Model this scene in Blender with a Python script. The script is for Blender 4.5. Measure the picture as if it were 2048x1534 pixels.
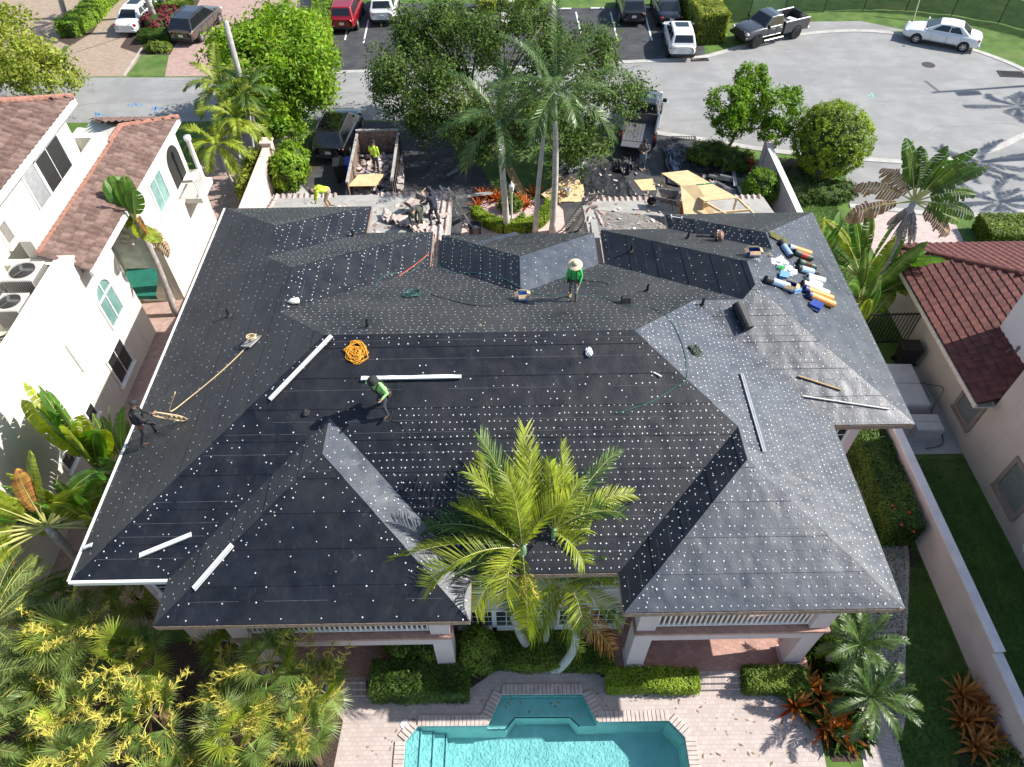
import bpy, bmesh, math, random
import numpy as np
from mathutils import Vector, Matrix, noise

for o in list(bpy.data.objects):
    bpy.data.objects.remove(o)
scene = bpy.context.scene
COL = scene.collection
R = random.Random(11)

# ---------------------------------------------------------------- camera
PITCH, ROLL, YAW, FOCAL_PX = math.radians(49.14), math.radians(-0.763), math.radians(-0.224), 1426.75
cam_data = bpy.data.cameras.new("camera")
cam = bpy.data.objects.new("camera", cam_data)
COL.objects.link(cam)
cam_data.sensor_width = 36.0
cam_data.lens = 36.0 * FOCAL_PX / 2048.0
cam_data.clip_start = 0.1
cam_data.clip_end = 600.0
_right = Vector((math.cos(YAW), math.sin(YAW), 0))
_fw = Vector((-math.sin(YAW), math.cos(YAW), 0))
_fwd = _fw * math.cos(PITCH) + Vector((0, 0, -math.sin(PITCH)))
_up = _fw * math.sin(PITCH) + Vector((0, 0, math.cos(PITCH)))
_r = _right * math.cos(ROLL) + _up * math.sin(ROLL)
_u = _up * math.cos(ROLL) - _right * math.sin(ROLL)
mw = Matrix.Identity(4)
for i in range(3):
    mw[i][0], mw[i][1], mw[i][2] = _r[i], _u[i], -_fwd[i]
mw[0][3], mw[1][3], mw[2][3] = 0.0, 0.0, 22.0
cam.matrix_world = mw
scene.camera = cam

# ---------------------------------------------------------------- sky, sun, exposure
SUN_EL, SUN_AZ = math.radians(43.0), math.radians(84.0)      # azimuth from +Y towards +X
world = bpy.data.worlds.new("World")
scene.world = world
world.use_nodes = True
wn = world.node_tree.nodes
sky = wn.new('ShaderNodeTexSky')
sky.sky_type = 'NISHITA'
sky.sun_disc = False
sky.sun_elevation = SUN_EL
sky.sun_rotation = SUN_AZ
world.node_tree.links.new(sky.outputs[0], wn['Background'].inputs[0])
wn['Background'].inputs[1].default_value = 0.11
to_sun = Vector((math.cos(SUN_EL) * math.sin(SUN_AZ), math.cos(SUN_EL) * math.cos(SUN_AZ), math.sin(SUN_EL)))
sd = bpy.data.lights.new("sun", 'SUN')
sd.energy = 4.6
sd.angle = math.radians(0.55)
sd.color = (1.0, 0.955, 0.88)
sun = bpy.data.objects.new("sun", sd)
sun.rotation_euler = (-to_sun).to_track_quat('-Z', 'Y').to_euler()
sun.location = (40, 10, 40)
COL.objects.link(sun)
scene.view_settings.view_transform = 'Standard'
scene.view_settings.look = 'None'
scene.view_settings.exposure = 0.8
scene.view_settings.gamma = 1.0
scene.view_settings.use_curve_mapping = False

# ---------------------------------------------------------------- materials
MATS = {}
def M(name, col=(.5, .5, .5), rough=.6, var=.12, scale=6.0, bump=0.0, bscale=40.0, metal=0.0, spec=.5,
      col2=None, transl=0.0, island=0.0, coat=0.0, contrast=(.35, .65)):
    if name in MATS:
        return MATS[name]
    m = bpy.data.materials.new(name)
    m.use_nodes = True
    nt = m.node_tree
    n, L = nt.nodes, nt.links
    b = n['Principled BSDF']
    b.inputs['Roughness'].default_value = rough
    b.inputs['Metallic'].default_value = metal
    b.inputs['Specular IOR Level'].default_value = spec
    if coat:
        b.inputs['Coat Weight'].default_value = coat
        b.inputs['Coat Roughness'].default_value = .06
    geo = n.new('ShaderNodeNewGeometry')
    c1 = [max(0, c * (1 - var)) for c in col]
    c2 = list(col2) if col2 else [min(1, c * (1 + var)) for c in col]
    nz = n.new('ShaderNodeTexNoise')
    nz.inputs['Scale'].default_value = scale
    nz.inputs['Detail'].default_value = 5
    L.new(geo.outputs['Position'], nz.inputs['Vector'])
    rp = n.new('ShaderNodeValToRGB')
    rp.color_ramp.elements[0].position, rp.color_ramp.elements[1].position = contrast
    rp.color_ramp.elements[0].color = c1 + [1]
    rp.color_ramp.elements[1].color = c2 + [1]
    L.new(nz.outputs['Fac'], rp.inputs['Fac'])
    cout = rp.outputs['Color']
    if island:
        hs = n.new('ShaderNodeHueSaturation')
        mr = n.new('ShaderNodeMapRange')
        mr.inputs['To Min'].default_value = 1 - island
        mr.inputs['To Max'].default_value = 1 + island
        L.new(geo.outputs['Random Per Island'], mr.inputs['Value'])
        L.new(mr.outputs['Result'], hs.inputs['Value'])
        mh = n.new('ShaderNodeMapRange')
        mh.inputs['To Min'].default_value = .5 - island * .05
        mh.inputs['To Max'].default_value = .5 + island * .03
        L.new(geo.outputs['Random Per Island'], mh.inputs['Value'])
        L.new(mh.outputs['Result'], hs.inputs['Hue'])
        L.new(cout, hs.inputs['Color'])
        cout = hs.outputs['Color']
    L.new(cout, b.inputs['Base Color'])
    if bump:
        nb = n.new('ShaderNodeTexNoise')
        nb.inputs['Scale'].default_value = bscale
        nb.inputs['Detail'].default_value = 4
        L.new(geo.outputs['Position'], nb.inputs['Vector'])
        bp = n.new('ShaderNodeBump')
        bp.inputs['Strength'].default_value = bump
        bp.inputs['Distance'].default_value = .02
        L.new(nb.outputs['Fac'], bp.inputs['Height'])
        L.new(bp.outputs['Normal'], b.inputs['Normal'])
    if transl:
        tr = n.new('ShaderNodeBsdfTranslucent')
        mx = n.new('ShaderNodeMixShader')
        mx.inputs[0].default_value = transl
        g = n.new('ShaderNodeHueSaturation')
        g.inputs['Saturation'].default_value = 1.1
        g.inputs['Value'].default_value = 1.5
        L.new(cout, g.inputs['Color'])
        L.new(g.outputs['Color'], tr.inputs['Color'])
        L.new(b.outputs[0], mx.inputs[1])
        L.new(tr.outputs[0], mx.inputs[2])
        L.new(mx.outputs[0], n['Material Output'].inputs['Surface'])
    MATS[name] = m
    return m

def chain_mix(m, fac_socket, colour, blend='MIX'):
    """mix another colour over the material's base colour by fac_socket"""
    nt = m.node_tree
    b = nt.nodes['Principled BSDF']
    src = b.inputs['Base Color'].links[0].from_socket
    mx = nt.nodes.new('ShaderNodeMix')
    mx.data_type = 'RGBA'
    mx.blend_type = blend
    nt.links.new(fac_socket, mx.inputs['Factor'])
    nt.links.new(src, mx.inputs['A'])
    mx.inputs['B'].default_value = (*colour, 1)
    nt.links.new(mx.outputs['Result'], b.inputs['Base Color'])

def noise_fac(m, scale, lo, hi, detail=6, stretch=(1, 1, 1)):
    nt = m.node_tree
    geo = nt.nodes.new('ShaderNodeNewGeometry')
    mp = nt.nodes.new('ShaderNodeMapping')
    mp.inputs['Scale'].default_value = stretch
    nt.links.new(geo.outputs['Position'], mp.inputs['Vector'])
    nz = nt.nodes.new('ShaderNodeTexNoise')
    nz.inputs['Scale'].default_value = scale
    nz.inputs['Detail'].default_value = detail
    nt.links.new(mp.outputs['Vector'], nz.inputs['Vector'])
    mr = nt.nodes.new('ShaderNodeMapRange')
    mr.inputs['From Min'].default_value = lo
    mr.inputs['From Max'].default_value = hi
    nt.links.new(nz.outputs['Fac'], mr.inputs['Value'])
    return mr.outputs['Result']

def paver_mat(name, col, mortar, bw, bh, rot=0.0, var=.3, offset=.5):
    m = M(name, col, .75, .1, 3, bump=.15, bscale=60)
    nt = m.node_tree
    n, L = nt.nodes, nt.links
    geo = n.new('ShaderNodeNewGeometry')
    mp = n.new('ShaderNodeMapping')
    mp.inputs['Rotation'].default_value = (0, 0, rot)
    L.new(geo.outputs['Position'], mp.inputs['Vector'])
    br = n.new('ShaderNodeTexBrick')
    br.inputs['Scale'].default_value = 1.0
    br.inputs['Brick Width'].default_value = bw
    br.inputs['Row Height'].default_value = bh
    br.inputs['Mortar Size'].default_value = .008
    br.offset = offset
    br.inputs['Color1'].default_value = [c * (1 - var) for c in col] + [1]
    br.inputs['Color2'].default_value = [min(1, c * (1 + var * .6)) for c in col] + [1]
    br.inputs['Mortar'].default_value = (*mortar, 1)
    L.new(mp.outputs['Vector'], br.inputs['Vector'])
    b = n['Principled BSDF']
    src = b.inputs['Base Color'].links[0].from_socket
    mx = n.new('ShaderNodeMix')
    mx.data_type = 'RGBA'
    mx.blend_type = 'MIX'
    mx.inputs['Factor'].default_value = .75
    L.new(src, mx.inputs['A'])
    L.new(br.outputs['Color'], mx.inputs['B'])
    L.new(mx.outputs['Result'], b.inputs['Base Color'])
    return m

# ---------------------------------------------------------------- mesh builder
LOC = {}
class MB:
    def __init__(s):
        s.v, s.f, s.mi = [], [], []
    def add(s, vs, fs, mi=0):
        o = len(s.v)
        s.v.extend([tuple(p) for p in vs])
        s.f.extend([tuple(i + o for i in f) for f in fs])
        s.mi.extend([mi] * len(fs))
        return s
    def box(s, c, size, rz=0.0, rx=0.0, ry=0.0, mi=0, bev=0.0):
        a, b, d = size[0] / 2, size[1] / 2, size[2] / 2
        if bev:
            e = min(bev, a * .9, b * .9, d * .9)
            vs = []
            for z, k in ((-d, e), (-d + e, 0), (d - e, 0), (d, e)):
                A, B = a - k, b - k
                vs += [(-A, -B, z), (A, -B, z), (A, B, z), (-A, B, z)]
            fs = [(3, 2, 1, 0), (12, 13, 14, 15)]
            for r in range(3):
                for i in range(4):
                    j = (i + 1) % 4
                    fs.append((r * 4 + i, r * 4 + j, r * 4 + 4 + j, r * 4 + 4 + i))
        else:
            vs = [(x, y, z) for z in (-d, d) for x, y in ((-a, -b), (a, -b), (a, b), (-a, b))]
            fs = [(3, 2, 1, 0), (4, 5, 6, 7), (0, 1, 5, 4), (1, 2, 6, 5), (2, 3, 7, 6), (3, 0, 4, 7)]
        m = Matrix.Translation(c) @ Matrix.Rotation(rz, 4, 'Z') @ Matrix.Rotation(ry, 4, 'Y') @ Matrix.Rotation(rx, 4, 'X')
        return s.add([m @ Vector(p) for p in vs], fs, mi)
    def bb(s, x0, x1, y0, y1, z0, z1, mi=0, bev=0.0):
        return s.box(((x0 + x1) / 2, (y0 + y1) / 2, (z0 + z1) / 2), (x1 - x0, y1 - y0, z1 - z0), mi=mi, bev=bev)
    def bar(s, p, q, w, h, mi=0, up=(0, 0, 1)):
        p, q = Vector(p), Vector(q)
        d = (q - p).normalized()
        u = Vector(up)
        if abs(d.dot(u)) > .97:
            u = Vector((0, 1, 0))
        a = d.cross(u).normalized()
        b = a.cross(d).normalized()
        vs = []
        for c in (p, q):
            for i, j in ((-1, -1), (1, -1), (1, 1), (-1, 1)):
                vs.append(c + a * (w / 2 * i) + b * (h / 2 * j))
        return s.add(vs, [(3, 2, 1, 0), (4, 5, 6, 7), (0, 1, 5, 4), (1, 2, 6, 5), (2, 3, 7, 6), (3, 0, 4, 7)], mi)
    def tube(s, pts, r, n=8, mi=0, cap=True):
        pts = [Vector(p) for p in pts]
        k = len(pts)
        rs = r if isinstance(r, (list, tuple)) else [r] * k
        vs, fs = [], []
        ref = Vector((0, 0, 1))
        prev = None
        for i, p in enumerate(pts):
            d = (pts[min(i + 1, k - 1)] - pts[max(i - 1, 0)])
            d = d.normalized() if d.length > 1e-9 else Vector((0, 0, 1))
            if prev is None:
                a = d.cross(ref if abs(d.z) < .95 else Vector((1, 0, 0))).normalized()
            else:
                a = (prev - d * prev.dot(d)).normalized()
            prev = a
            b = d.cross(a)
            for j in range(n):
                t = 2 * math.pi * j / n
                vs.append(p + (a * math.cos(t) + b * math.sin(t)) * rs[i])
        for i in range(k - 1):
            for j in range(n):
                jj = (j + 1) % n
                fs.append((i * n + j, i * n + jj, i * n + n + jj, i * n + n + j))
        if cap:
            fs.append(tuple(reversed(range(n))))
            fs.append(tuple(range((k - 1) * n, k * n)))
        return s.add(vs, fs, mi)
    def lathe(s, prof, c=(0, 0, 0), n=16, mi=0, axis=None, cap=True):
        vs, fs = [], []
        k = len(prof)
        for r, z in prof:
            for j in range(n):
                t = 2 * math.pi * j / n
                vs.append(Vector((r * math.cos(t), r * math.sin(t), z)))
        for i in range(k - 1):
            for j in range(n):
                jj = (j + 1) % n
                fs.append((i * n + j, i * n + jj, i * n + n + jj, i * n + n + j))
        if cap:
            fs.append(tuple(reversed(range(n))))
            fs.append(tuple(range((k - 1) * n, k * n)))
        m = Matrix.Translation(c)
        if axis is not None:
            m = m @ Vector((0, 0, 1)).rotation_difference(Vector(axis)).to_matrix().to_4x4()
        return s.add([m @ p for p in vs], fs, mi)
    def prism(s, poly, z0, z1, mi=0):
        n = len(poly)
        a = sum(poly[i][0] * poly[(i + 1) % n][1] - poly[(i + 1) % n][0] * poly[i][1] for i in range(n))
        if a < 0:
            poly = list(reversed(poly))
        vs = [(p[0], p[1], z0) for p in poly] + [(p[0], p[1], z1) for p in poly]
        fs = [tuple(reversed(range(n))), tuple(range(n, 2 * n))]
        for i in range(n):
            j = (i + 1) % n
            fs.append((i, j, n + j, n + i))
        return s.add(vs, fs, mi)
    def ell(s, c, r, n=12, k=8, mi=0, rot=None):
        prof = [(max(1e-4, math.sin(math.pi * i / k)), -math.cos(math.pi * i / k)) for i in range(k + 1)]
        t = MB()
        t.lathe(prof, n=n)
        m = Matrix.Translation(c) @ (rot.to_4x4() if rot else Matrix.Identity(4)) @ Matrix.Diagonal((*r, 1))
        return s.add([m @ Vector(p) for p in t.v], t.f, mi)
    def xf(s, m):
        s.v = [tuple(m @ Vector(p)) for p in s.v]
        return s
    def build(s, name, mats, parent=None, smooth=False, world=False):
        me = bpy.data.meshes.new(name)
        off = LOC.get(parent.name, Vector((0, 0, 0))) if (parent and world) else None
        vs = s.v if off is None else [(p[0] - off[0], p[1] - off[1], p[2] - off[2]) for p in s.v]
        me.from_pydata(vs, [], s.f)
        if not isinstance(mats, (list, tuple)):
            mats = [mats]
        for m in mats:
            me.materials.append(m)
        if len(mats) > 1 and s.mi:
            me.polygons.foreach_set('material_index', s.mi)
        if smooth:
            me.polygons.foreach_set('use_smooth', [True] * len(s.f))
        me.update()
        return link(name, me, parent)

def link(name, me, parent=None):
    o = bpy.data.objects.new(name, me)
    COL.objects.link(o)
    if parent:
        o.parent = parent
        LOC[o.name] = LOC.get(parent.name, Vector((0, 0, 0)))
    return o

def tag(o, label=None, cat=None, group=None, kind=None):
    if label: o['label'] = label
    if cat: o['category'] = cat
    if group: o['group'] = group
    if kind: o['kind'] = kind
    return o

def thing(name, label, cat, loc=(0, 0, 0), rz=0.0, group=None):
    o = bpy.data.objects.new(name, None)
    o.empty_display_size = .2
    COL.objects.link(o)
    o.location = loc
    o.rotation_euler = (0, 0, rz)
    LOC[o.name] = Vector(loc)
    return tag(o, label, cat, group)

def copy_tree(o, parent=None):
    c = o.copy()
    COL.objects.link(c)
    c.parent = parent
    for ch in list(o.children):
        copy_tree(ch, c)
    return c

def numpy_mesh(name, v, f, mats, parent=None, mi=None, smooth=False):
    """v (n,3) float, f (m,k) int with equal-sided faces"""
    me = bpy.data.meshes.new(name)
    v = np.asarray(v, dtype=np.float32)
    f = np.asarray(f, dtype=np.int32)
    me.vertices.add(len(v))
    me.vertices.foreach_set('co', v.ravel())
    me.loops.add(f.size)
    me.loops.foreach_set('vertex_index', f.ravel())
    me.polygons.add(len(f))
    me.polygons.foreach_set('loop_start', np.arange(0, f.size, f.shape[1], dtype=np.int32))
    if not isinstance(mats, (list, tuple)):
        mats = [mats]
    for m in mats:
        me.materials.append(m)
    if mi is not None:
        me.polygons.foreach_set('material_index', np.asarray(mi, dtype=np.int32))
    if smooth:
        me.polygons.foreach_set('use_smooth', np.ones(len(f), dtype=bool))
    me.update(calc_edges=True)
    return link(name, me, parent)

def sheet(name, pts, mat, z=None, kind='structure', parent=None):
    mb = MB()
    vs = [(p[0], p[1], p[2] if z is None else z) for p in pts]
    n = len(vs)
    a = sum(vs[i][0] * vs[(i + 1) % n][1] - vs[(i + 1) % n][0] * vs[i][1] for i in range(n))
    mb.add(vs, [tuple(range(n)) if a > 0 else tuple(reversed(range(n)))])
    o = mb.build(name, mat, parent)
    if kind and parent is None:
        tag(o, kind=kind)
    return o

def arc(c, r, a0, a1, n):
    return [(c[0] + r * math.cos(math.radians(a0 + (a1 - a0) * i / n)), c[1] + r * math.sin(math.radians(a0 + (a1 - a0) * i / n))) for i in range(n + 1)]

def spline(pts, n=8):
    """Catmull-Rom through the points"""
    P = [Vector(p) for p in pts]
    P = [P[0] * 2 - P[1]] + P + [P[-1] * 2 - P[-2]]
    out = []
    for i in range(1, len(P) - 2):
        for k in range(n):
            t = k / n
            a, b, c, d = P[i - 1], P[i], P[i + 1], P[i + 2]
            out.append(.5 * ((2 * b) + (c - a) * t + (2 * a - 5 * b + 4 * c - d) * t * t + (3 * b - a - 3 * c + d) * t ** 3))
    out.append(P[-2])
    return out

def strip_poly(path, w):
    """ribbon outline of width w along a 2-D path"""
    L_, R_ = [], []
    n = len(path)
    for i, p in enumerate(path):
        a, b = path[max(0, i - 1)], path[min(n - 1, i + 1)]
        d = Vector((b[0] - a[0], b[1] - a[1])).normalized()
        L_.append((p[0] - d.y * w / 2, p[1] + d.x * w / 2))
        R_.append((p[0] + d.y * w / 2, p[1] - d.x * w / 2))
    return L_, R_

def ribbon(mb, path, w, z0, z1, mi=0):
    L_, R_ = strip_poly(path, w)
    for i in range(len(path) - 1):
        a, b, c, d = L_[i], L_[i + 1], R_[i + 1], R_[i]
        vs = [(*p, z0) for p in (a, d, c, b)] + [(*p, z1) for p in (a, d, c, b)]
        mb.add(vs, [(4, 5, 6, 7), (0, 1, 5, 4), (2, 3, 7, 6), (1, 2, 6, 5), (3, 0, 4, 7)], mi)
    return mb

# ================================================================ materials
grass = M('grass', (.075, .15, .02), .9, .35, 1.3, bump=.8, bscale=60, col2=(.115, .205, .03))
chain_mix(grass, noise_fac(grass, 45, .35, .75), (.05, .11, .015))
chain_mix(grass, noise_fac(grass, .35, .55, .8), (.16, .2, .06))
asphalt_old = M('asphalt_old', (.255, .255, .25), .85, .1, .8, bump=.25, bscale=120)
chain_mix(asphalt_old, noise_fac(asphalt_old, .5, .5, .75, stretch=(.35, 1.6, 1)), (.20, .20, .197))
chain_mix(asphalt_old, noise_fac(asphalt_old, 2.2, .58, .8), (.30, .30, .295))
chain_mix(asphalt_old, noise_fac(asphalt_old, .28, .56, .66, 8), (.225, .225, .222))
chain_mix(asphalt_old, noise_fac(asphalt_old, 9, .66, .74, 3), (.17, .17, .168))
chain_mix(asphalt_old, noise_fac(asphalt_old, 1.1, .62, .72, 9, (.25, 2.2, 1)), (.215, .215, .21))
asphalt_new = M('asphalt_new', (.045, .046, .05), .8, .25, 1.2, bump=.3, bscale=140)
chain_mix(asphalt_new, noise_fac(asphalt_new, .9, .52, .8), (.085, .085, .085))
chain_mix(asphalt_new, noise_fac(asphalt_new, 5, .6, .8), (.12, .12, .115))
concrete = M('concrete', (.40, .39, .365), .85, .12, 2, bump=.2, bscale=90)
chain_mix(concrete, noise_fac(concrete, 1.2, .5, .8), (.29, .28, .26))
paver_beige = paver_mat('paver_beige', (.36, .27, .2), (.2, .17, .14), .22, .11, .3, .25)
paver_pink = paver_mat('paver_pink', (.40, .27, .23), (.24, .2, .18), .22, .11, -.5, .25)
paver_deck = paver_mat('paver_deck', (.47, .395, .365), (.33, .28, .26), .17, .12, 0, .14)
chain_mix(paver_deck, noise_fac(paver_deck, .8, .5, .8), (.40, .33, .30))
paver_porch = paver_mat('paver_porch', (.42, .24, .19), (.25, .17, .14), .2, .14, .4, .25)
mulch = M('mulch', (.06, .04, .028), .95, .5, 25, bump=1, bscale=70)
gravel_pink = M('gravel_pink', (.55, .38, .36), .85, .4, 40, bump=1, bscale=60, col2=(.78, .6, .58))
white_paint = M('road_paint', (.7, .7, .68), .7, .06, 4)
brick_pale = M('coping_brick', (.50, .42, .385), .75, .15, 4, bump=.2, bscale=60)
dirt = M('dirt', (.2, .165, .12), .95, .35, 3, bump=.6, bscale=50)

# ================================================================ ground
g = MB()
g.add([(-90, -30, 0), (90, -30, 0), (90, 120, 0), (-90, 120, 0)], [(0, 1, 2, 3)])
# the pool is cut out of the ground sheet by building the sheet in strips round it
g = MB()
for x0, x1, y0, y1 in ((-90, -3.25, -30, 120), (4.92, 90, -30, 120), (-3.25, 4.92, 6.95, 120), (-3.25, 4.92, -30, .9), (-3.25, -.85, 6.1, 6.95), (2.4, 4.92, 6.1, 6.95)):
    g.add([(x0, y0, 0), (x1, y0, 0), (x1, y1, 0), (x0, y1, 0)], [(0, 1, 2, 3)])
tag(g.build('lawn_ground', grass), kind='structure')

street_top = [(-75, 46.9, 0), (-33.18, 46.33, 0), (-18.95, 45.87, 0), (-10.57, 46.65, 0), (-0.33, 46.88, 0), (6.32, 47.10, 0), (10.68, 47.31, 0), (13.09, 47.67, 0), (14.56, 48.29, 0), (16.87, 49.50, 0), (19.18, 50.44, 0), (21.46, 51.08, 0), (24.02, 51.40, 0), (26.41, 51.16, 0), (28.54, 50.28, 0), (30.49, 49.12, 0), (32.19, 47.56, 0), (33.68, 45.22, 0), (34.17, 42.86, 0), (33.82, 40.38, 0)]
street_bot = [(32.77, 38.65, 0), (29.84, 37.29, 0), (27.54, 35.92, 0), (25.51, 35.15, 0), (23.09, 34.67, 0), (19.65, 35.11, 0), (16.48, 35.71, 0), (14.10, 36.35, 0), (11.71, 37.22, 0), (8.41, 38.30, 0), (5.56, 39.06, 0), (-0.35, 39.75, 0), (-11.19, 40.25, 0), (-24.45, 40.35, 0), (-75, 40.4, 0)]
sheet('street', street_top + street_bot, asphalt_old, .006)
kb = MB()
for path in (street_top[5:], street_bot[:10]):
    ribbon(kb, [(p.x, p.y) for p in spline([(q[0], q[1], 0) for q in path], 4)], .42, -.02, .035)
tag(kb.build('kerb', concrete), kind='structure')
sheet('verge_asphalt', [(19.22, 50.60, 0), (20.93, 53.01, 0), (25.62, 53.01, 0), (28.56, 51.24, 0), (26.44, 51.24, 0), (24.05, 51.48, 0), (21.48, 51.16, 0)], asphalt_old, .004)

# parking lot across the street
sheet('parking_lot', [(-12.21, 46.56, 0), (-12.48, 54.53, 0), (-12.09, 57.57, 0), (3.85, 56.80, 0), (4.18, 56.06, 0), (14.21, 55.70, 0), (13.53, 47.88, 0), (10.70, 47.39, 0), (6.33, 47.17, 0), (-0.33, 46.96, 0)], asphalt_new, .004)
for i, (a, b) in enumerate((((5.32, 55.30, 0), (5.44, 50.28, 0)), ((7.87, 55.21, 0), (7.88, 50.35, 0)), ((10.37, 55.12, 0), (10.25, 50.35, 0)), ((-9.94, 54.44, 0), (-9.84, 50.64, 0)), ((-11.42, 55.37, 0), (-11.20, 51.16, 0)))):
    mb = MB()
    ribbon(mb, [a[:2], b[:2]], .11, .006, .010)
    tag(mb.build('parking_line', white_paint), kind='structure')
mb = MB(); ribbon(mb, [(-12.16, 46.28, 0)[:2], (-0.33, 46.67, 0)[:2], (6.31, 46.95, 0)[:2]], .35, .008, .03)
tag(mb.build('kerb', concrete), kind='structure')
for lab, p in (('white concrete wheel stop at the empty parking bay by the sidewalk', (4.49, 55.69, 0)), ('white concrete wheel stop beside the dark parked hatchback', (6.91, 55.69, 0)),
               ('white concrete wheel stop between the dark hatchback and black sedan', (10.79, 55.73, 0))):
    mb = MB(); mb.box((p[0], p[1], .07), (1.0, .16, .13), bev=.03)
    tag(mb.build('wheel_stop', white_paint), lab, 'wheel stop', 'wheel stops in the parking lot')
sheet('sidewalk', [(-0.19, 57.70, 0), (0.77, 57.66, 0), (0.81, 53.54, 0), (-0.24, 53.58, 0)], concrete, .008)

# driveways over the street (left)
sheet('paver_driveway', [(-75, 46.7, 0), (-75, 75, 0), (-27.99, 64.86, 0), (-26.10, 58.65, 0), (-24.96, 50.45, 0), (-24.74, 46.20, 0), (-33.21, 46.40, 0)], paver_beige, .005)
sheet('paver_driveway', [(-22.75, 46.13, 0), (-23.01, 49.39, 0), (-23.01, 50.77, 0), (-23.57, 58.56, 0), (-24.65, 64.73, 0), (-15.92, 64.38, 0), (-13.71, 58.20, 0), (-13.23, 52.86, 0), (-12.92, 46.87, 0), (-17.36, 46.03, 0)], paver_pink, .005)
sheet('planting_bed', [(-26.75, 50.51, 0), (-27.05, 56.83, 0), (-26.10, 58.65, 0), (-23.38, 58.55, 0), (-22.96, 50.38, 0), (-22.90, 49.24, 0), (-24.83, 49.30, 0)], mulch, .009)
sheet('planting_bed', [(-31.74, 51.86, 0), (-31.02, 53.48, 0), (-32.35, 58.41, 0), (-30.19, 58.80, 0), (-29.55, 53.01, 0), (-30.36, 50.87, 0)], mulch, .009)
sheet('grass_strip', [(-30.18, 47.43, 0), (-30.48, 47.58, 0), (-30.79, 50.88, 0), (-30.36, 50.87, 0)], grass, .011)
sheet('grass_strip', [(-24.90, 46.27, 0), (-22.29, 46.12, 0), (-22.97, 49.24, 0), (-24.76, 49.30, 0)], grass, .011)
mb = MB(); ribbon(mb, [(-25.03, 46.28, 0)[:2], (-25.18, 50.38, 0)[:2]], .14, 0, .03)
tag(mb.build('kerb', concrete), kind='structure')

# front drive of the house being re-roofed
sheet('asphalt_drive', [(-11.97, 32.08, 0), (-11.62, 35.99, 0), (-10.39, 38.96, 0), (-8.74, 39.94, 0), (-4.84, 39.83, 0), (-3.86, 38.21, 0), (-2.64, 36.67, 0), (-1.42, 34.85, 0), (-0.78, 33.06, 0), (-0.71, 30.47, 0), (-0.76, 28.42, 0), (-11.67, 28.69, 0)], asphalt_new, .005)
sheet('asphalt_drive', [(2.28, 28.34, 0), (2.49, 32.37, 0), (2.86, 34.24, 0), (4.32, 36.47, 0), (5.96, 38.59, 0), (8.38, 38.08, 0), (11.69, 37.11, 0), (13.31, 34.20, 0), (13.58, 31.40, 0), (12.87, 28.08, 0)], asphalt_new, .005)
sheet('concrete_pad', [(-12.37, 32.09, 0), (-11.18, 33.53, 0), (-10.46, 32.49, 0), (-9.92, 29.05, 0), (-11.75, 29.10, 0)], concrete, .009)
sheet('entry_walk', [(-2.46, 27.68, 0), (-2.21, 30.09, 0), (-1.80, 30.93, 0), (2.25, 31.92, 0), (2.87, 30.81, 0), (2.89, 27.55, 0)], paver_mat('paver_walk', (.62, .43, .38), (.45, .34, .3), .3, .15, 0, .15), .008)
sheet('gravel_bed', [(-1.79, 30.58, 0), (-1.30, 31.79, 0), (-0.38, 31.86, 0), (1.20, 31.73, 0), (2.24, 31.61, 0), (1.98, 30.49, 0), (1.14, 29.75, 0), (-0.13, 29.62, 0), (-1.15, 30.06, 0)], gravel_pink, .014)
sheet('mulch_bed', [(-12.17, 35.91, 0), (-11.36, 37.72, 0), (-10.15, 38.95, 0), (-10.39, 35.35, 0), (-10.92, 33.90, 0), (-11.55, 33.35, 0)], mulch, .007)
sheet('mulch_bed', [(15.07, 34.64, 0), (15.81, 35.32, 0), (17.34, 34.83, 0), (17.80, 33.83, 0), (16.85, 32.30, 0), (15.54, 32.34, 0), (14.89, 33.10, 0)], mulch, .005)
# right-hand neighbour's drive
sheet('asphalt_apron', [(18.70, 34.94, 0), (19.62, 35.01, 0), (23.05, 34.57, 0), (25.47, 35.05, 0), (27.49, 35.81, 0), (29.79, 37.18, 0), (31.57, 37.73, 0), (27.61, 29.94, 0), (26.32, 30.02, 0), (22.57, 29.78, 0), (17.67, 30.72, 0)], asphalt_old, .004)
sheet('paver_driveway', [(17.66, 30.76, 0), (20.10, 30.31, 0), (22.53, 29.70, 0), (22.16, 27.07, 0), (21.87, 25.60, 0), (17.57, 25.70, 0), (17.62, 27.57, 0)], paver_mat('paver_rose', (.48, .38, .35), (.32, .27, .25), .22, .11, .3, .2), .006)
mb = MB(); ribbon(mb, [(17.66, 30.76, 0)[:2], (20.10, 30.31, 0)[:2], (22.53, 29.70, 0)[:2], (26.32, 30.02, 0)[:2], (27.97, 30.15, 0)[:2]], .35, 0, .04)
tag(mb.build('kerb', concrete), kind='structure')

# alley beside the left-hand neighbour and its drive
sheet('paver_alley', [(-16.2, 9, 0), (-10, 9, 0), (-10, 20, 0), (-12.2, 24, 0), (-12.6, 40.1, 0), (-17.5, 40.1, 0)], paver_pink, .004)

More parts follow.
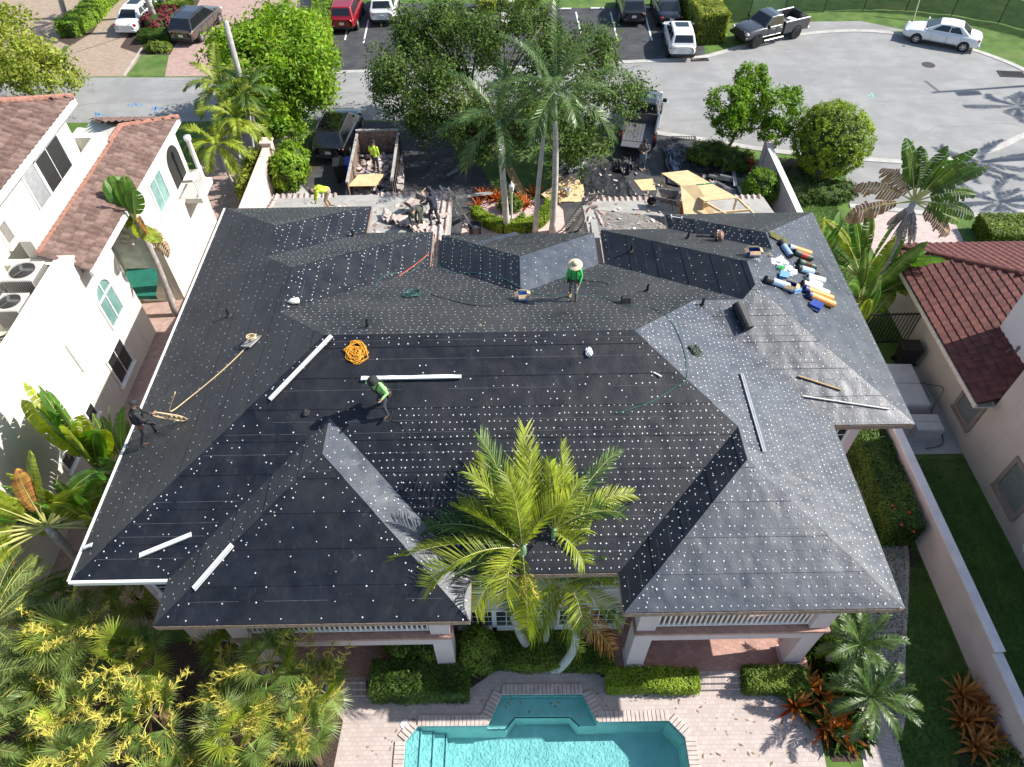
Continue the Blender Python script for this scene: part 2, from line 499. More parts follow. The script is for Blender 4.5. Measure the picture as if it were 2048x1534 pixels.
# pool deck, side path, porches
DECK = [(-12, -6), (-3.18, -6), (-3.18, 1.19), (-3.18, 5.63), (-2.85, 6.05), (-.84, 6.03), (-.41, 6.88), (2.01, 6.86), (2.38, 6.08), (4.44, 6.08), (4.84, 5.61), (4.84, -6), (8.6, -6), (8.6, 4.8), (8.75, 6.6), (8.75, 8.4), (-12, 8.4)]
sheet('pool_deck', [(x, y, 0) for x, y in DECK], paver_deck, .006)
sheet('pool_deck', [(-3.18, -6, 0), (4.84, -6, 0), (4.84, 1.19, 0), (-3.18, 1.19, 0)], paver_deck, .006)
side_path = spline([(9.9, 19.5, 0), (9.9, 13.6, 0), (12.88, 13.48, 0), (12.86, 11.70, 0), (12.22, 9.91, 0), (11.39, 7.97, 0), (10.75, 6.24, 0), (10.19, 4.75, 0), (10.1, -3, 0)], 5)
mb = MB(); ribbon(mb, [(p.x, p.y) for p in side_path], 1.0, -.05, .008)
tag(mb.build('side_path', paver_mat('paver_grey', (.42, .37, .35), (.25, .22, .2), .2, .1, .2, .2)), kind='structure')
for s in (-1, 1):
    mb = MB()
    L_, R_ = strip_poly([(p.x, p.y) for p in side_path], 1.0)
    ribbon(mb, L_ if s < 0 else R_, .12, -.05, .014)
    tag(mb.build('path_edging', brick_pale), kind='structure')
sheet('mulch_bed', [(8.75, 8.6, 0), (8.75, 6.6, 0), (8.6, 5.6, 0), (8.8, 4.9, 0), (9.5, 4.9, 0), (9.7, 6.5, 0), (9.8, 9, 0)], mulch, .005)
sheet('mulch_bed', [(12.6, 19, 0), (13.5, 19, 0), (13.6, 10.6, 0), (12.2, 10.9, 0), (11.9, 14, 0)], mulch, .005)
sheet('mulch_bed', [(-10, 8.3, 0), (-10, 9.5, 0), (8.6, 9.5, 0), (8.6, 8.0, 0), (2.6, 7.3, 0), (2.3, 7.7, 0), (-.5, 7.6, 0), (-1.4, 7.0, 0), (-3.9, 6.9, 0), (-4.2, 8.3, 0)], mulch, .012)
sheet('mulch_bed', [(-22, -6, 0), (-5.6, -6, 0), (-5.2, 3.5, 0), (-5.0, 6.2, 0), (-7.2, 8.6, 0), (-22, 8.6, 0)], mulch, .010)
sheet('mulch_bed', [(13.45, 6.76, 0), (14.31, 7.03, 0), (13.9, 6.6, 0), (13.9, -4, 0), (12.2, -4, 0), (12.22, 4.72, 0)], mulch, .005)

# ---- swimming pool
pool_tile = M('pool_plaster', (.42, .62, .615), .6, .08, 2.5, col2=(.50, .70, .69))
pool_line = M('pool_waterline_tile', (.05, .12, .14), .3, .2, 9)
water = bpy.data.materials.new('pool_water'); water.use_nodes = True
nt = water.node_tree; nt.nodes.clear()
out = nt.nodes.new('ShaderNodeOutputMaterial'); mx = nt.nodes.new('ShaderNodeMixShader')
tr = nt.nodes.new('ShaderNodeBsdfTransparent'); tr.inputs[0].default_value = (.70, .96, .97, 1)
gl = nt.nodes.new('ShaderNodeBsdfGlossy'); gl.inputs['Roughness'].default_value = .03
fr = nt.nodes.new('ShaderNodeFresnel'); fr.inputs['IOR'].default_value = 1.33
bp = nt.nodes.new('ShaderNodeBump'); bp.inputs['Strength'].default_value = .18; bp.inputs['Distance'].default_value = .04
geo = nt.nodes.new('ShaderNodeNewGeometry'); nz = nt.nodes.new('ShaderNodeTexNoise'); nz.inputs['Scale'].default_value = 8.0; nz.inputs['Detail'].default_value = 3; nz.inputs['Distortion'].default_value = 1.2
nt.links.new(geo.outputs['Position'], nz.inputs['Vector']); nt.links.new(nz.outputs['Fac'], bp.inputs['Height'])
nt.links.new(bp.outputs[0], gl.inputs['Normal']); nt.links.new(bp.outputs[0], fr.inputs['Normal'])
nt.links.new(fr.outputs[0], mx.inputs[0]); nt.links.new(tr.outputs[0], mx.inputs[1]); nt.links.new(gl.outputs[0], mx.inputs[2]); nt.links.new(mx.outputs[0], out.inputs[0])
POOL = [(-3.17, 1.2), (-3.17, 5.62), (-2.84, 6.04), (-.83, 6.02), (-.4, 6.87), (2.0, 6.85), (2.37, 6.07), (4.43, 6.07), (4.83, 5.6), (4.83, 1.2)]
pool = thing('swimming_pool', 'turquoise swimming pool with stepped bay set in the pink paver deck', 'pool', (0.8, 4, 0))
mb = MB(); n = len(POOL)
mb.add([(x, y, 0) for x, y in POOL] + [(x, y, -1.35) for x, y in POOL], [tuple(range(n, 2 * n))[::-1]] + [(i, (i + 1) % n, n + (i + 1) % n, n + i) for i in range(n)])
mb.build('basin', pool_tile, pool, world=True)
mb = MB()
mb.prism([(-.4, 6.86), (2.0, 6.84), (2.36, 6.06), (1.85, 6.06), (1.62, 6.35), (-.02, 6.37), (-.3, 6.02), (-.83, 6.01)], -1.3, -.42)
mb.build('bench', pool_tile, pool, world=True)
for k, (x1, zt) in enumerate(((-2.75, -.3), (-2.4, -.55), (-2.05, -.8))):
    mb = MB(); mb.prism([(-3.16, 1.2), (x1, 1.2), (x1, 6.02), (-2.84, 6.02), (-3.16, 5.62)], -1.3, zt)
    mb.build('pool_step', pool_tile, pool, world=True)
    mb = MB(); mb.bb(x1 - .05, x1 - .01, 1.2, 6.0, zt + .003, zt + .008)
    mb.build('step_edge', pool_line, pool, world=True)
for a, b in (((-.02, 6.33), (1.6, 6.31)), ((1.6, 6.31), (1.87, 6.05)), ((-.02, 6.33), (-.3, 6.0)), ((-.83, 6.0), (-.3, 6.0))):
    mb = MB(); ribbon(mb, [a, b], .04, -.419, -.41); mb.build('bench_edge', pool_line, pool, world=True)
for i in range(n - 1):
    a, b = Vector((*POOL[i], 0)), Vector((*POOL[i + 1], 0)); nr_ = Vector((b.y - a.y, a.x - b.x, 0)).normalized() * .006
    mb = MB(); mb.add([a + nr_ + Vector((0, 0, -.004)), b + nr_ + Vector((0, 0, -.004)), b + nr_ + Vector((0, 0, -.17)), a + nr_ + Vector((0, 0, -.17))], [(0, 1, 2, 3)]); mb.build('waterline_tile', M('waterline_tile', (.10, .26, .28), .25, .3, 14), pool, world=True)
mb = MB(); mb.add([(x, y, -.13) for x, y in POOL], [tuple(range(n))[::-1]])
mb.build('water_surface', water, pool, world=True)
bm_ = MB(); bm_.box((0, 0, 0), (.108, .30, .05), bev=.008)
brick_me = None
for i in range(n - 1):
    a, b = Vector(POOL[i]), Vector(POOL[i + 1])
    d = b - a; Ln = d.length; d.normalize(); nr = Vector((-d.y, d.x))
    k = max(1, int(Ln / .116)); 
    for j in range(k):
        p = a + d * ((j + .5) * Ln / k) + nr * .12
        if brick_me is None:
            o = bm_.build('coping_brick', brick_pale, pool); brick_me = o.data
        else:
            o = link('coping_brick', brick_me, pool)
        o.location = Vector((p.x, p.y, .028 + R.uniform(-.003, .003))) - LOC[pool.name]
        o.rotation_euler = (0, 0, math.atan2(d.y, d.x) + R.uniform(-.02, .02))
mb = MB(); mb.lathe([(.13, 0), (.13, .02), (.05, .028)], (*(-3.20, 6.08, 0)[:2], .006), 16)
tag(mb.build('skimmer_lid', M('white_plastic', (.78, .78, .75), .4, .04)), 'round white skimmer lid set in the deck beside the pool', 'lid')

# ---- street drains, marks
iron = M('cast_iron', (.07, .065, .06), .6, .3, 20, bump=.3, bscale=80, metal=.4)
def grate(p, w, d, rz, label):
    t = thing('storm_drain', label, 'drain', (p[0], p[1], .01), rz, 'storm drain grates in the street')
    mb = MB(); mb.box((0, 0, .002), (w, d, .012)); mb.build('recess', M('black_hole', (.01, .01, .01), .9), t)
    mb = MB()
    for s in (-1, 1):
        mb.box((0, s * d / 2, .02), (w + .1, .06, .03)); mb.box((s * w / 2, 0, .02), (.06, d, .03))
    mb.build('frame', iron, t)
    k = int(w / .14)
    for i in range(k):
        mb = MB(); mb.box((-w / 2 + (i + .5) * w / k, 0, .02), (.05, d, .025)); mb.build('bar', iron, t)
grate((12.99, 47.31, 0), 1.1, .35, .05, 'rusty iron drain grate in the kerb behind the white hatchback')
grate((10.27, 37.53, 0), 1.3, .32, -.05, 'brown iron drain grate in the kerb by the dark tarp')
grate((32.59, 44.64, 0), 1.5, .75, -.12, 'wide dark drain grate in the round street end')
mb = MB(); mb.lathe([(.42, 0), (.42, .012), (.36, .014)], (*(27.82, 46.11, 0)[:2], .006), 20)
tag(mb.build('manhole_cover', iron), 'round iron manhole cover in the grey street end', 'manhole')
blue = M('survey_paint_blue', (.10, .24, .42), .8, .2, 20); green_p = M('survey_paint_green', (.2, .5, .4), .8, .2, 20)
def marks(pts_list, mat, label):
    mb = MB()
    for pl in pts_list:
        ribbon(mb, [p[:2] for p in pl], .09, .008, .012)
    tag(mb.build('paint_mark', mat), label, 'paint mark', 'utility survey marks sprayed on the street')
marks([[(-23.37, 42.24, 0), (-23.50, 42.61, 0)], [(-23.25, 42.42, 0), (-23.17, 42.66, 0), (-22.96, 42.41, 0), (-23.09, 42.23, 0), (-23.25, 42.42, 0)], [(-23.05, 42.66, 0), (-22.81, 42.22, 0)], [(-22.56, 42.21, 0), (-22.66, 42.52, 0)]], blue, 'blue spray letters idi nearer the white tile-roofed house')
marks([[(-21.73, 41.76, 0), (-21.85, 42.13, 0)], [(-21.64, 41.94, 0), (-21.56, 42.18, 0), (-21.36, 41.93, 0), (-21.49, 41.75, 0), (-21.64, 41.94, 0)], [(-21.65, 42.18, 0), (-21.50, 41.39, 0)], [(-21.10, 41.80, 0), (-21.20, 42.11, 0)]], blue, 'blue spray letters idi beside the pole shadow')
marks([[(-25.13, 41.38, 0), (-24.26, 41.17, 0)], [(-25.16, 41.62, 0), (-24.89, 40.89, 0)], [(-24.95, 41.55, 0), (-24.71, 40.89, 0)]], blue, 'blue spray arrow mark by the white house roof')
marks([[(9.50, 42.04, 0), (9.90, 42.21, 0), (9.99, 41.65, 0)], [(9.90, 42.21, 0), (9.69, 41.66, 0)]], green_p, 'pale green spray arrow beside the dark pickup')
marks([[(22.50, 42.26, 0), (22.77, 41.88, 0)], [(22.80, 42.51, 0), (22.80, 42.13, 0), (22.53, 41.89, 0)]], green_p, 'pale green spray arrow on the round street end')

# tar-sealed cracks wandering over the street
tar = M('crack_tar', (.13, .13, .13), .8, .2, 10)
for x, y, a, n_ in ((-29, 42.5, .05, 60), (-22, 45.6, 0, 50), (24, 37.5, .2, 18)):
    q = [(x, y)]
    for k in range(n_):
        a += R.uniform(-.35, .35) - (a - R.uniform(-.2, .2)) * .1; q.append((q[-1][0] + .45 * math.cos(a), q[-1][1] + .45 * math.sin(a)))
    mb = MB(); ribbon(mb, q, R.uniform(.012, .018), .007, .0095); tag(mb.build('road_crack', tar), kind='structure')
# grass blades where the lawn is near
V, F = [], []
def blades(x0, x1, y0, y1, n_, h):
    for i in range(n_):
        x, y = R.uniform(x0, x1), R.uniform(y0, y1); a = R.uniform(0, 6.28); l = h * R.uniform(.5, 1.3); k = len(V)
        V.extend([(x - math.sin(a) * .012, y + math.cos(a) * .012, .0), (x + math.sin(a) * .012, y - math.cos(a) * .012, .0), (x + math.cos(a) * l * .6, y + math.sin(a) * l * .6, l)]); F.append((k, k + 1, k + 2))
blades(10.7, 13.6, 3.8, 11.5, 26000, .06); blades(14.0, 16.8, 6, 15.0, 16000, .06); blades(13.95, 17.0, 24.5, 32, 16000, .07)
tag(numpy_mesh('grass_blades', V, F, M('grass_blade', (.07, .15, .02), .8, .3, 2, island=.4, transl=.2)), kind='stuff')

# ================================================================ the house being re-roofed
# <<ROOFPLAN
SL, ZE = .432, 5.9
XL, xa, xb, xc, xd, xe, xg, XR1, XR2, xP1, xP2, xQ1 = -10.75, -5.17, -2.73, -2.40, 3.14, 3.41, 5.91, 9.13, 11.43, -8.37, -1.03, 2.57
Y1, Y2, Y3, Ym, Y5, Y6, YF1, YF2, YQ, YW = 22.98, 21.33, 19.35, 21.13, 21.30, 22.17, 7.82, 6.68, 6.80, 12.18
def _hip(w, x, ya, yb): return (x, ya), (x, yb)
W = (xa - XL) / 2; K1, K2 = (XL + W, Y1 - W), (XL + W, Y2 - W)
W = (xb - XL) / 2; K3, K4 = (XL + W, Y2 - W), (XL + W, Y3 - W)
D = (Y3 - YF1) / 2; R1, R2 = (XL + D, YF1 + D), (XR1 - D, YF1 + D)
W = (xP2 - xP1) / 2; PA, PS = (xP1 + W, YF2 + W), (xP1 + W, YF1 + W)
W = (XR1 - xQ1) / 2; QA, QS = (xQ1 + W, YQ + W), (xQ1 + W, YF1 + W)
D2 = (Y3 - YW) / 2; S1, S2 = (XR1 - D2, YW + D2), (xe + D2, YW + D2)
W = (XR2 - xe) / 2; T1, T2 = (xe + W, YW + W), (xe + W, Y5 - W)
W = (XR2 - xg) / 2; U1, U2 = (xg + W, Y6 - W), (xg + W, Y5 - W)
W = (xd - xc) / 2; V1, V2 = (xc + W, Ym - W), (xc + W, Y3 - W)
# name, outline, inward horizontal direction, a point on the eave
ROOF_FACES = [dict(n=n, poly=p, d=d, e=e) for n, p, d, e in (
    ('left', [(XL, Y1), (XL, YF1), R1, K4, K3, K2, K1], (1, 0), (XL, Y1)),
    ('rear1', [(XL, Y1), K1, (xa, Y1)], (0, -1), (XL, Y1)),
    ('right1', [(xa, Y1), K1, K2, (xa, Y2)], (-1, 0), (xa, Y1)),
    ('rear2', [(xa, Y2), K2, K3, (xb, Y2)], (0, -1), (xa, Y2)),
    ('right2', [(xb, Y2), K3, K4, (xb, Y3)], (-1, 0), (xb, Y2)),
    ('rearmain', [(xb, Y3), K4, R1, R2, S1, S2, (xe, Y3), (xd, Y3), V2, (xc, Y3)], (0, -1), (xb, Y3)),
    ('midleft', [(xc, Ym), (xc, Y3), V2, V1], (1, 0), (xc, Ym)),
    ('midrear', [(xc, Ym), V1, (xd, Ym)], (0, -1), (xc, Ym)),
    ('midright', [(xd, Ym), V1, V2, (xd, Y3)], (-1, 0), (xd, Ym)),
    ('left5', [(xe, Y5), (xe, Y3), S2, T1, T2], (1, 0), (xe, Y5)),
    ('rear5', [(xe, Y5), T2, U2, (xg, Y5)], (0, -1), (xe, Y5)),
    ('left6', [(xg, Y6), (xg, Y5), U2, U1], (1, 0), (xg, Y6)),
    ('rear6', [(xg, Y6), U1, (XR2, Y6)], (0, -1), (xg, Y6)),
    ('right6', [(XR2, Y6), U1, U2, T2, T1, (XR2, YW)], (-1, 0), (XR2, Y6)),
    ('wingfront', [(XR2, YW), T1, S2, S1, (XR1, YW)], (0, 1), (XR2, YW)),
    ('right7', [(XR1, YW), S1, R2, QS, QA, (XR1, YQ)], (-1, 0), (XR1, YW)),
    ('porticofront', [(XR1, YQ), QA, (xQ1, YQ)], (0, 1), (XR1, YQ)),
    ('porticoleft', [(xQ1, YQ), QA, QS, (xQ1, YF1)], (1, 0), (xQ1, YQ)),
    ('frontmain', [(xQ1, YF1), QS, R2, R1, (XL, YF1), (xP1, YF1), PS, (xP2, YF1)], (0, 1), (XL, YF1)),
    ('porchright', [(xP2, YF1), PS, PA, (xP2, YF2)], (-1, 0), (xP2, YF1)),
    ('porchfront', [(xP2, YF2), PA, (xP1, YF2)], (0, 1), (xP2, YF2)),
    ('porchleft', [(xP1, YF2), PA, PS, (xP1, YF1)], (1, 0), (xP1, YF2)))]
def roof_z(f, x, y):
    return ZE + SL * ((x - f['e'][0]) * f['d'][0] + (y - f['e'][1]) * f['d'][1])
# ROOFPLAN>>

def memb_mat(name, dust_or_sheen, d0, d1, rough=.52, spec=.6, base=(.016, .017, .020)):  # second colour
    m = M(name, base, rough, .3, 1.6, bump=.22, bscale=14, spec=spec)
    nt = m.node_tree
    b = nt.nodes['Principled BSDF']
    chain_mix(m, noise_fac(m, .55, d0, d1, 9), dust_or_sheen)
    chain_mix(m, noise_fac(m, 7.0, .55, .85, 4, (1, .4, 1)), tuple(c * 1.2 for c in dust_or_sheen))
    chain_mix(m, noise_fac(m, 3.0, .66, .8, 8), tuple(min(1, c * 2.0) for c in dust_or_sheen))
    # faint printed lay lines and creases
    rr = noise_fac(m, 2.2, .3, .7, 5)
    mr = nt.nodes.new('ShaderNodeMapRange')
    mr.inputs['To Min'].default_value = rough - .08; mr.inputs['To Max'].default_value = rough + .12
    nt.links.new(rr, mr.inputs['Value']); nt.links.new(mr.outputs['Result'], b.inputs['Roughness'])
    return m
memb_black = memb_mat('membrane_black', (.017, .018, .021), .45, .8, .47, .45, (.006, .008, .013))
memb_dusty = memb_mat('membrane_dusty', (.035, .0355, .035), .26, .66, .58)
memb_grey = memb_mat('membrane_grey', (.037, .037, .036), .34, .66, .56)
memb_lit = memb_mat('membrane_lit', (.034, .045, .062), .3, .75, .45, 1.0, (.015, .022, .034))  # paler, bluer copy of the membrane: sun sheen and sky tint put into colour
nail_white = M('cap_nail', (.52, .53, .55), .5, .05, 9, island=.25)
stucco = M('stucco_pink', (.62, .50, .50), .9, .05, 1.5, bump=.25, bscale=90)
chain_mix(stucco, noise_fac(stucco, .8, .5, .85), (.54, .44, .44))
white_trim = M('white_trim', (.78, .78, .76), .45, .05, 3)
win_glass = M('window_glass', (.02, .026, .03), .06, .2, 2, spec=.8)
deck_ply = M('roof_deck', (.018, .018, .018), .8, .3, 8)
fascia_m = M('fascia_wood', (.30, .21, .16), .7, .3, 12)

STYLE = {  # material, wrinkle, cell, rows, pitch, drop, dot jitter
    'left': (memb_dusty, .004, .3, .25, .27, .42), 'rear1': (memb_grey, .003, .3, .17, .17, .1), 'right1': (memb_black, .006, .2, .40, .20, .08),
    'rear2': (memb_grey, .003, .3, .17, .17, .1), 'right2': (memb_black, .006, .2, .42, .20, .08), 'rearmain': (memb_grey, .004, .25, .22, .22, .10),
    'midleft': (memb_black, .006, .2, .36, .20, .12), 'midrear': (memb_grey, .003, .3, .28, .3, .35), 'midright': (memb_lit, .008, .18, .38, .30, .45),
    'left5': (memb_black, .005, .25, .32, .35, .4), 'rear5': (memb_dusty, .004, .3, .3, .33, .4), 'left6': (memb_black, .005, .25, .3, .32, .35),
    'rear6': (memb_dusty, .004, .3, .3, .35, .35), 'right6': (memb_lit, .008, .2, .42, .20, .35), 'wingfront': (memb_lit, .010, .10, .20, .19, .05),
    'right7': (memb_lit, .008, .10, .17, .17, .06), 'porticofront': (memb_lit, .008, .10, .20, .20, .05), 'porticoleft': (memb_black, .010, .15, .25, .23, .1),
    'frontmain': (memb_black, .007, .12, .19, .165, .06), 'porchright': (memb_lit, .010, .10, .30, .55, .1), 'porchfront': (memb_black, .005, .25, .34, .85, .12),
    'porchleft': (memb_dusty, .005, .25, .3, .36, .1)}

def clip_half(poly, ax, val, keep_less):
    out = []
    n = len(poly)
    for i in range(n):
        a, b = poly[i], poly[(i + 1) % n]
        ia, ib = (a[ax] <= val) == keep_less or a[ax] == val, (b[ax] <= val) == keep_less or b[ax] == val
        if ia: out.append(a)
        if ia != ib:
            t = (val - a[ax]) / (b[ax] - a[ax])
            q = [a[0] + (b[0] - a[0]) * t, a[1] + (b[1] - a[1]) * t]; q[ax] = val
            out.append(tuple(q))
    return out

def edge_dist(p, poly):
    best = 9
    for i in range(len(poly)):
        a, b = Vector(poly[i]), Vector(poly[(i + 1) % len(poly)])
        q = Vector(p); d = b - a
        if d.length < 1e-6: continue
        t = max(0, min(1, (q - a).dot(d) / d.length_squared))
        best = min(best, (q - a - d * t).length)
    return best

def pt_in(p, poly):
    c = False; n = len(poly)
    for i in range(n):
        a, b = poly[i], poly[(i + 1) % n]
        if (a[1] > p[1]) != (b[1] > p[1]) and p[0] < (b[0] - a[0]) * (p[1] - a[1]) / (b[1] - a[1]) + a[0]: c = not c
    return c

house = thing('house', 'two-storey pink stucco house with a large hip roof stripped to black underlayment', 'house', (0, 14, 0))
HB = LOC[house.name]
# roof deck, fascia and soffit: one solid under the membrane
mb = MB()
eave = [(XL, Y1), (XL, YF1), (xP1, YF1), (xP1, YF2), (xP2, YF2), (xP2, YF1), (xQ1, YF1), (xQ1, YQ), (XR1, YQ), (XR1, YW), (XR2, YW), (XR2, Y6), (xg, Y6), (xg, Y5), (xe, Y5), (xe, Y3), (xd, Y3), (xd, Ym), (xc, Ym), (xc, Y3), (xb, Y3), (xb, Y2), (xa, Y2), (xa, Y1)]
for f in ROOF_FACES:
    k = len(f['poly'])
    vs = [(x, y, roof_z(f, x, y) - .045) for x, y in f['poly']]
    mb.add(vs, [tuple(range(k))])
roof = mb.build('roof', deck_ply, house, world=True)
mb = MB()
mb.add([(x, y, ZE - .21) for x, y in eave], [tuple(range(len(eave)))])
mb.build('soffit', white_trim, house, world=True)
for i in range(len(eave)):
    a, b = Vector((*eave[i], 0)), Vector((*eave[(i + 1) % len(eave)], 0))
    d = (b - a).normalized(); nr = Vector((d.y, -d.x, 0)) * -1
    mb = MB(); mb.bar(a + Vector((0, 0, ZE - .125)) + d * .012, b + Vector((0, 0, ZE - .125)) - d * .012, .022, .17)
    mb.build('fascia', white_trim if i in (0, 1, 2) else fascia_m, house, world=True)
for pts_ in (((XL, Y1), (XL, YF1)), ((XL, YF1), (xP1, YF1))):
    a, b = (Vector((*p, ZE + .012)) for p in pts_)
    o_ = Vector((-.02, 0, 0)) if pts_[0][0] == pts_[1][0] else Vector((0, -.02, 0))
    mb = MB(); mb.bar(a + o_, b + o_, .07, .012); mb.bar(a + o_ * 2.6 + Vector((0, 0, -.04)), b + o_ * 2.6 + Vector((0, 0, -.04)), .008, .08, up=(0, 0, 1))
    mb.build('drip_edge', white_trim, roof, world=True)

RUN = .775   # horizontal run of one course of underlayment
STEP = SL / math.hypot(1, SL)
all_dots = []
LV, LF = [], []
for fi, f in enumerate(ROOF_FACES):
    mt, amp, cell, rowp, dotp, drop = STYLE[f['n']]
    d = Vector((*f['d'], 0)); u = Vector((-d.y, d.x, 0))
    e = Vector((*f['e'], 0))
    uv = [((Vector((*p, 0)) - e).dot(u), (Vector((*p, 0)) - e).dot(d)) for p in f['poly']]
    nrm = Vector((-d.x * SL, -d.y * SL, 1)).normalized()
    vmax = max(q[1] for q in uv); umin, umax = min(q[0] for q in uv), max(q[0] for q in uv)
    off = fi * 7.31
    def height(a, b, lap):
        k = min(1, edge_dist((a, b), uv) / .28)
        q = Vector((a * 2.9 + off, b * 1.5, off))
        w = abs(noise.noise(q + Vector((noise.noise(q * 1.7) * 1.2, 0, 0)))) * 1.4
        w2 = abs(noise.noise(Vector((a * 3.6 - b * 2.4 + off, (a + b) * .9, 3.3))))
        return lap + k * amp * 2.0 * ((.55 - w) + .8 * (.35 - w2))
    rows = max(1, math.ceil(vmax / RUN - .15))
    for r in range(rows):
        v0, v1 = r * RUN, (vmax if r == rows - 1 else (r + 1) * RUN)
        strip = clip_half(clip_half(uv, 1, v0, False), 1, v1, True)
        if len(strip) < 3: continue
        a0, a1 = min(q[0] for q in strip), max(q[0] for q in strip)
        if a1 - a0 < .05: continue
        mb = MB(); idx = {}
        na = max(1, int((a1 - a0) / cell)); nb = max(1, int((v1 - v0) / cell))
        for i in range(na):
            sl = clip_half(clip_half(strip, 0, a0 + (a1 - a0) * i / na, False), 0, a0 + (a1 - a0) * (i + 1) / na, True)
            if len(sl) < 3: continue
            for j in range(nb):
                c = clip_half(clip_half(sl, 1, v0 + (v1 - v0) * j / nb, False), 1, v0 + (v1 - v0) * (j + 1) / nb, True)
                if len(c) < 3: continue
                ids = []
                for (a, b) in c:
                    key = (round(a, 4), round(b, 4))
                    if key not in idx:
                        lap = .016 * (1 - (b - v0) / RUN) if r else 0.0
                        p = e + u * a + d * b; p.z = ZE + SL * b
                        p = p + nrm * height(a, b, max(lap, 0))
                        idx[key] = len(mb.v); mb.v.append(tuple(p))
                    k = idx[key]
                    if not ids or (k != ids[-1] and k != ids[0]): ids.append(k)
                if len(ids) > 2: mb.f.append(tuple(ids)); mb.mi.append(0)
        if r:   # the turned edge of the course, a thin lip over the course below
            segs = sorted(q for q in idx if abs(q[1] - round(v0, 4)) < 2e-4)
            low = {}
            for q, w_ in zip(segs, segs[1:]):
                if w_[0] - q[0] < cell * 1.5:
                    for t_ in (q, w_):
                        if t_ not in low:
                            low[t_] = len(mb.v); mb.v.append(tuple(Vector(mb.v[idx[t_]]) - nrm * .014))
                    mb.f.append((idx[q], idx[w_], low[w_], low[q])); mb.mi.append(0)
        # one object for each separate piece of the course
        par = list(range(len(mb.v)))
        def root(i):
            while par[i] != i: par[i] = par[par[i]]; i = par[i]
            return i
        for fc in mb.f:
            for i in fc[1:]: par[root(i)] = root(fc[0])
        comps = {}
        for fc in mb.f: comps.setdefault(root(fc[0]), []).append(fc)
        for fl in comps.values():
            q = MB(); remap = {}
            for fc in fl:
                for i in fc:
                    if i not in remap: remap[i] = len(q.v); q.v.append(mb.v[i])
                q.f.append(tuple(remap[i] for i in fc))
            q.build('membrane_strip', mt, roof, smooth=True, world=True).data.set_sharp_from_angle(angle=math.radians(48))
        # printed lay lines along the course
        for fr_ in (.22, .60):
            vv = v0 + RUN * fr_
            if vv > v1 or R.random() < .35: continue
            a = a0
            while a < a1 - .3:
                b_ = min(a + .3, a1)
                if pt_in((a, vv), uv) and pt_in((b_, vv), uv) and noise.noise(Vector((a * .5, vv * 3, off))) > -.25:
                    k_ = len(LV)
                    for aa in (a, b_):
                        lap = .016 * (1 - fr_) if r else 0.0
                        p = e + u * aa + d * vv; p.z = ZE + SL * vv; p = p + nrm * (height(aa, vv, lap) + .0035) - HB
                        LV.append(tuple(p - d * .0035)); LV.append(tuple(p + d * .0035 + Vector((0, 0, SL * .007))))
                    LF.append((k_, k_ + 2, k_ + 3, k_ + 1))
                a = b_
    # cap nails: rows along the courses
    b = .10
    k = 0
    while b < vmax:
        a = umin + (k % 2) * dotp * .5
        while a < umax:
            dp, pz = drop, 1.0
            if f['n'] == 'frontmain':
                wx = (e + u * a + d * b).x
                if b > 4.0: dp = .93 if b > 4.6 or wx < -1 else .7
                elif b > 2.9 and wx < -3: dp = .91
                elif wx < -4.4: dp = .87
            elif f['n'] == 'rearmain' and b < 3.2:
                wx = (e + u * a + d * b).x
                if wx > 1.5: dp = .55
            if R.random() > dp:
                A, B = a + R.uniform(-.03, .03), b + R.uniform(-.010, .010)
                if pt_in((A, B), uv) and edge_dist((A, B), uv) > .035:
                    vv = (B % RUN) if B < rows * RUN else 0
                    lap = .016 * (1 - vv / RUN) if B > RUN else 0
                    p = e + u * A + d * B; p.z = ZE + SL * B
                    all_dots.append((p + nrm * (height(A, B, max(lap, 0)) + .006), u, d, nrm))
            a += dotp * R.uniform(.82, 1.18)
        b += rowp / math.hypot(1, SL) * (1.0 if (k % 3) else 1.08); k += 1
    # nails along the hips, ridges and valleys
    for i in range(len(uv)):
        p0, p1 = Vector(uv[i]), Vector(uv[(i + 1) % len(uv)])
        if abs(p0.y) < .01 and abs(p1.y) < .01: continue
        Ln = (p1 - p0).length; s = .1
        while s < Ln and drop < .4:
            for inset in (.09, .24):
                q = p0 + (p1 - p0) * (s / Ln); dn = Vector((-(p1 - p0).y, (p1 - p0).x)).normalized()
                for sg in (1, -1):
                    qq = q + dn * inset * sg + Vector((R.uniform(-.03, .03), R.uniform(-.03, .03)))
                    if pt_in(tuple(qq), uv) and R.random() > .35:
                        p = e + u * qq.x + d * qq.y; p.z = ZE + SL * qq.y
                        all_dots.append((p + nrm * (height(qq.x, qq.y, .016) + .008), u, d, nrm)); break
            s += R.uniform(.22, .34)
hx = [(math.cos(t * math.pi / 3), math.sin(t * math.pi / 3)) for t in range(6)]
V, F = [], []
for p, u, d, nrm in all_dots:
    t2 = u.cross(nrm); k = len(V); rr = R.uniform(.0135, .0215); p = p - HB
    V += [tuple(p + (u * (c * rr) + t2 * (s * rr))) for c, s in hx]
    F.append(tuple(range(k, k + 6)))
o = numpy_mesh('cap_nails', V, F, nail_white, roof)
tag(o, kind='stuff')
tag(numpy_mesh('lay_lines', LV, LF, M('lay_line', (.085, .085, .09), .7, .3, 6), roof), kind='stuff')
# folded patches of membrane at the valley feet and seams
for pts_ in (((-1.11, 19.79, 6.457), (0.36, 21.15, 5.900)),):
    a, b = Vector(pts_[0]), Vector(pts_[1])
    mb = MB(); mb.bar(a + Vector((0, 0, .02)), b + Vector((0, 0, .02)), .22, .02)
    mb.build('ridge_flap', memb_lit, roof, world=True)

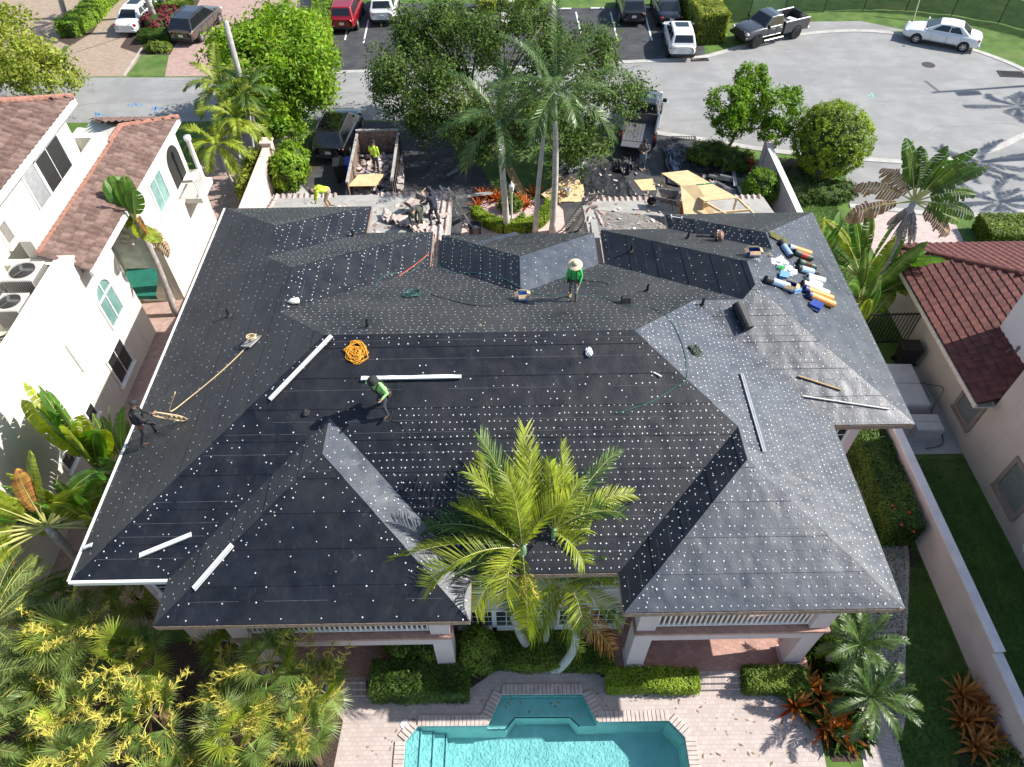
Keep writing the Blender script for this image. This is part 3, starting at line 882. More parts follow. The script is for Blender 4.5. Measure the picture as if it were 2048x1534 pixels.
# walls
mb = MB()
wall_poly = [(-9.95, 8.6), (-7.6, 8.6), (-7.6, 10.6), (-1.85, 10.6), (-1.85, 8.6), (3.35, 8.6), (3.35, 10.6), (8.33, 10.6), (8.33, 12.98), (10.63, 12.98), (10.63, 21.4), (6.7, 21.4), (6.7, 20.5), (4.2, 20.5), (4.2, 18.6), (2.4, 18.6), (2.4, 20.3), (-1.6, 20.3), (-1.6, 18.6), (-3.5, 18.6), (-3.5, 20.5), (-5.9, 20.5), (-5.9, 22.2), (-9.95, 22.2)]
mb.prism(wall_poly, 0, ZE - .22)
mb.build('wall', stucco, house, world=True)
mb = MB()
mb.bb(-1.84, 3.34, 8.5, 8.6, ZE - .5, ZE - .22); mb.bb(-1.84, 3.34, 8.54, 8.6, ZE - .75, ZE - .5)
mb.bb(8.34, 10.7, 12.87, 12.98, ZE - .48, ZE - .22)
mb.build('cornice', white_trim, house, world=True)

def window(parent, x0, x1, z0, z1, y, nx, nz, axis='y', sgn=-1, frame=white_trim, glass=win_glass, wd=.07, world=True):
    """window on a wall plane; axis 'y' -> wall is y=const facing sgn; axis 'x' -> x=const"""
    def bx(mb, a0, a1, b0, b1, d0, d1):
        lo, hi = sorted((y + sgn * d0, y + sgn * d1))
        if axis == 'y': mb.bb(a0, a1, lo, hi, b0, b1)
        else: mb.bb(lo, hi, a0, a1, b0, b1)
    f = MB()
    bx(f, x0 - wd, x1 + wd, z1, z1 + wd, .002, .06); bx(f, x0 - wd, x1 + wd, z0 - wd, z0, .002, .06)
    bx(f, x0 - wd, x0, z0, z1, .002, .06); bx(f, x1, x1 + wd, z0, z1, .002, .06)
    w = f.build('window', frame, parent, world=world)
    gm = MB(); bx(gm, x0 + .002, x1 - .002, z0 + .002, z1 - .002, .004, .02); gm.build('pane', glass, w, world=world)
    mm = MB()
    for i in range(1, nx):
        c = x0 + (x1 - x0) * i / nx; bx(mm, c - .015, c + .015, z0, z1, .021, .04)
    for i in range(1, nz):
        c = z0 + (z1 - z0) * i / nz; bx(mm, x0, x1, c - .015, c + .015, .041, .055)
    if mm.v: mm.build('glazing_bar', frame, w, world=world)
    sl = MB(); bx(sl, x0 - .14, x1 + .14, z0 - wd - .07, z0 - wd - .003, .001, .13); sl.build('sill', frame, w, world=world)
    return w
for x0, x1 in ((-1.55, -.66), (-.52, .36), (1.35, 2.1), (2.25, 3.0)):
    window(house, x0, x1, .95, 2.0, 8.6, 3, 3)
for x0, x1 in ((-1.5, -.3), (1.5, 2.7)):
    window(house, x0, x1, 3.6, 4.8, 8.6, 4, 3)
window(house, 9.1, 10.2, 3.75, 4.75, 12.98, 4, 3)
window(house, 9.1, 10.2, .9, 2.1, 12.98, 4, 3)
window(house, -9.6, -8.2, 3.6, 4.7, 8.6, 3, 3)
for y0 in (14.2, 17.0, 19.4):
    window(house, y0, y0 + 1.1, 3.6, 4.8, 10.63, 3, 3, 'x', 1)
for x0, x1, n_ in ((-6.6, -2.8, 4), (4.2, 7.4, 3)):
    window(house, x0, x1, .6, 2.45, 10.6, n_, 1); window(house, x0, x1, 3.3, 5.2, 10.6, n_, 1)

def porch(x0, x1, cw):
    """two-storey porch: columns, balcony, balustrade"""
    for cx in (x0, x1 - cw):
        mb = MB(); mb.bb(cx, cx + cw, 7.45, 7.45 + cw, .40, 2.5); mb.bb(cx, cx + cw, 7.45, 7.45 + cw, 3.15, ZE - .23)
        mb.build('column', stucco, house, world=True)
        mb = MB(); mb.bb(cx - .04, cx + cw + .04, 7.41, 7.49 + cw, .40, .55); mb.build('column_base', stucco, house, world=True)
    mb = MB(); mb.bb(x0 - .002, x1 + .002, 7.44, 7.46 + cw, 2.5, 3.02); mb.build('balcony_beam', stucco, house, world=True)
    mb = MB(); mb.bb(x0 + .01, x1 - .01, 7.93, 10.58, 2.7, 3.02); mb.build('balcony_floor', paver_porch, house, world=True)
    mb = MB(); mb.bb(x0 - .06, x1 + .06, 7.36, 7.93, 3.021, 3.13); mb.build('balcony_edge', paver_porch, house, world=True)
    rail = MB(); rail.bb(x0 + cw, x1 - cw, 7.52, 7.60, 4.02, 4.08); rail.bb(x0 + cw, x1 - cw, 7.53, 7.59, 3.24, 3.29)
    r_ = rail.build('balcony_railing', white_trim, house, world=True)
    n_ = int((x1 - x0 - 2 * cw) / .135)
    for i in range(n_):
        c = x0 + cw + (i + .5) * (x1 - x0 - 2 * cw) / n_
        mb = MB(); mb.bb(c - .02, c + .02, 7.54, 7.58, 3.29, 4.02); mb.build('baluster', white_trim, r_, world=True)
    mb = MB(); mb.bb(x0 - .3, x1 + .3, 7.3, 10.58, .02, .40); mb.build('porch_floor', paver_porch, house, world=True)
porch(-7.55, -1.72, .52)
porch(3.28, 8.42, .5)
for x0, x1 in ((5.40, 6.66), (-5.6, -4.4)):
    for k in range(3):
        mb = MB(); mb.bb(x0, x1, 6.86 + k * .145, 7.298, .01 + .13 * k, .01 + .13 * (k + 1) - .002)
        mb.build('step', paver_mat('paver_step', (.45, .37, .34), (.28, .24, .22), .1, .3, 0, .2), house, world=True)
# grill under the portico, small lit furniture
bb = thing('outdoor_table', 'dark small table standing on the porch floor under the portico', 'table', (5.6, 9.0, .4))
mb = MB(); mb.box((0, 0, .7), (.7, .7, .04), rz=.6); mb.build('table_top', M('dark_wood', (.04, .025, .02), .6), bb)
for sx in (-1, 1):
    for sy in (-1, 1):
        mb = MB(); mb.box((.2 * sx, .2 * sy, .34), (.05, .05, .68)); mb.build('leg', M('dark_wood'), bb)

# ================================================================ neighbouring buildings and boundary walls
white_wall = M('white_stucco', (.64, .61, .53), .85, .03, 1.2, bump=.2, bscale=80)
chain_mix(white_wall, noise_fac(white_wall, .7, .55, .85), (.66, .65, .58))
chain_mix(white_wall, noise_fac(white_wall, 2.0, .56, .8, 8, (3, 3, .35)), (.52, .51, .45))
cream_wall = M('cream_stucco', (.50, .455, .395), .9, .05, 1.0, bump=.25, bscale=80)
chain_mix(cream_wall, noise_fac(cream_wall, 2.0, .54, .8, 8, (3, 3, .35)), (.42, .38, .32))
tile_brown = M('tile_brown', (.135, .082, .066), .75, .3, 5, bump=.3, bscale=60, island=.22)
tile_brown2 = M('tile_brown_light', (.19, .122, .10), .75, .25, 5, bump=.3, bscale=60, island=.2)
tile_orange = M('tile_orange_mortar', (.30, .14, .10), .85, .25, 9, bump=.4, bscale=50)
tile_red = M('tile_red', (.135, .042, .032), .7, .25, 4, bump=.25, bscale=60)
tile_red2 = M('tile_red_dark', (.11, .032, .025), .7, .25, 4, bump=.25, bscale=60)
teal_glass = M('teal_glass', (.16, .30, .28), .12, .15, 2, spec=.7)
dark_glass = M('dark_glass', (.02, .022, .024), .08, .2, 2, spec=.8)
pink_wall_m = M('pink_wall', (.66, .50, .47), .9, .06, 1.3, bump=.25, bscale=70)
chain_mix(pink_wall_m, noise_fac(pink_wall_m, .9, .52, .85), (.55, .44, .42))

def s_tile(w, l, h, flat=False, n=8):
    """one clay tile: x across, y up the slope, lower end at y=0"""
    mb = MB()
    prof = []
    for i in range(n + 1):
        t = i / n
        z = h * (math.sin(t * 2 * math.pi - .6) * .5 + .5) if not flat else h * (.25 + .75 * abs(math.cos(t * math.pi)) ** 3)
        prof.append((w * (t - .5), z))
    th = .018
    vs = []
    for y, dz in ((0, .028), (l * 1.06, 0)):
        vs += [(x, y, z + dz) for x, z in prof]
    vs += [(x, 0, z + .028 - th - .012) for x, z in prof]
    m = n + 1
    fs = [(i, i + 1, m + i + 1, m + i) for i in range(n)] + [(2 * m + i, 2 * m + i + 1, i + 1, i) for i in range(n)]
    mb.add(vs, fs)
    return mb

def tile_field(parent, base, along, up, nrm, na, nu, w, l, tiles, mats, poly3=None, limit=290, test=None):
    """lay courses of tiles; base = lower corner, along / up = unit vectors in the slope"""
    along, up, nrm = Vector(along).normalized(), Vector(up).normalized(), Vector(nrm).normalized()
    rot = Matrix((along, up, nrm)).transposed().to_4x4()
    mes = []
    off = LOC[parent.name]
    count = 0
    rest = MB()
    spots = []
    for j in range(nu):
        for i in range(na):
            p = Vector(base) + along * ((i + .5) * w) + up * (j * l)
            if test and not test(p): continue
            spots.append(p)
    for p in spots:
        mt = R.randrange(len(mats))
        jig = Matrix.Rotation(R.uniform(-.015, .015), 4, 'Z') @ Matrix.Rotation(R.uniform(-.02, .012), 4, 'X')
        mat4 = Matrix.Translation(p + nrm * .02) @ rot @ jig
        if count < limit:
            while len(mes) <= mt: mes.append(None)
            if mes[mt] is None:
                o = tiles.build('roof_tile', mats[mt], parent, smooth=False); mes[mt] = o.data
            else:
                o = link('roof_tile', mes[mt], parent)
            o.matrix_basis = Matrix.Translation(-off) @ mat4
        else:
            rest.add([mat4 @ Vector(q) for q in tiles.v], tiles.f, mt)
        count += 1
    if rest.v:
        tag(rest.build('roof_tiles', mats, parent, world=True), kind='stuff')

def cap_row(parent, a, b, mat, r=.12, name='ridge_tile', step=.36):
    a, b = Vector(a), Vector(b); n = max(1, int((b - a).length / step)); d = (b - a).normalized()
    for i in range(n):
        p = a + (b - a) * (i / n); q = a + (b - a) * ((i + 1.12) / n)
        mb = MB(); mb.tube([p, q + Vector((0, 0, .015))], [r, r * .86], 8); mb.build(name, mat, parent, world=True)

# ---------------- left neighbour
ln = thing('neighbour_house', 'white stucco house with brown barrel tile roofs beside the pink wall', 'house', (-17, 22, 0))
mb = MB()
mb.bb(-19.5, -15.2, 24.4, 30.3, 0, 5.25)                  # rear block
mb.bb(-19.5, -15.45, 19.9, 22.35, 0, 5.15)                # link under the tiles
mb.bb(-19.5, -16.7, 22.35, 24.4, 0, 5.15)
mb.bb(-22, -15.45, -2, 19.9, 0, 5.2)                      # front block
mb.build('wall', white_wall, ln, world=True)
mb = MB(); mb.bb(-15.2, -14.8, 24.45, 30.25, 0, 2.9); mb.bb(-15.2, -14.72, 24.4, 30.3, 2.9, 3.0); mb.build('ground_floor_wall', white_wall, ln, world=True)
stain = M('stained_plaster', (.55, .60, .50), .9, .1, 2.5, col2=(.70, .72, .64), bump=.2, bscale=70)
mb = MB(); mb.bb(-16.69, -15.25, 24.33, 24.398, 0, 5.1); mb.build('recess_wall', stain, ln, world=True)
mb = MB(); c = (-16.05, 24.31, 3.5)
mb.lathe([(.12, 0), (.12, .06)], c, 12, axis=(0, -1, 0))
for k in range(8):
    t = k * math.pi / 4; mb.ell((c[0] + .3 * math.cos(t), c[1] - .02, c[2] + .3 * math.sin(t)), (.14, .06, .14), 8, 6)
mb.lathe([(.34, 0), (.34, .03)], c, 16, axis=(0, -1, 0))
mb.build('plaster_rosette', white_wall, ln, smooth=True, world=True)
awn = M('green_awning', (.01, .14, .10), .8, .15, 4)
mb = MB(); mb.add([(-16.6, 24.3, 1.95), (-15.2, 24.3, 1.95), (-15.2, 23.2, 1.35), (-16.6, 23.2, 1.35), (-16.6, 23.2, 1.15), (-15.2, 23.2, 1.15)], [(0, 3, 2, 1), (3, 4, 5, 2)]); mb.build('awning', awn, ln, world=True)
# roofs
SLT = .45
def zmid(x): return 5.45 + SLT * (-14.95 - x)
mid = [(-14.95, 19.95), (-14.95, 30.65), (-16.55, 28.6), (-16.55, 19.95)]
mb = MB(); mb.add([(x, y, zmid(x) - .03) for x, y in mid], [(0, 1, 2, 3)])
mb.add([(-14.95, 30.65, 5.42), (-16.55, 28.6, zmid(-16.55) - .03), (-18.9, 30.65, 5.42)], [(0, 2, 1)])
mb.add([(-16.55, 28.6, zmid(-16.55) - .03), (-16.55, 27.3, zmid(-16.55) - .03), (-18.9, 27.3, 5.42), (-18.9, 30.65, 5.42)], [(0, 1, 2, 3)])
mb.add([(-14.95, 19.95, 5.4), (-14.95, 30.65, 5.4), (-14.95, 30.65, 5.2), (-14.95, 19.95, 5.2)], [(0, 3, 2, 1)])
r1 = mb.build('roof', white_wall, ln, world=True)
mb = MB(); mb.bb(-15.02, -14.9, 19.95, 30.7, 5.2, 5.42); mb.bb(-18.9, -14.9, 30.62, 30.72, 5.2, 5.42); mb.build('fascia', white_trim, ln, world=True)
upv = (-1, 0, SLT)
tb = s_tile(.30, .36, .075)
tile_field(r1, (-14.93, 19.95, 5.45), (0, 1, 0), upv, (SLT, 0, 1), 36, 5, .30, .36, tb, [tile_brown, tile_brown2],
           test=lambda p: p.y < 30.6 - (-14.95 - p.x) * 1.25)
tile_field(r1, (-14.95, 30.62, 5.45), (-1, 0, 0), (0, -1, SLT), (0, SLT, 1), 13, 5, .30, .36, tb, [tile_brown], limit=60,
           test=lambda p: (30.62 - p.y) < (-14.95 - p.x) * .95 and (30.62 - p.y) < (p.x + 18.9) * 1.0)
cap_row(ln, (-14.93, 30.66, 5.5), (-16.55, 28.6, zmid(-16.55) + .06), tile_orange)
cap_row(ln, (-16.55, 28.6, zmid(-16.55) + .06), (-16.55, 27.3, zmid(-16.55) + .06), tile_orange)
mb = MB(); mb.bar((-16.5, 20, zmid(-16.5) + .07), (-16.5, 27.4, zmid(-16.5) + .07), .16, .06); mb.build('mortar_flashing', tile_orange, ln, world=True)
# parapet and terrace
mb = MB(); mb.bb(-17.0, -16.58, 20.2, 27.4, 5.0, 6.62); mb.bb(-18.3, -17.0, 27.05, 27.4, 5.0, 6.6); mb.build('parapet', white_wall, ln, world=True)
mb = MB(); mb.bb(-22, -17.0, 19.9, 27.05, 5.0, 5.3); mb.build('terrace_floor', concrete, ln, world=True)
# tower
mb = MB(); mb.bb(-24, -17.75, 12, 27.05, 5.3, 7.9); mb.build('upper_wall', white_wall, ln, world=True)
mb = MB(); ST = .42; ex, ey, ez = -17.25, 27.5, 8.05
mb.add([(ex, 12, ez), (ex, ey, ez), (-22, ey - 4.75, ez + ST * 4.75), (-22, 12, ez + ST * 4.75), (-28, ey, ez), (-28, ey - 4.75, ez + ST * 4.75)], [(0, 1, 2, 3), (1, 4, 5, 2)])
r2 = mb.build('upper_roof', white_wall, ln, world=True)
mb = MB(); mb.bb(ex - .12, ex + .03, 12, ey + .03, 7.8, 8.04); mb.bb(-28, ex - .12, ey - .1, ey + .03, 7.8, 8.04); mb.build('fascia', white_trim, ln, world=True)
tb2 = s_tile(.32, .40, .085)
tile_field(r2, (ex + .02, 18.4, ez + .02), (0, 1, 0), (-1, 0, ST), (ST, 0, 1), 29, 11, .32, .40, tb2, [tile_brown, tile_brown2], limit=230,
           test=lambda p: p.y < ey - .1 - (ex - p.x))
tile_field(r2, (ex, ey + .02, ez + .02), (-1, 0, 0), (0, -1, ST), (0, ST, 1), 18, 9, .32, .40, tb2, [tile_brown], limit=60,
           test=lambda p: (ey - p.y) < (ex - p.x) - .1)
cap_row(ln, (ex, ey, ez + .08), (ex - 4.7, ey - 4.7, ez + .06 + ST * 4.7), tile_orange, .14)
window(ln, 24.0, 26.0, 5.45, 7.35, -17.75, 2, 1, 'x', 1, white_trim, M('open_dark', (.02, .02, .02), .9), .1)
window(ln, 23.0, 24.0, 5.45, 7.35, -17.75, 1, 1, 'x', 1, white_trim, M('grey_screen', (.3, .31, .32), .5), .06)
window(ln, 20.55, 21.0, 6.2, 6.95, -17.75, 1, 1, 'x', 1, white_trim, M('grey_shutter', (.22, .2, .18), .7), .1)
window(ln, 18.2, 18.9, 5.5, 6.7, -17.75, 1, 1, 'x', 1, white_trim, dark_glass, .1)
# front block parapet
mb = MB(); mb.bb(-15.95, -15.42, 12.5, 20.15, 5.2, 5.92); mb.bb(-19.6, -15.95, 19.8, 20.15, 5.2, 5.9); mb.bb(-16.02, -15.38, 12.5, 20.2, 5.92, 5.98)
mb.build('parapet', white_wall, ln, world=True)
mb = MB(); mb.bb(-22, -15.96, -2, 19.79, 5.201, 5.24); mb.build('flat_roof', M('flat_roof_cream', (.52, .48, .38), .9, .2, 1.5), ln, world=True)
# arched window
aw = MB(); yc, zc, hw = 20.6, 3.75, .62
arcp = [(yc + hw * math.cos(t * math.pi / 12), zc + hw * math.sin(t * math.pi / 12)) for t in range(13)]
outl = [(yc + hw, 2.5)] + arcp + [(yc - hw, 2.5)]
aw.add([(-15.44, y, z) for y, z in outl], [tuple(range(len(outl)))])
aw_o = aw.build('window', teal_glass, ln, world=True); aw_o['label'] = 'teal arched window'
fr_ = MB(); fr_.tube([(-15.42, y, z) for y, z in outl + [outl[0]]], .05, 6); fr_.bar((-15.42, yc, 2.5), (-15.42, yc, zc + hw), .05, .06); fr_.bar((-15.42, yc - hw, zc), (-15.42, yc + hw, zc), .05, .05)
fr_.build('frame', white_trim, aw_o, world=True)
window(ln, 18.7, 20.0, .7, 2.0, -15.45, 2, 1, 'x', 1, white_trim, dark_glass, .08)
window(ln, 16.3, 16.8, 1.3, 1.9, -15.45, 1, 1, 'x', 1, white_trim, dark_glass, .06)
window(ln, 14.2, 14.7, 1.3, 1.9, -15.45, 1, 1, 'x', 1, white_trim, dark_glass, .06)
window(ln, 9.0, 10.3, 1.2, 2.6, -15.45, 2, 1, 'x', 1, white_trim, dark_glass, .08)
window(ln, 26.3, 27.6, 3.35, 4.75, -15.2, 2, 1, 'x', 1, white_trim, teal_glass, .09)
gb = MB(); gb.bb(-15.449, -15.40, 17.4, 18.8, 2.9, 4.3); gbo = gb.build('glass_block_panel', M('glass_block', (.6, .64, .6), .25, .1, 8), ln, world=True)
for i in range(8):
    for j in range(8):
        q = MB(); q.box((-15.39, 17.4 + (i + .5) * .175, 2.9 + (j + .5) * .175), (.02, .14, .14), bev=.008); q.build('glass_block', M('glass_block'), gbo, world=True)
# loggia balcony
mb = MB(); pl = [(28.5, 3.1), (29.9, 3.1)] + [(29.2 + .7 * math.cos(k * math.pi / 10), 4.15 + .7 * math.sin(k * math.pi / 10)) for k in range(11)]; mb.add([(-15.17, y, z) for y, z in pl], [tuple(range(len(pl)))]); mb.build('loggia_opening', M('open_dark'), ln, world=True)
mb = MB(); mb.bb(-15.18, -13.95, 27.9, 29.6, 2.75, 3.02); mb.build('balcony', white_wall, ln, world=True)
mb = MB(); mb.lathe([(.16, 0), (.16, .1), (.11, .16), (.10, 2.0), (.16, 2.1), (.16, 2.25)], (-14.25, 29.35, 3.03), 14); mb.build('column', white_trim, ln, smooth=True, world=True)
rl = MB(); rl.bb(-14.08, -14.02, 27.95, 29.2, 3.85, 3.9); rl.bb(-14.08, -14.02, 27.95, 29.2, 3.12, 3.16); rlo = rl.build('railing', white_trim, ln, world=True)
for i in range(9):
    q = MB(); q.bb(-14.07, -14.03, 28.0 + i * .14, 28.04 + i * .14, 3.16, 3.85); q.build('baluster', white_trim, rlo, world=True)
# rooftop condensers
ac_m = M('condenser_grey', (.46, .44, .41), .5, .06, 3); ac_d = M('condenser_dark', (.03, .03, .03), .6)
def condenser(loc, s, h, label, rz=0.0, group='air conditioning condensers on the white roof'):
    t = thing('condenser_unit', label, 'air conditioner', loc, rz, group)
    mb = MB(); mb.box((0, 0, h * .5), (s * .94, s * .94, h * .86)); mb.build('coil', ac_d, t)
    mb = MB(); mb.box((0, 0, h * .94), (s, s, h * .1), bev=.03); mb.box((0, 0, h * .04), (s, s, h * .08)); mb.build('cabinet', ac_m, t)
    for sx, sy in ((0, -1), (1, 0), (0, 1), (-1, 0)):
        for i in range(14):
            q = MB(); o_ = -s / 2 + (i + .5) * s / 14
            q.box((o_ if sy else sx * s * .48, o_ if sx else sy * s * .48, h * .49), (.025, .025, h * .84)); q.build('fin', ac_m, t)
    mb = MB(); mb.lathe([(s * .39, 0), (s * .39, .008)], (0, 0, h * .991), 24); mb.build('fan_opening', ac_d, t)
    mb = MB()
    for k in range(3):
        a = k * 2.094; mb.box((s * .18 * math.cos(a), s * .18 * math.sin(a), h * .99 + .016), (s * .34, s * .13, .01), rz=a, rx=.35)
    mb.build('fan_blade', M('fan_blade', (.12, .12, .12), .4), t)
    mb = MB()
    for r_ in (.12, .22, .31, .39):
        mb.tube([(s * r_ * math.cos(k * math.pi / 12), s * r_ * math.sin(k * math.pi / 12), h * .99 + .04) for k in range(25)], .006, 4)
    mb.build('fan_guard', ac_d, t)
    return t
condenser((-16.65, 19.15, 5.25), 1.05, .95, 'larger grey condenser unit beside the roof parapet of the white house')
condenser((-16.5, 17.7, 5.25), .9, .85, 'smaller grey condenser unit with loose cables on the white roof')
mb = MB(); mb.tube(spline([(-17.3, 17.0, 5.27), (-17.0, 16.75, 5.3), (-16.7, 17.0, 5.27), (-16.9, 16.8, 5.32), (-17.2, 16.85, 5.27), (-16.6, 16.7, 5.27)], 6), .025, 6)
tag(mb.build('refrigerant_hose', M('black_rubber', (.015, .015, .015), .6), smooth=True), 'coiled black hose lying by the smaller rooftop condenser', 'hose')

# ---------------- right neighbour
rn = thing('neighbour_house', 'cream stucco house with dark red tile roof beyond the boundary wall', 'house', (20, 17, 0))
mb = MB(); mb.bb(16.85, 27, 15.4, 23.6, 0, 2.6); mb.build('wall', cream_wall, rn, world=True)
mb = MB(); mb.bb(16.85, 27, -3, 15.4, 0, 6.3); mb.build('tall_wall', cream_wall, rn, world=True)
mb = MB(); mb.bb(18.0, 27, 15.4, 18.45, 2.9, 5.35); mb.bb(17.9, 27, 15.4, 18.5, 5.35, 5.6); mb.build('upper_wall', M('pale_grey_stucco', (.66, .66, .66), .9, .04, 1), rn, world=True)
SR = .36
mb = MB()
mb.add([(16.2, 15.42, 2.65), (16.2, 24.2, 2.65), (20.7, 19.7, 2.65 + SR * 4.5), (20.7, 15.42, 2.65 + SR * 4.5), (28, 24.2, 2.65), (28, 19.7, 2.65 + SR * 4.5)], [(0, 1, 2, 3)[::-1], (1, 4, 5, 2)[::-1]])
r3 = mb.build('roof', tile_red2, rn, world=True)
mb = MB(); mb.bb(16.16, 16.26, 15.42, 24.2, 2.45, 2.64); mb.bb(16.26, 28, 24.1, 24.22, 2.45, 2.64); mb.bb(16.26, 16.84, 15.42, 24.1, 2.45, 2.5); mb.build('fascia', M('cream_trim', (.62, .58, .5), .6), rn, world=True)
tf = s_tile(.31, .29, .055, flat=True)
tile_field(r3, (16.2, 15.42, 2.68), (0, 1, 0), (1, 0, SR), (-SR, 0, 1), 29, 15, .30, .295, tf, [tile_red, tile_red2], limit=255,
           test=lambda p: p.y < 24.2 - (p.x - 16.2) - .1)
tile_field(r3, (16.2, 24.2, 2.68), (1, 0, 0), (0, -1, SR), (0, SR, 1), 30, 13, .30, .295, tf, [tile_red], limit=40,
           test=lambda p: (24.2 - p.y) < (p.x - 16.2) - .1)
cap_row(rn, (16.2, 24.2, 2.72), (20.6, 19.8, 2.72 + SR * 4.4), tile_red, .12)
taupe = M('taupe_trim', (.24, .20, .17), .8)
window(rn, 15.75, 16.75, 1.0, 2.1, 16.85, 1, 1, 'x', -1, taupe, M('blind_glass', (.16, .19, .18), .15, .1), .16)
window(rn, 12.1, 13.3, .9, 2.2, 16.85, 1, 1, 'x', -1, taupe, M('blind_glass'), .16)
mb = MB(); mb.box((16.78, 11.1, 1.6), (.1, .3, .35)); mb.tube([(16.8, 11.1, 1.4), (16.8, 11.1, .6), (16.78, 10.9, .5)], .02, 6); mb.build('meter_box', white_trim, rn, world=True)
mb = MB(); mb.lathe([(.06, 0), (.06, .3)], (18.0, 17.2, 3.3), 8); mb.lathe([(.09, 0), (.02, .1)], (18.0, 17.2, 3.6), 8); mb.lathe([(.04, 0), (.04, .25)], (17.75, 17.25, 3.2), 8)
mb.build('roof_vent', M('grey_metal', (.2, .2, .21), .5, metal=.6), rn, world=True)
# tile-roofed patch beside the travellers palm, gate, pads
gate = thing('iron_gate', 'dark iron bar gate between the wall and cream house', 'gate', (15.4, 20.9, 0))
gm_ = M('dark_iron', (.02, .015, .014), .5, .2, 9)
mb = MB(); mb.bar((13.95, 20.9, 1.75), (16.8, 20.9, 1.75), .05, .05); mb.bar((13.95, 20.9, .15), (16.8, 20.9, .15), .05, .05); mb.build('gate_frame', gm_, gate, world=True)
for i in range(20):
    q = MB(); x = 14.0 + i * .147; q.bb(x - .014, x + .014, 20.886, 20.914, .1, 1.85); q.build('bar', gm_, gate, world=True)
sheet('concrete_pad', [(14.3, 19.6, 0), (16.84, 19.6, 0), (16.84, 15.2, 0), (14.9, 15.2, 0)], concrete, .02)
pale = M('pale_grey_plastic', (.55, .53, .50), .5, .06, 3)
def bin_thing(name, loc, rz, size, mat, label, cat, group=None, lid=None, wheels=True):
    t = thing(name, label, cat, loc, rz, group); w, d, h = size
    mb = MB(); vs = []
    for z, k in ((.05, .78), (h * .55, .92), (h, 1)):
        vs += [(-w / 2 * k, -d / 2 * k, z), (w / 2 * k, -d / 2 * k, z), (w / 2 * k, d / 2 * k, z), (-w / 2 * k, d / 2 * k, z)]
    fs = [(3, 2, 1, 0), (8, 9, 10, 11)] + [(r * 4 + i, r * 4 + (i + 1) % 4, r * 4 + 4 + (i + 1) % 4, r * 4 + 4 + i) for r in range(2) for i in range(4)]
    mb.add(vs, fs); mb.build('body', mat, t)
    mb = MB(); mb.box((0, .02, h + .04), (w * 1.06, d * 1.1, .07), bev=.03); mb.box((0, d * .58, h + .01), (w * .8, .06, .05)); mb.build('lid', lid or mat, t)
    for s in (-1, 1):
        mb = MB(); mb.lathe([(.02, -.03), (.13, -.03), (.13, .03), (.02, .03)], (s * w * .36, d * .44, .13), 14, axis=(1, 0, 0)); mb.build('wheel', M('black_rubber', (.015, .015, .015), .6), t)
    return t
bin_black = M('bin_black', (.018, .018, .02), .4, .1, 3)
bin_thing('wheelie_bin', (16.25, 19.75, .02), 1.5, (.62, .72, 1.05), bin_black, 'black wheelie bin standing by the iron gate of the cream house', 'bin')
def storage(loc, size, label, rz=0):
    t = thing('equipment_box', label, 'box', loc, rz); w, d, h = size
    mb = MB(); mb.box((0, 0, h / 2 + .05), (w, d, h - .05), bev=.04); mb.build('body', pale, t)
    mb = MB(); mb.box((0, d * .27, h + .03), (w * 1.05, d * .48, .07), bev=.02); mb.build('lid', pale, t)
    mb = MB(); mb.box((0, -d * .24, h + .028), (w * 1.05, d * .50, .07), bev=.02); mb.build('lid', pale, t)
    mb = MB(); mb.box((0, 0, .03), (w * 1.1, d * 1.06, .06)); mb.build('plinth', pale, t)
storage((15.55, 18.0, .02), (.95, 2.1, .7), 'long pale grey equipment box with two lids beside the cream house', -.03)
storage((15.65, 16.2, .02), (.95, .75, .6), 'short pale grey pump box on a concrete pad by the cream house', -.03)
mb = MB(); mb.tube(spline([(16.1, 18.8, .1), (16.5, 18.2, .5), (16.7, 17.6, .9), (16.3, 17.0, .2), (16.4, 16.2, .08), (16.2, 15.6, .08), (15.5, 15.4, .08)], 6), .022, 6)
tag(mb.build('electric_cable', M('grey_cable', (.12, .12, .12), .6), smooth=True), 'grey cable running from pump boxes to the cream wall', 'cable')

# ---------------- boundary walls
rstucco = M('boundary_stucco', (.56, .50, .485), .9, .06, 1.3, bump=.25, bscale=70)
chain_mix(rstucco, noise_fac(rstucco, 1.4, .52, .8, 8), (.44, .40, .38))
rw = thing('boundary_wall', 'long white rendered boundary wall along the right-hand lawn', 'wall', (13.8, 15, 0))
for k, (y0, y1, h) in enumerate(((-3, 7.3, 1.45), (7.3, 27.5, 1.6), (27.5, 33.6, 1.75))):
    mb = MB(); mb.bb(13.68, 13.9, y0, y1 - .003, 0, h - .06); mb.build('wall_panel', rstucco, rw, world=True)
    mb = MB(); mb.bb(13.64, 13.94, y0, y1 - .003, h - .06, h); mb.build('coping', M('coping_white', (.72, .68, .66), .8, .08, 2), rw, world=True)
mb = MB(); mb.bb(13.58, 14.0, 33.6, 34.0, 0, 2.0); mb.build('pier', stucco, rw, world=True)
lw = thing('boundary_wall', 'pink rendered boundary wall beside the white neighbouring house', 'wall', (-12.5, 28, 0))
mb = MB(); mb.bb(-12.68, -12.42, 20, 33.9, 0, 1.95); mb.build('wall_panel', pink_wall_m, lw, world=True)
mb = MB(); mb.bb(-12.72, -12.38, 20, 33.9, 1.95, 2.02); mb.build('coping', pink_wall_m, lw, world=True)
mb = MB(); mb.bb(-12.8, -12.3, 33.9, 34.4, 0, 2.15); mb.bb(-12.86, -12.24, 33.84, 34.46, 2.15, 2.25); mb.build('pier', pink_wall_m, lw, world=True)

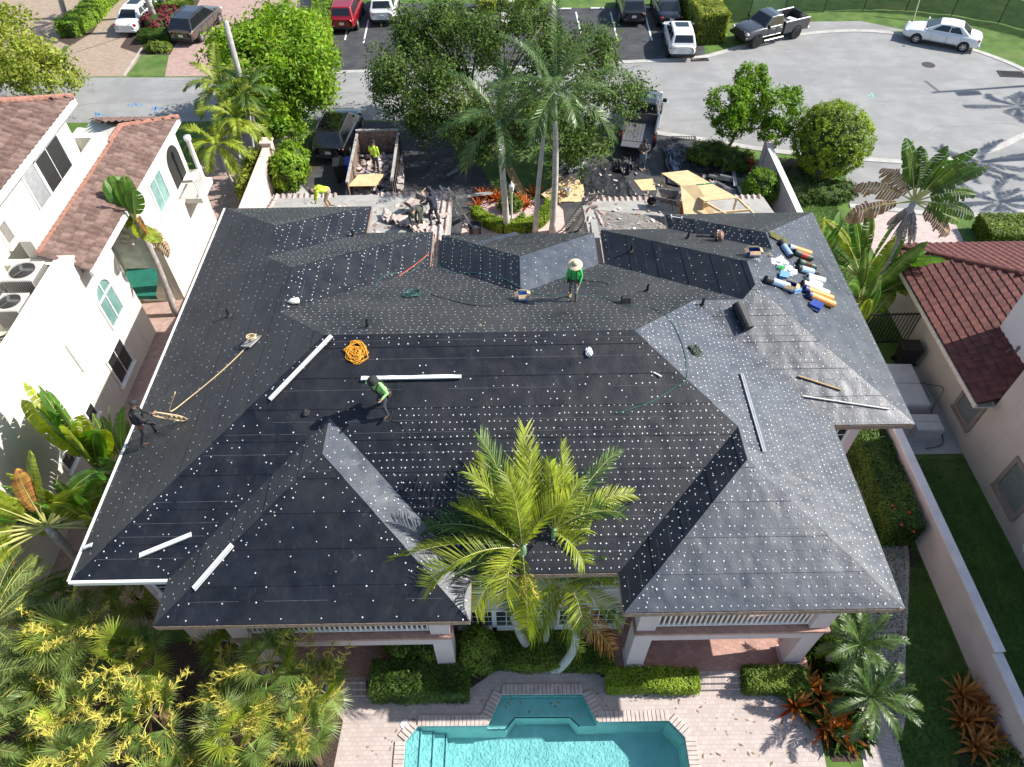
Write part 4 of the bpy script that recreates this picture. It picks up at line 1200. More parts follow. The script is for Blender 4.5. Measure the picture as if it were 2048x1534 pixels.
# ================================================================ vehicles
def paint(name, col, rough=.22, metal=0.0):
    m = M(name, col, rough, .04, 2, metal=metal, coat=1.0, spec=.5)
    chain_mix(m, noise_fac(m, 3, .62, .9), tuple(min(1, c * .85 + .03) for c in col))
    return m
rubber = M('tyre_rubber', (.018, .018, .018), .8, .2, 20)
rim_silver = M('rim_silver', (.55, .55, .56), .35, .05, 5, metal=.8)
rim_black = M('rim_black', (.03, .03, .03), .4, .05, 5, metal=.5)
car_glass = M('car_glass', (.012, .014, .016), .04, .1, 1, spec=.9)
trim_black = M('trim_black', (.02, .02, .02), .55, .1, 6)
lamp_red = M('lamp_red', (.35, .012, .01), .15, .1, 5, coat=1)
lamp_clear = M('lamp_clear', (.7, .7, .68), .12, .05, 5, coat=1)
plate_m = M('number_plate', (.7, .7, .66), .5, .1, 40)

def subd(o, lv=2):
    m = o.modifiers.new('round', 'SUBSURF'); m.levels = lv; m.render_levels = lv
def bevel(o, w=.04, s=2):
    m = o.modifiers.new('round', 'BEVEL'); m.width = w; m.segments = s; m.limit_method = 'ANGLE'; m.angle_limit = math.radians(20)

def loft_body(st, W_):
    """st: (y, width factor, z bottom, z belt, z top)"""
    mb = MB(); rows = []
    for y, wf, zb, zl, zt in st:
        w = W_ / 2 * wf
        h = [(w * .55, zb), (w * .93, zb + .02), (w, zb + (zl - zb) * .35), (w * .995, zb + (zl - zb) * .72), (w * .95, zl), (w * .78, zt - .005), (w * .3, zt + .015)]
        ring_ = [(x, y, z) for x, z in h] + [(-x, y, z) for x, z in reversed(h)]
        rows.append(ring_)
    n = len(rows[0]); vs = [p for r in rows for p in r]; fs = []
    for i in range(len(rows) - 1):
        for j in range(n):
            jj = (j + 1) % n; fs.append((i * n + j, i * n + jj, i * n + n + jj, i * n + n + j))
    for i, rev in ((0, True), (len(rows) - 1, False)):   # end caps as strips of quads
        for j in range(n // 2 - 1):
            q = (i * n + j, i * n + j + 1, i * n + n - 2 - j, i * n + n - 1 - j)
            fs.append(tuple(reversed(q)) if not rev else q)
    mb.add(vs, fs); return mb

def quad_panel(mb, a, b, c, d, off, s0=0., s1=1., t0=0., t1=1.):
    """sub-rectangle of quad abcd (a-b bottom, d-c top) lifted along its normal"""
    a, b, c, d = map(Vector, (a, b, c, d))
    f = lambda s, t: (a.lerp(b, s)).lerp(d.lerp(c, s), t)
    n = (b - a).cross(d - a).normalized() * off
    ps = [f(s0, t0), f(s1, t0), f(s1, t1), f(s0, t1)]
    mb.add([p + n for p in ps] + [p - n * .2 for p in ps], [(0, 1, 2, 3), (0, 4, 5, 1), (1, 5, 6, 2), (2, 6, 7, 3), (3, 7, 4, 0)])

def wheel(t, x, y, r, w, rimm, side):
    mb = MB(); mb.lathe([(r * .62, -w / 2), (r * .95, -w / 2), (r, -w * .35), (r, w * .35), (r * .95, w / 2), (r * .62, w / 2)], (0, 0, 0), 22, axis=(1, 0, 0))
    o = mb.build('wheel', rubber, t, smooth=False); o.location = (x, y, r)
    mb = MB(); mb.lathe([(r * .63, 0), (r * .63, .02), (r * .55, .035)], (side * w * .30, 0, 0), 20, axis=(side, 0, 0)); q = mb.build('rim_well', rim_black, o)
    mb = MB()
    for k in range(6):
        a = k * math.pi / 3; mb.bar((side * w * .46, r * .1 * math.cos(a), r * .1 * math.sin(a)), (side * w * .46, r * .6 * math.cos(a), r * .6 * math.sin(a)), r * .16, .03, up=(1, 0, 0))
    mb.lathe([(r * .15, 0), (r * .12, .03)], (side * w * .44, 0, 0), 12, axis=(side, 0, 0))
    mb.tube([(side * w * .45, r * .6 * math.cos(k * math.pi / 10), r * .6 * math.sin(k * math.pi / 10)) for k in range(21)], r * .05, 5)
    mb.build('rim', rimm, o)

SHAPES = {
    'sedan': dict(H=1.45, st=[(-.5, .72, .42, .70, .80), (-.485, .88, .32, .80, .93), (-.40, .97, .24, .90, 1.00), (-.25, 1.0, .22, .92, 1.0), (0, 1.0, .20, .92, .95), (.20, 1.0, .22, .90, .93), (.30, .99, .22, .86, .93), (.42, .94, .24, .76, .82), (.485, .80, .30, .66, .70), (.5, .62, .40, .58, .60)],
                  gh=(-.36, -.21, .06, .25, .96, .86, .66)),
    'suv': dict(H=1.70, st=[(-.5, .80, .50, .85, .98), (-.488, .92, .38, 1.0, 1.08), (-.40, .99, .30, 1.06, 1.12), (-.25, 1.0, .27, 1.05, 1.1), (0, 1.0, .26, 1.03, 1.07), (.17, 1.0, .27, 1.0, 1.05), (.28, .99, .28, .97, 1.05), (.42, .94, .30, .88, .96), (.485, .82, .36, .76, .82), (.5, .66, .45, .68, .72)],
                gh=(-.485, -.40, .06, .24, 1.06, .90, .72)),
}
def car(label, loc, rz, L, Wd, kind, body_m, roof_m=None, rimm=rim_silver, rails=False, sunroof=False, group=None, name='parked_car', cat='car', letters=None, scale_h=1.0, glass=car_glass):
    S = SHAPES[kind]; H = S['H'] * scale_h
    t = thing(name, label, cat, loc, rz, group)
    o = loft_body([(a * L, b, c, d * scale_h, e * scale_h) for a, b, c, d, e in S['st']], Wd).build('body', body_m, t, smooth=True); subd(o)
    rb, rt, ft, fb, zb, wb, wt = S['gh']; zb *= scale_h
    w0, w1 = Wd / 2 * wb, Wd / 2 * wt
    B = dict(rl=(-w0, rb * L, zb - .03), rr=(w0, rb * L, zb - .03), fl=(-w0, fb * L, zb - .03), fr=(w0, fb * L, zb - .03), Rl=(-w1, rt * L, H - .04), Rr=(w1, rt * L, H - .04), Fl=(-w1, ft * L, H - .05), Fr=(w1, ft * L, H - .05))
    mid = (rt + ft) / 2 * L
    mb = MB(); k = ['rl', 'rr', 'fr', 'fl', 'Rl', 'Rr', 'Fr', 'Fl']
    vs = [B[q] for q in k] + [(-w1, mid, H), (w1, mid, H)]
    mb.add(vs, [(0, 1, 5, 4), (2, 3, 7, 6), (1, 2, 6, 9, 5), (3, 0, 4, 8, 7), (4, 5, 9, 8), (8, 9, 6, 7)])
    o = mb.build('cabin', roof_m or body_m, t, smooth=False); bevel(o, .07, 3)
    P = lambda *a: MB() if not a else None
    mb = MB(); quad_panel(mb, B['fr'], B['fl'], B['Fl'], B['Fr'], .012, .07, .93, .10, .93); mb.build('windscreen', glass, t)
    mb = MB(); quad_panel(mb, B['rl'], B['rr'], B['Rr'], B['Rl'], .012, .10, .90, .28 if kind == 'suv' else .12, .90); mb.build('rear_window', glass, t)
    cuts = ((.10, .34), (.37, .64), (.67, .93)) if kind == 'suv' else ((.16, .46), (.49, .86))
    for s0, s1 in cuts:
        mb = MB(); quad_panel(mb, B['rr'], B['fr'], B['Fr'], B['Rr'], .012, s0, s1, .18, .88); mb.build('side_window', glass, t)
        mb = MB(); quad_panel(mb, B['fl'], B['rl'], B['Rl'], B['Fl'], .012, 1 - s1, 1 - s0, .18, .88); mb.build('side_window', glass, t)
    if sunroof:
        mb = MB(); mb.box((0, mid + .15 * L * .5, H + .004), (w1 * 1.3, L * .16, .012)); mb.build('sunroof', glass, t)
    if rails:
        for s in (-1, 1):
            mb = MB(); mb.tube([(s * w1 * .93, rt * L + .1, H - .01), (s * w1 * .93, rt * L + .25, H + .05), (s * w1 * .93, ft * L - .25, H + .05), (s * w1 * .93, ft * L - .1, H - .01)], .022, 6); mb.build('roof_rail', trim_black, t)
    r = .34 if kind == 'suv' else .32
    for y in (-.31 * L, .30 * L):
        for s in (-1, 1):
            mb = MB(); mb.lathe([(r * 1.16, 0), (r * 1.16, .01)], (s * (Wd / 2 - .02), y, r), 22, axis=(s, 0, 0)); mb.build('wheel_arch', trim_black, t)
            wheel(t, s * (Wd / 2 - .09), y, r, .23, rimm, s)
    zl = (.92 if kind == 'sedan' else 1.0) * scale_h
    for s in (-1, 1):
        mb = MB(); mb.ell((s * Wd * .37, -.474 * L, zl * .86), (.17, .10, .085 if kind == 'sedan' else .10), 12, 8); mb.build('tail_light', lamp_red, t, smooth=True)
        mb = MB(); mb.ell((s * Wd * .36, .462 * L, zl * .76), (.17, .13, .07), 12, 8); mb.build('headlight', lamp_clear, t, smooth=True)
        mb = MB(); mb.ell((s * (Wd / 2 + .08), fb * L - .12, zb + .1), (.11, .07, .075), 10, 7); mb.build('wing_mirror', body_m, t, smooth=True)
        mb = MB(); mb.box((s * (Wd / 2 * .985), -.0 * L, .30), (.05, L * .42, .1)); mb.build('sill', trim_black, t)
        for hy in (.02, -.19):
            mb = MB(); mb.box((s * (Wd / 2 + .002), hy * L, zb * .83), (.025, .16, .028)); mb.build('door_handle', body_m, t)
        for hy in (.13, -.07, -.25):
            mb = MB(); mb.box((s * (Wd / 2 * .993), hy * L, zb * .62), (.018, .012, zb * .5)); mb.build('door_seam', trim_black, t)
    mb = MB(); mb.box((0, -.499 * L, .42), (Wd * .80, .10, .16), bev=.03); mb.build('rear_bumper', trim_black if kind == 'suv' else body_m, t)
    mb = MB(); mb.box((0, .492 * L, .45), (Wd * .62, .08, .2), bev=.02); mb.build('grille', trim_black, t)
    mb = MB(); mb.box((0, -.506 * L, .72 * scale_h), (.32, .02, .16)); mb.build('number_plate', plate_m, t)
    if letters:
        cu = bpy.data.curves.new('lettering', 'FONT'); cu.body = letters; cu.size = .15; cu.align_x = 'CENTER'; cu.space_character = 1.5; cu.extrude = .004
        tmp = bpy.data.objects.new('lettering', cu); COL.objects.link(tmp)
        me = bpy.data.meshes.new_from_object(tmp.evaluated_get(bpy.context.evaluated_depsgraph_get())); COL.objects.unlink(tmp); bpy.data.objects.remove(tmp)
        me.materials.clear(); me.materials.append(M('brass_letters', (.55, .42, .25), .3, metal=.6))
        q = link('lettering', me, t); q.location = (0, -.506 * L, .92); q.rotation_euler = (math.radians(80), 0, 0)
    return t
white_p = paint('paint_white', (.78, .78, .77)); black_p = paint('paint_black', (.012, .012, .014)); red_p = paint('paint_red', (.30, .008, .015), .2, .2)
brown_p = paint('paint_brown_grey', (.10, .085, .075), .3, .5); dgrey_p = paint('paint_dark_grey', (.03, .032, .036), .25, .3); grey_p = paint('paint_grey_metal', (.085, .088, .092), .3, .6)
Rd = math.radians
car('white saloon car with sunroof parked nose-in on the beige pavers', (-26.55, 54.55, 0), Rd(-4), 4.85, 1.85, 'sedan', white_p, sunroof=True)
car('brown-grey suv with black roof and lettered tailgate on the pink pavers', (-21.85, 52.95, 0), Rd(-10), 4.95, 1.95, 'suv', brown_p, black_p, rails=True, letters='PATHFINDER', name='parked_suv', cat='suv')
car('red suv parked beside the tall hedge in the parking lot', (-11.35, 54.4, 0), Rd(-2), 4.65, 1.88, 'suv', red_p, name='parked_suv', cat='suv')
car('white suv with roof rails half hidden behind the oak tree', (-8.75, 55.6, 0), Rd(1), 4.8, 1.9, 'suv', white_p, rails=True, name='parked_suv', cat='suv')
car('dark blue-grey hatchback suv in the bay beside the white wheel stop', (9.25, 54.8, 0), Rd(-1), 4.4, 1.85, 'suv', dgrey_p, rails=True, name='parked_suv', cat='suv', scale_h=.95)
car('black saloon car in the last parking bay by the flowering hedge', (11.8, 54.3, 0), Rd(0), 4.7, 1.83, 'sedan', black_p, rimm=rim_black)
car('white hatchback suv with dark sunroof stopped behind the black saloon', (11.85, 49.35, 0), Rd(-3), 4.5, 1.84, 'suv', white_p, sunroof=True, rimm=rim_black, name='parked_suv', cat='suv', scale_h=.97)
car('black suv with red tail lights parked beside the dump trailer', (-9.55, 37.75, 0), Rd(-6), 4.82, 1.94, 'suv', black_p, rails=True, sunroof=True, name='parked_suv', cat='suv', scale_h=1.03)
car('long white four-door sedan parked on the round street end', (29.8, 49.4, 0), Rd(62), 4.85, 1.85, 'sedan', white_p)

def pickup(label, loc, rz, L, Wd, H, body_m, rimm, bed_m, tailgate=True, r=.42):
    t = thing('pickup_truck', label, 'pickup truck', loc, rz, 'pickup trucks')
    z0 = .5
    st = [(-.06, .98, z0, 1.20, 1.26), (.0, 1, z0, 1.2, 1.26), (.15, 1, z0, 1.18, 1.25), (.27, .99, z0, 1.16, 1.24), (.36, .98, z0, 1.10, 1.22), (.46, .95, z0, 1.0, 1.14), (.492, .88, z0 + .05, .92, 1.02), (.5, .74, z0 + .12, .84, .9)]
    o = loft_body([(a * L, b, c, d, e) for a, b, c, d, e in st], Wd).build('body', body_m, t, smooth=True); subd(o)
    # cab
    rb, rt, ft, fb = -.075, -.06, .13, .24; w0, w1 = Wd * .45, Wd * .37
    B = dict(rl=(-w0, rb * L, 1.2), rr=(w0, rb * L, 1.2), fl=(-w0, fb * L, 1.2), fr=(w0, fb * L, 1.2), Rl=(-w1, rt * L, H - .03), Rr=(w1, rt * L, H - .03), Fl=(-w1, ft * L, H - .04), Fr=(w1, ft * L, H - .04))
    mid = (rt + ft) / 2 * L; mb = MB(); k = ['rl', 'rr', 'fr', 'fl', 'Rl', 'Rr', 'Fr', 'Fl']
    mb.add([B[q] for q in k] + [(-w1, mid, H), (w1, mid, H)], [(0, 1, 5, 4), (2, 3, 7, 6), (1, 2, 6, 9, 5), (3, 0, 4, 8, 7), (4, 5, 9, 8), (8, 9, 6, 7)])
    o = mb.build('cabin', body_m, t); bevel(o, .07, 3)
    mb = MB(); quad_panel(mb, B['fr'], B['fl'], B['Fl'], B['Fr'], .012, .06, .94, .08, .92); mb.build('windscreen', car_glass, t)
    mb = MB(); quad_panel(mb, B['rl'], B['rr'], B['Rr'], B['Rl'], .012, .10, .90, .2, .88); mb.build('rear_window', car_glass, t)
    for s0, s1 in ((.08, .40), (.45, .82)):
        mb = MB(); quad_panel(mb, B['rr'], B['fr'], B['Fr'], B['Rr'], .012, s0, s1, .14, .88); mb.build('side_window', car_glass, t)
        mb = MB(); quad_panel(mb, B['fl'], B['rl'], B['Rl'], B['Fl'], .012, 1 - s1, 1 - s0, .14, .88); mb.build('side_window', car_glass, t)
    # bed
    y0, y1 = -.485 * L, -.085 * L
    for s in (-1, 1):
        mb = MB(); mb.box((s * (Wd / 2 - .07), (y0 + y1) / 2, .93), (.14, y1 - y0, .82), bev=.04); mb.build('bed_side', body_m, t)
    mb = MB(); mb.box((0, (y0 + y1) / 2, .72), (Wd - .28, y1 - y0, .06)); bd = mb.build('bed_floor', bed_m, t)
    for i in range(9):
        q = MB(); q.box((-(Wd - .4) / 2 + i * (Wd - .4) / 8, (y0 + y1) / 2, .76), (.08, y1 - y0 - .04, .018)); q.build('bed_rib', bed_m, bd)
    mb = MB(); mb.box((0, y1 - .03, .98), (Wd - .28, .06, .62)); mb.build('bed_front', bed_m, t)
    mb = MB()
    if tailgate: mb.box((0, y0, .98), (Wd - .28, .08, .62), bev=.03)
    else: mb.box((0, y0 - .30, .70), (Wd - .28, .58, .07), bev=.02)
    mb.build('tailgate', body_m if tailgate else bed_m, t)
    mb = MB(); mb.box((0, y0 - .10, .52), (Wd * .92, .16, .2), bev=.04); mb.build('rear_bumper', rim_silver if tailgate else trim_black, t)
    mb = MB(); mb.box((0, .495 * L, .68), (Wd * .93, .2, .24), bev=.06); mb.build('front_bumper', trim_black, t)
    mb = MB(); mb.box((0, .494 * L, .95), (Wd * .56, .12, .28), bev=.03); mb.build('grille', trim_black, t)
    for y in (-.30 * L, .33 * L):
        for s in (-1, 1):
            mb = MB(); mb.lathe([(r * 1.18, 0), (r * 1.18, .012)], (s * (Wd / 2 - .01), y, r + .06), 22, axis=(s, 0, 0)); mb.build('wheel_arch', trim_black, t)
            wheel(t, s * (Wd / 2 - .09), y, r, .30, rimm, s)
    for s in (-1, 1):
        mb = MB(); mb.box((s * Wd * .40, .482 * L, .98), (.26, .16, .18), bev=.05); mb.build('headlight', lamp_clear, t)
        mb = MB(); mb.box((s * (Wd / 2 - .06), y0 - .02, 1.05), (.11, .1, .34), bev=.03); mb.build('tail_light', lamp_red, t)
        mb = MB(); mb.box((s * (Wd / 2 + .14), .21 * L, 1.33), (.24, .09, .24), bev=.04); mb.build('wing_mirror', trim_black, t)
        mb = MB(); mb.box((s * (Wd / 2 + .02), .07 * L, .42), (.16, L * .30, .05), bev=.02); mb.build('running_board', rim_silver, t)
        for hy in (.10, -.02):
            mb = MB(); mb.box((s * (Wd / 2 + .002), hy * L, 1.06), (.03, .17, .035)); mb.build('door_handle', rim_silver, t)
        for hy in (.17, .045, -.065):
            mb = MB(); mb.box((s * (Wd / 2 * .992), hy * L, .86), (.018, .014, .55)); mb.build('door_seam', trim_black, t)
    return t
pk = pickup('dark grey crew cab pickup parked half on the verge', (18.3, 50.5, 0), Rd(114), 5.25, 1.9, 1.8, grey_p, rim_black, M('bed_liner', (.02, .02, .02), .8), True, .40)
mb = MB(); mb.box((0.955, .75, .84), (.004, .55, .16)); mb.build('door_decal', white_p, pk)
mb = MB(); mb.box((0.955, 1.3, 1.0), (.004, .3, .14)); mb.build('fender_decal', white_p, pk)
mb = MB(); mb.tube([(-.5, -1.0, 1.05), (0, -.8, 1.15), (.5, -1.2, 1.05)], .04, 6); mb.box((.1, -1.9, .85), (.6, .4, .16), rz=.4)
tag(mb.build('hose_bundle', M('white_plastic', (.78, .78, .75), .4, .04), pk))
pickup('black pickup with its ribbed bed open toward the garage', (7.9, 38.6, 0), Rd(-14), 5.5, 1.95, 1.85, dgrey_p, rim_black, M('bed_steel', (.17, .17, .18), .45, .1, 6, metal=.5), False, .4)

# ---- dump trailer
tr_rust = M('trailer_rust', (.20, .14, .11), .85, .35, 4, bump=.3, bscale=50); tr_dark = M('trailer_dark', (.045, .045, .05), .6, .3, 6); tr_grey = M('trailer_rail', (.34, .32, .30), .7, .25, 6)
dt = thing('dump_trailer', 'high-sided dump trailer full of broken roof tiles in the drive', 'trailer', (-6.85, 33.0, 0), Rd(1))
mb = MB(); mb.box((0, 0, .72), (2.2, 4.6, .1)); mb.build('floor', tr_dark, dt)
for s in (-1, 1):
    mb = MB(); mb.box((s * 1.1, 0, 1.32), (.05, 4.6, 1.1)); mb.build('side_panel', tr_rust, dt)
    mb = MB(); mb.box((s * 1.1, 0, 1.9), (.12, 4.62, .1)); mb.build('top_rail', tr_grey, dt)
    for i in range(8):
        mb = MB(); mb.box((s * 1.16, -2.15 + i * .61, 1.3), (.07, .08, 1.15)); mb.build('side_post', tr_dark, dt)
    for y in (-.5, .4):
        wheel(dt, s * 1.25, y, .38, .22, rim_silver, s)
    mb = MB(); mb.box((s * 1.25, -.05, .84), (.28, 1.9, .05), bev=.02); mb.build('fender', tr_dark, dt)
mb = MB(); mb.box((0, 2.3, 1.4), (2.2, .05, 1.3)); mb.build('front_panel', tr_rust, dt)
mb = MB(); mb.box((0, 2.3, 2.08), (2.3, .12, .08)); mb.build('front_rail', tr_grey, dt)
mb = MB(); mb.tube([(-1.0, 2.4, 2.1), (-.3, 2.5, 2.02), (.5, 2.45, 2.12), (1.0, 2.4, 2.05)], .05, 6); mb.build('tarp_roll', tr_dark, dt)
mb = MB(); mb.bar((-.7, 2.3, .55), (0, 3.9, .5), .1, .12); mb.bar((.7, 2.3, .55), (0, 3.9, .5), .1, .12); mb.box((0, 3.5, .6), (.5, .4, .45), bev=.03); mb.build('drawbar', tr_dark, dt)
mb = MB(); mb.box((0, 3.0, .62), (1.6, .9, .12)); mb.build('front_deck', tr_dark, dt)
rub_mats = [M('rubble_pale', (.52, .44, .40), .9, .25, 4), M('rubble_grey', (.36, .33, .31), .9, .25, 4), M('rubble_brown', (.33, .22, .17), .9, .25, 4)]
ck = []
for k in range(5):
    q = MB(); n = 5
    pl = [(math.cos(a) * R.uniform(.6, 1), math.sin(a) * R.uniform(.6, 1)) for a in [i * 2 * math.pi / n for i in range(n)]]
    q.prism([(x * .16, y * .12) for x, y in pl], -.025, .03); ck.append(q)
heap = thing('rubble_heap', 'heap of broken pale roof tiles inside the dump trailer', 'rubble', (-6.85, 33.0, .78))
shared = {}
for i in range(230):
    x, y = R.uniform(-1.0, 1.0), R.uniform(-2.2, 1.6); zt = .12 + .38 * max(0, 1 - abs(x) ** 2) * max(.1, 1 - abs(y + .4) / 2.6) + R.uniform(-.04, .1)
    if x > .55 and y < -.2: zt = .06
    key = (R.randrange(5), R.randrange(3))
    if key not in shared:
        o = ck[key[0]].build('tile_fragment', rub_mats[key[1]], heap); shared[key] = o.data
    else: o = link('tile_fragment', shared[key], heap)
    o.location = (x, y, zt); o.rotation_euler = (R.uniform(-.5, .5), R.uniform(-.5, .5), R.uniform(0, 6.28)); s_ = R.uniform(.7, 1.7); o.scale = (s_, s_, 1.2)
mb = MB()
for i in range(12): mb.box((R.uniform(-.7, .7), -2.0 + i * .32, .06), (1.6, .4, R.uniform(.1, .3)), rz=R.uniform(-.3, .3), rx=R.uniform(-.1, .1))
tag(mb.build('crumbled_mortar', rub_mats[1], heap), kind='stuff')

# ================================================================ people
skin_m = M('skin', (.30, .17, .11), .6, .08, 8); hair_m = M('hair_dark', (.015, .012, .01), .7, .2, 20)
hi_vis = M('shirt_hi_vis', (.45, .62, .04), .8, .1, 6, bump=.2, bscale=30); green_sh = M('shirt_green', (.05, .50, .10), .8, .12, 6, bump=.2, bscale=30); lime_sh = M('shirt_lime', (.30, .62, .22), .8, .12, 6, bump=.2, bscale=30)
black_cl = M('cloth_black', (.025, .025, .028), .9, .2, 8, bump=.3, bscale=30); navy_cl = M('cloth_navy', (.025, .027, .045), .9, .2, 8, bump=.3, bscale=30); jean = M('cloth_denim', (.10, .16, .24), .9, .25, 10, bump=.3, bscale=40)
dark_jean = M('cloth_dark_denim', (.035, .045, .065), .9, .25, 10); khaki = M('cloth_khaki', (.34, .26, .17), .9, .15, 8); camo = M('cloth_camo', (.14, .14, .12), .9, .5, 14, col2=(.34, .33, .29)); olive = M('cloth_olive', (.07, .075, .06), .9, .3, 10)
grey_cl = M('cloth_grey', (.14, .12, .12), .9, .2, 8); boot_tan = M('boot_tan', (.36, .20, .07), .7, .15, 10); boot_dk = M('boot_dark', (.06, .035, .025), .7, .2, 10); straw = M('straw', (.62, .50, .33), .85, .12, 30, bump=.4, bscale=60)
leather = M('leather_dark', (.05, .025, .02), .6, .2, 10)

def capsule(mb, a, b, ra, rb, n=10):
    a, b = Vector(a), Vector(b); d = (b - a); L = d.length; d.normalize()
    pts = [a - d * ra * .95, a - d * ra * .6, a, a.lerp(b, .5), b, b + d * rb * .6, b + d * rb * .95]
    mb.tube(pts, [ra * .3, ra * .8, ra, (ra + rb) / 2 * 1.03, rb, rb * .8, rb * .3], n)

def person(label, loc, rz, J, clothes, hat=None, gear=None, scale=1.0, group='roofing crew'):
    """J: joint name -> local position (x right, y forward, z up)"""
    top, legs, feet = clothes
    t = thing('person', label, 'person', loc, rz, group); t.scale = (scale,) * 3
    V_ = {k: Vector(v) for k, v in J.items()}
    mb = MB(); seg = []
    def cap(a, b, ra, rb, m): capsule(mb, a, b, ra, rb); seg.append((Vector(a), Vector(b), m))
    pel, che, nek, hd = V_['pelvis'], V_['chest'], V_['neck'], V_['head']
    up = (che - pel).normalized(); side = (V_['sr'] - V_['sl']).normalized()
    for s in (-1, 1):
        cap(pel + side * .07 * s, pel.lerp(che, .5) + side * .07 * s, .125, .115, 0); cap(pel.lerp(che, .5) + side * .07 * s, che + side * .09 * s, .115, .125, 0)
    seg[0] = (pel - up * .1, pel + up * .02, 1); 
    cap(che, nek, .10, .06, 0); cap(nek, hd - (hd - nek).normalized() * .06, .055, .055, 2)
    for s, k in ((-1, 'l'), (1, 'r')):
        S, E, W_ = V_['s' + k], V_['e' + k], V_['w' + k]
        cap(che + side * .1 * s, S, .09, .065, 0); cap(S, E, .062, .047, 0); cap(E, W_, .047, .033, 0)
        Hp, Kn, An = V_['h' + k], V_['k' + k], V_['a' + k]
        cap(pel, Hp, .11, .10, 1); cap(Hp, Kn, .095, .065, 1); cap(Kn, An, .065, .045, 1)
        toe = An + V_.get('toe' + k, Vector((0, .17, -.05))); cap(An + Vector((0, -.03, -.035)), toe, .05, .038, 3)
        # hand: palm, four unequal bent fingers and a thumb
        fd = (W_ - E).normalized(); tf = Vector(V_['hd' + k]).normalized() if 'hd' + k in V_ else fd
        pn = tf.cross(side if abs(tf.dot(side)) < .8 else Vector((0, 0, 1))).normalized(); ps = pn.cross(tf).normalized()
        cap(W_, W_ + tf * .07, .032, .036, 2)
        for q, (o_, l) in enumerate(((-.03, .062), (-.01, .075), (.01, .07), (.03, .052))):
            a = W_ + tf * .085 + ps * o_; b = a + tf * l * .55 - pn * .012; c_ = b + tf * l * .3 - pn * l * .4
            capsule(mb, a, b, .010, .009, 6); capsule(mb, b, c_, .009, .008, 6); seg.append((a, c_, 2))
        a = W_ + tf * .03 + ps * .034; b = a + (tf * .5 + ps * .8).normalized() * .045; c_ = b + (tf * .9 - pn * .4).normalized() * .035
        capsule(mb, a, b, .013, .011, 6); capsule(mb, b, c_, .011, .009, 6); seg.append((a, c_, 2))
    # head with face
    face = V_.get('face', Vector((0, 1, 0))).normalized(); hu = (hd - nek).normalized()
    fs_ = hu.cross(face).normalized(); face = fs_.cross(hu).normalized()
    rot = Matrix((fs_, face, hu)).transposed()
    mb.ell(hd, (.078, .098, .118), 14, 10, rot=rot); mb.ell(hd + face * .03 - hu * .07, (.055, .065, .055), 10, 7, rot=rot)
    mb.ell(hd + face * .10 - hu * .015, (.014, .022, .024), 8, 6, rot=rot)
    for s in (-1, 1): mb.ell(hd + fs_ * .08 * s - hu * .01, (.014, .02, .032), 7, 5, rot=rot)
    seg.append((hd - hu * .08, hd + hu * .1, 2))
    tmp = mb.build('tmp', skin_m)
    rm = tmp.modifiers.new('r', 'REMESH'); rm.mode = 'VOXEL'; rm.voxel_size = .0135
    sm = tmp.modifiers.new('s', 'SMOOTH'); sm.iterations = 3; sm.factor = .5
    me = bpy.data.meshes.new_from_object(tmp.evaluated_get(bpy.context.evaluated_depsgraph_get()))
    om = tmp.data; bpy.data.objects.remove(tmp); bpy.data.meshes.remove(om)
    me.name = 'body'; me.materials.clear()
    for m in (top, legs, skin_m, feet): me.materials.append(m)
    npf = len(me.polygons); cen = np.zeros(npf * 3, dtype=np.float32); me.polygons.foreach_get('center', cen); cen = cen.reshape(-1, 3)
    best = np.full(npf, 1e9); lab_ = np.zeros(npf, dtype=np.int32)
    for a, b, m in seg:
        a, b = np.array(a), np.array(b); d = b - a; tt = np.clip(((cen - a) @ d) / (d @ d + 1e-9), 0, 1); ds = np.linalg.norm(cen - a - tt[:, None] * d, axis=1)
        k = ds < best; best[k] = ds[k]; lab_[k] = m
    me.polygons.foreach_set('material_index', lab_); me.polygons.foreach_set('use_smooth', np.ones(npf, dtype=bool)); me.update()
    link('body', me, t)
    for s in (-1, 1):
        mb = MB(); mb.ell(hd + face * .088 + fs_ * .032 * s + hu * .012, (.012, .008, .008), 7, 5, rot=rot); mb.build('eye', hair_m, t)
    mb = MB(); mb.ell(hd + face * .082 - hu * .062, (.024, .012, .006), 8, 5, rot=rot); mb.build('mouth', M('lips', (.22, .08, .07), .6), t)
    if hat == 'straw':
        mb = MB(); q = MB(); q.lathe([(.0, .19), (.07, .185), (.095, .15), (.105, .07), (.19, .045), (.25, .015), (.262, .0), (.255, -.006), (.10, .055), (.09, .05)], (0, 0, 0), 22, cap=False)
        mb.add([hd + rot @ Vector(p) + hu * .03 for p in q.v], q.f); mb.build('straw_hat', straw, t, smooth=True)
        mb = MB(); q = MB(); q.lathe([(.108, .07), (.108, .10), (.102, .10)], (0, 0, 0), 20, cap=False); mb.add([hd + rot @ Vector(p) + hu * .03 for p in q.v], q.f); mb.build('hat_band', leather, t)
    elif hat == 'bucket':
        mb = MB(); q = MB(); q.lathe([(.0, .15), (.08, .145), (.10, .10), (.105, .05), (.175, .0), (.17, -.008), (.10, .04)], (0, 0, 0), 20, cap=False)
        mb.add([hd + rot @ Vector(p) + hu * .015 for p in q.v], q.f); mb.build('bucket_hat', black_cl, t, smooth=True)
    elif hat in ('cap', 'cap_light'):
        mm = black_cl if hat == 'cap' else M('cap_dark_green', (.02, .035, .025), .8)
        mb = MB(); mb.ell(hd + hu * .035, (.092, .112, .10), 14, 8, rot=rot); mb.box(hd + face * .13 + hu * .04, (.14, .12, .015)); mb.build('cap', mm, t, smooth=False)
    elif hat == 'hood':
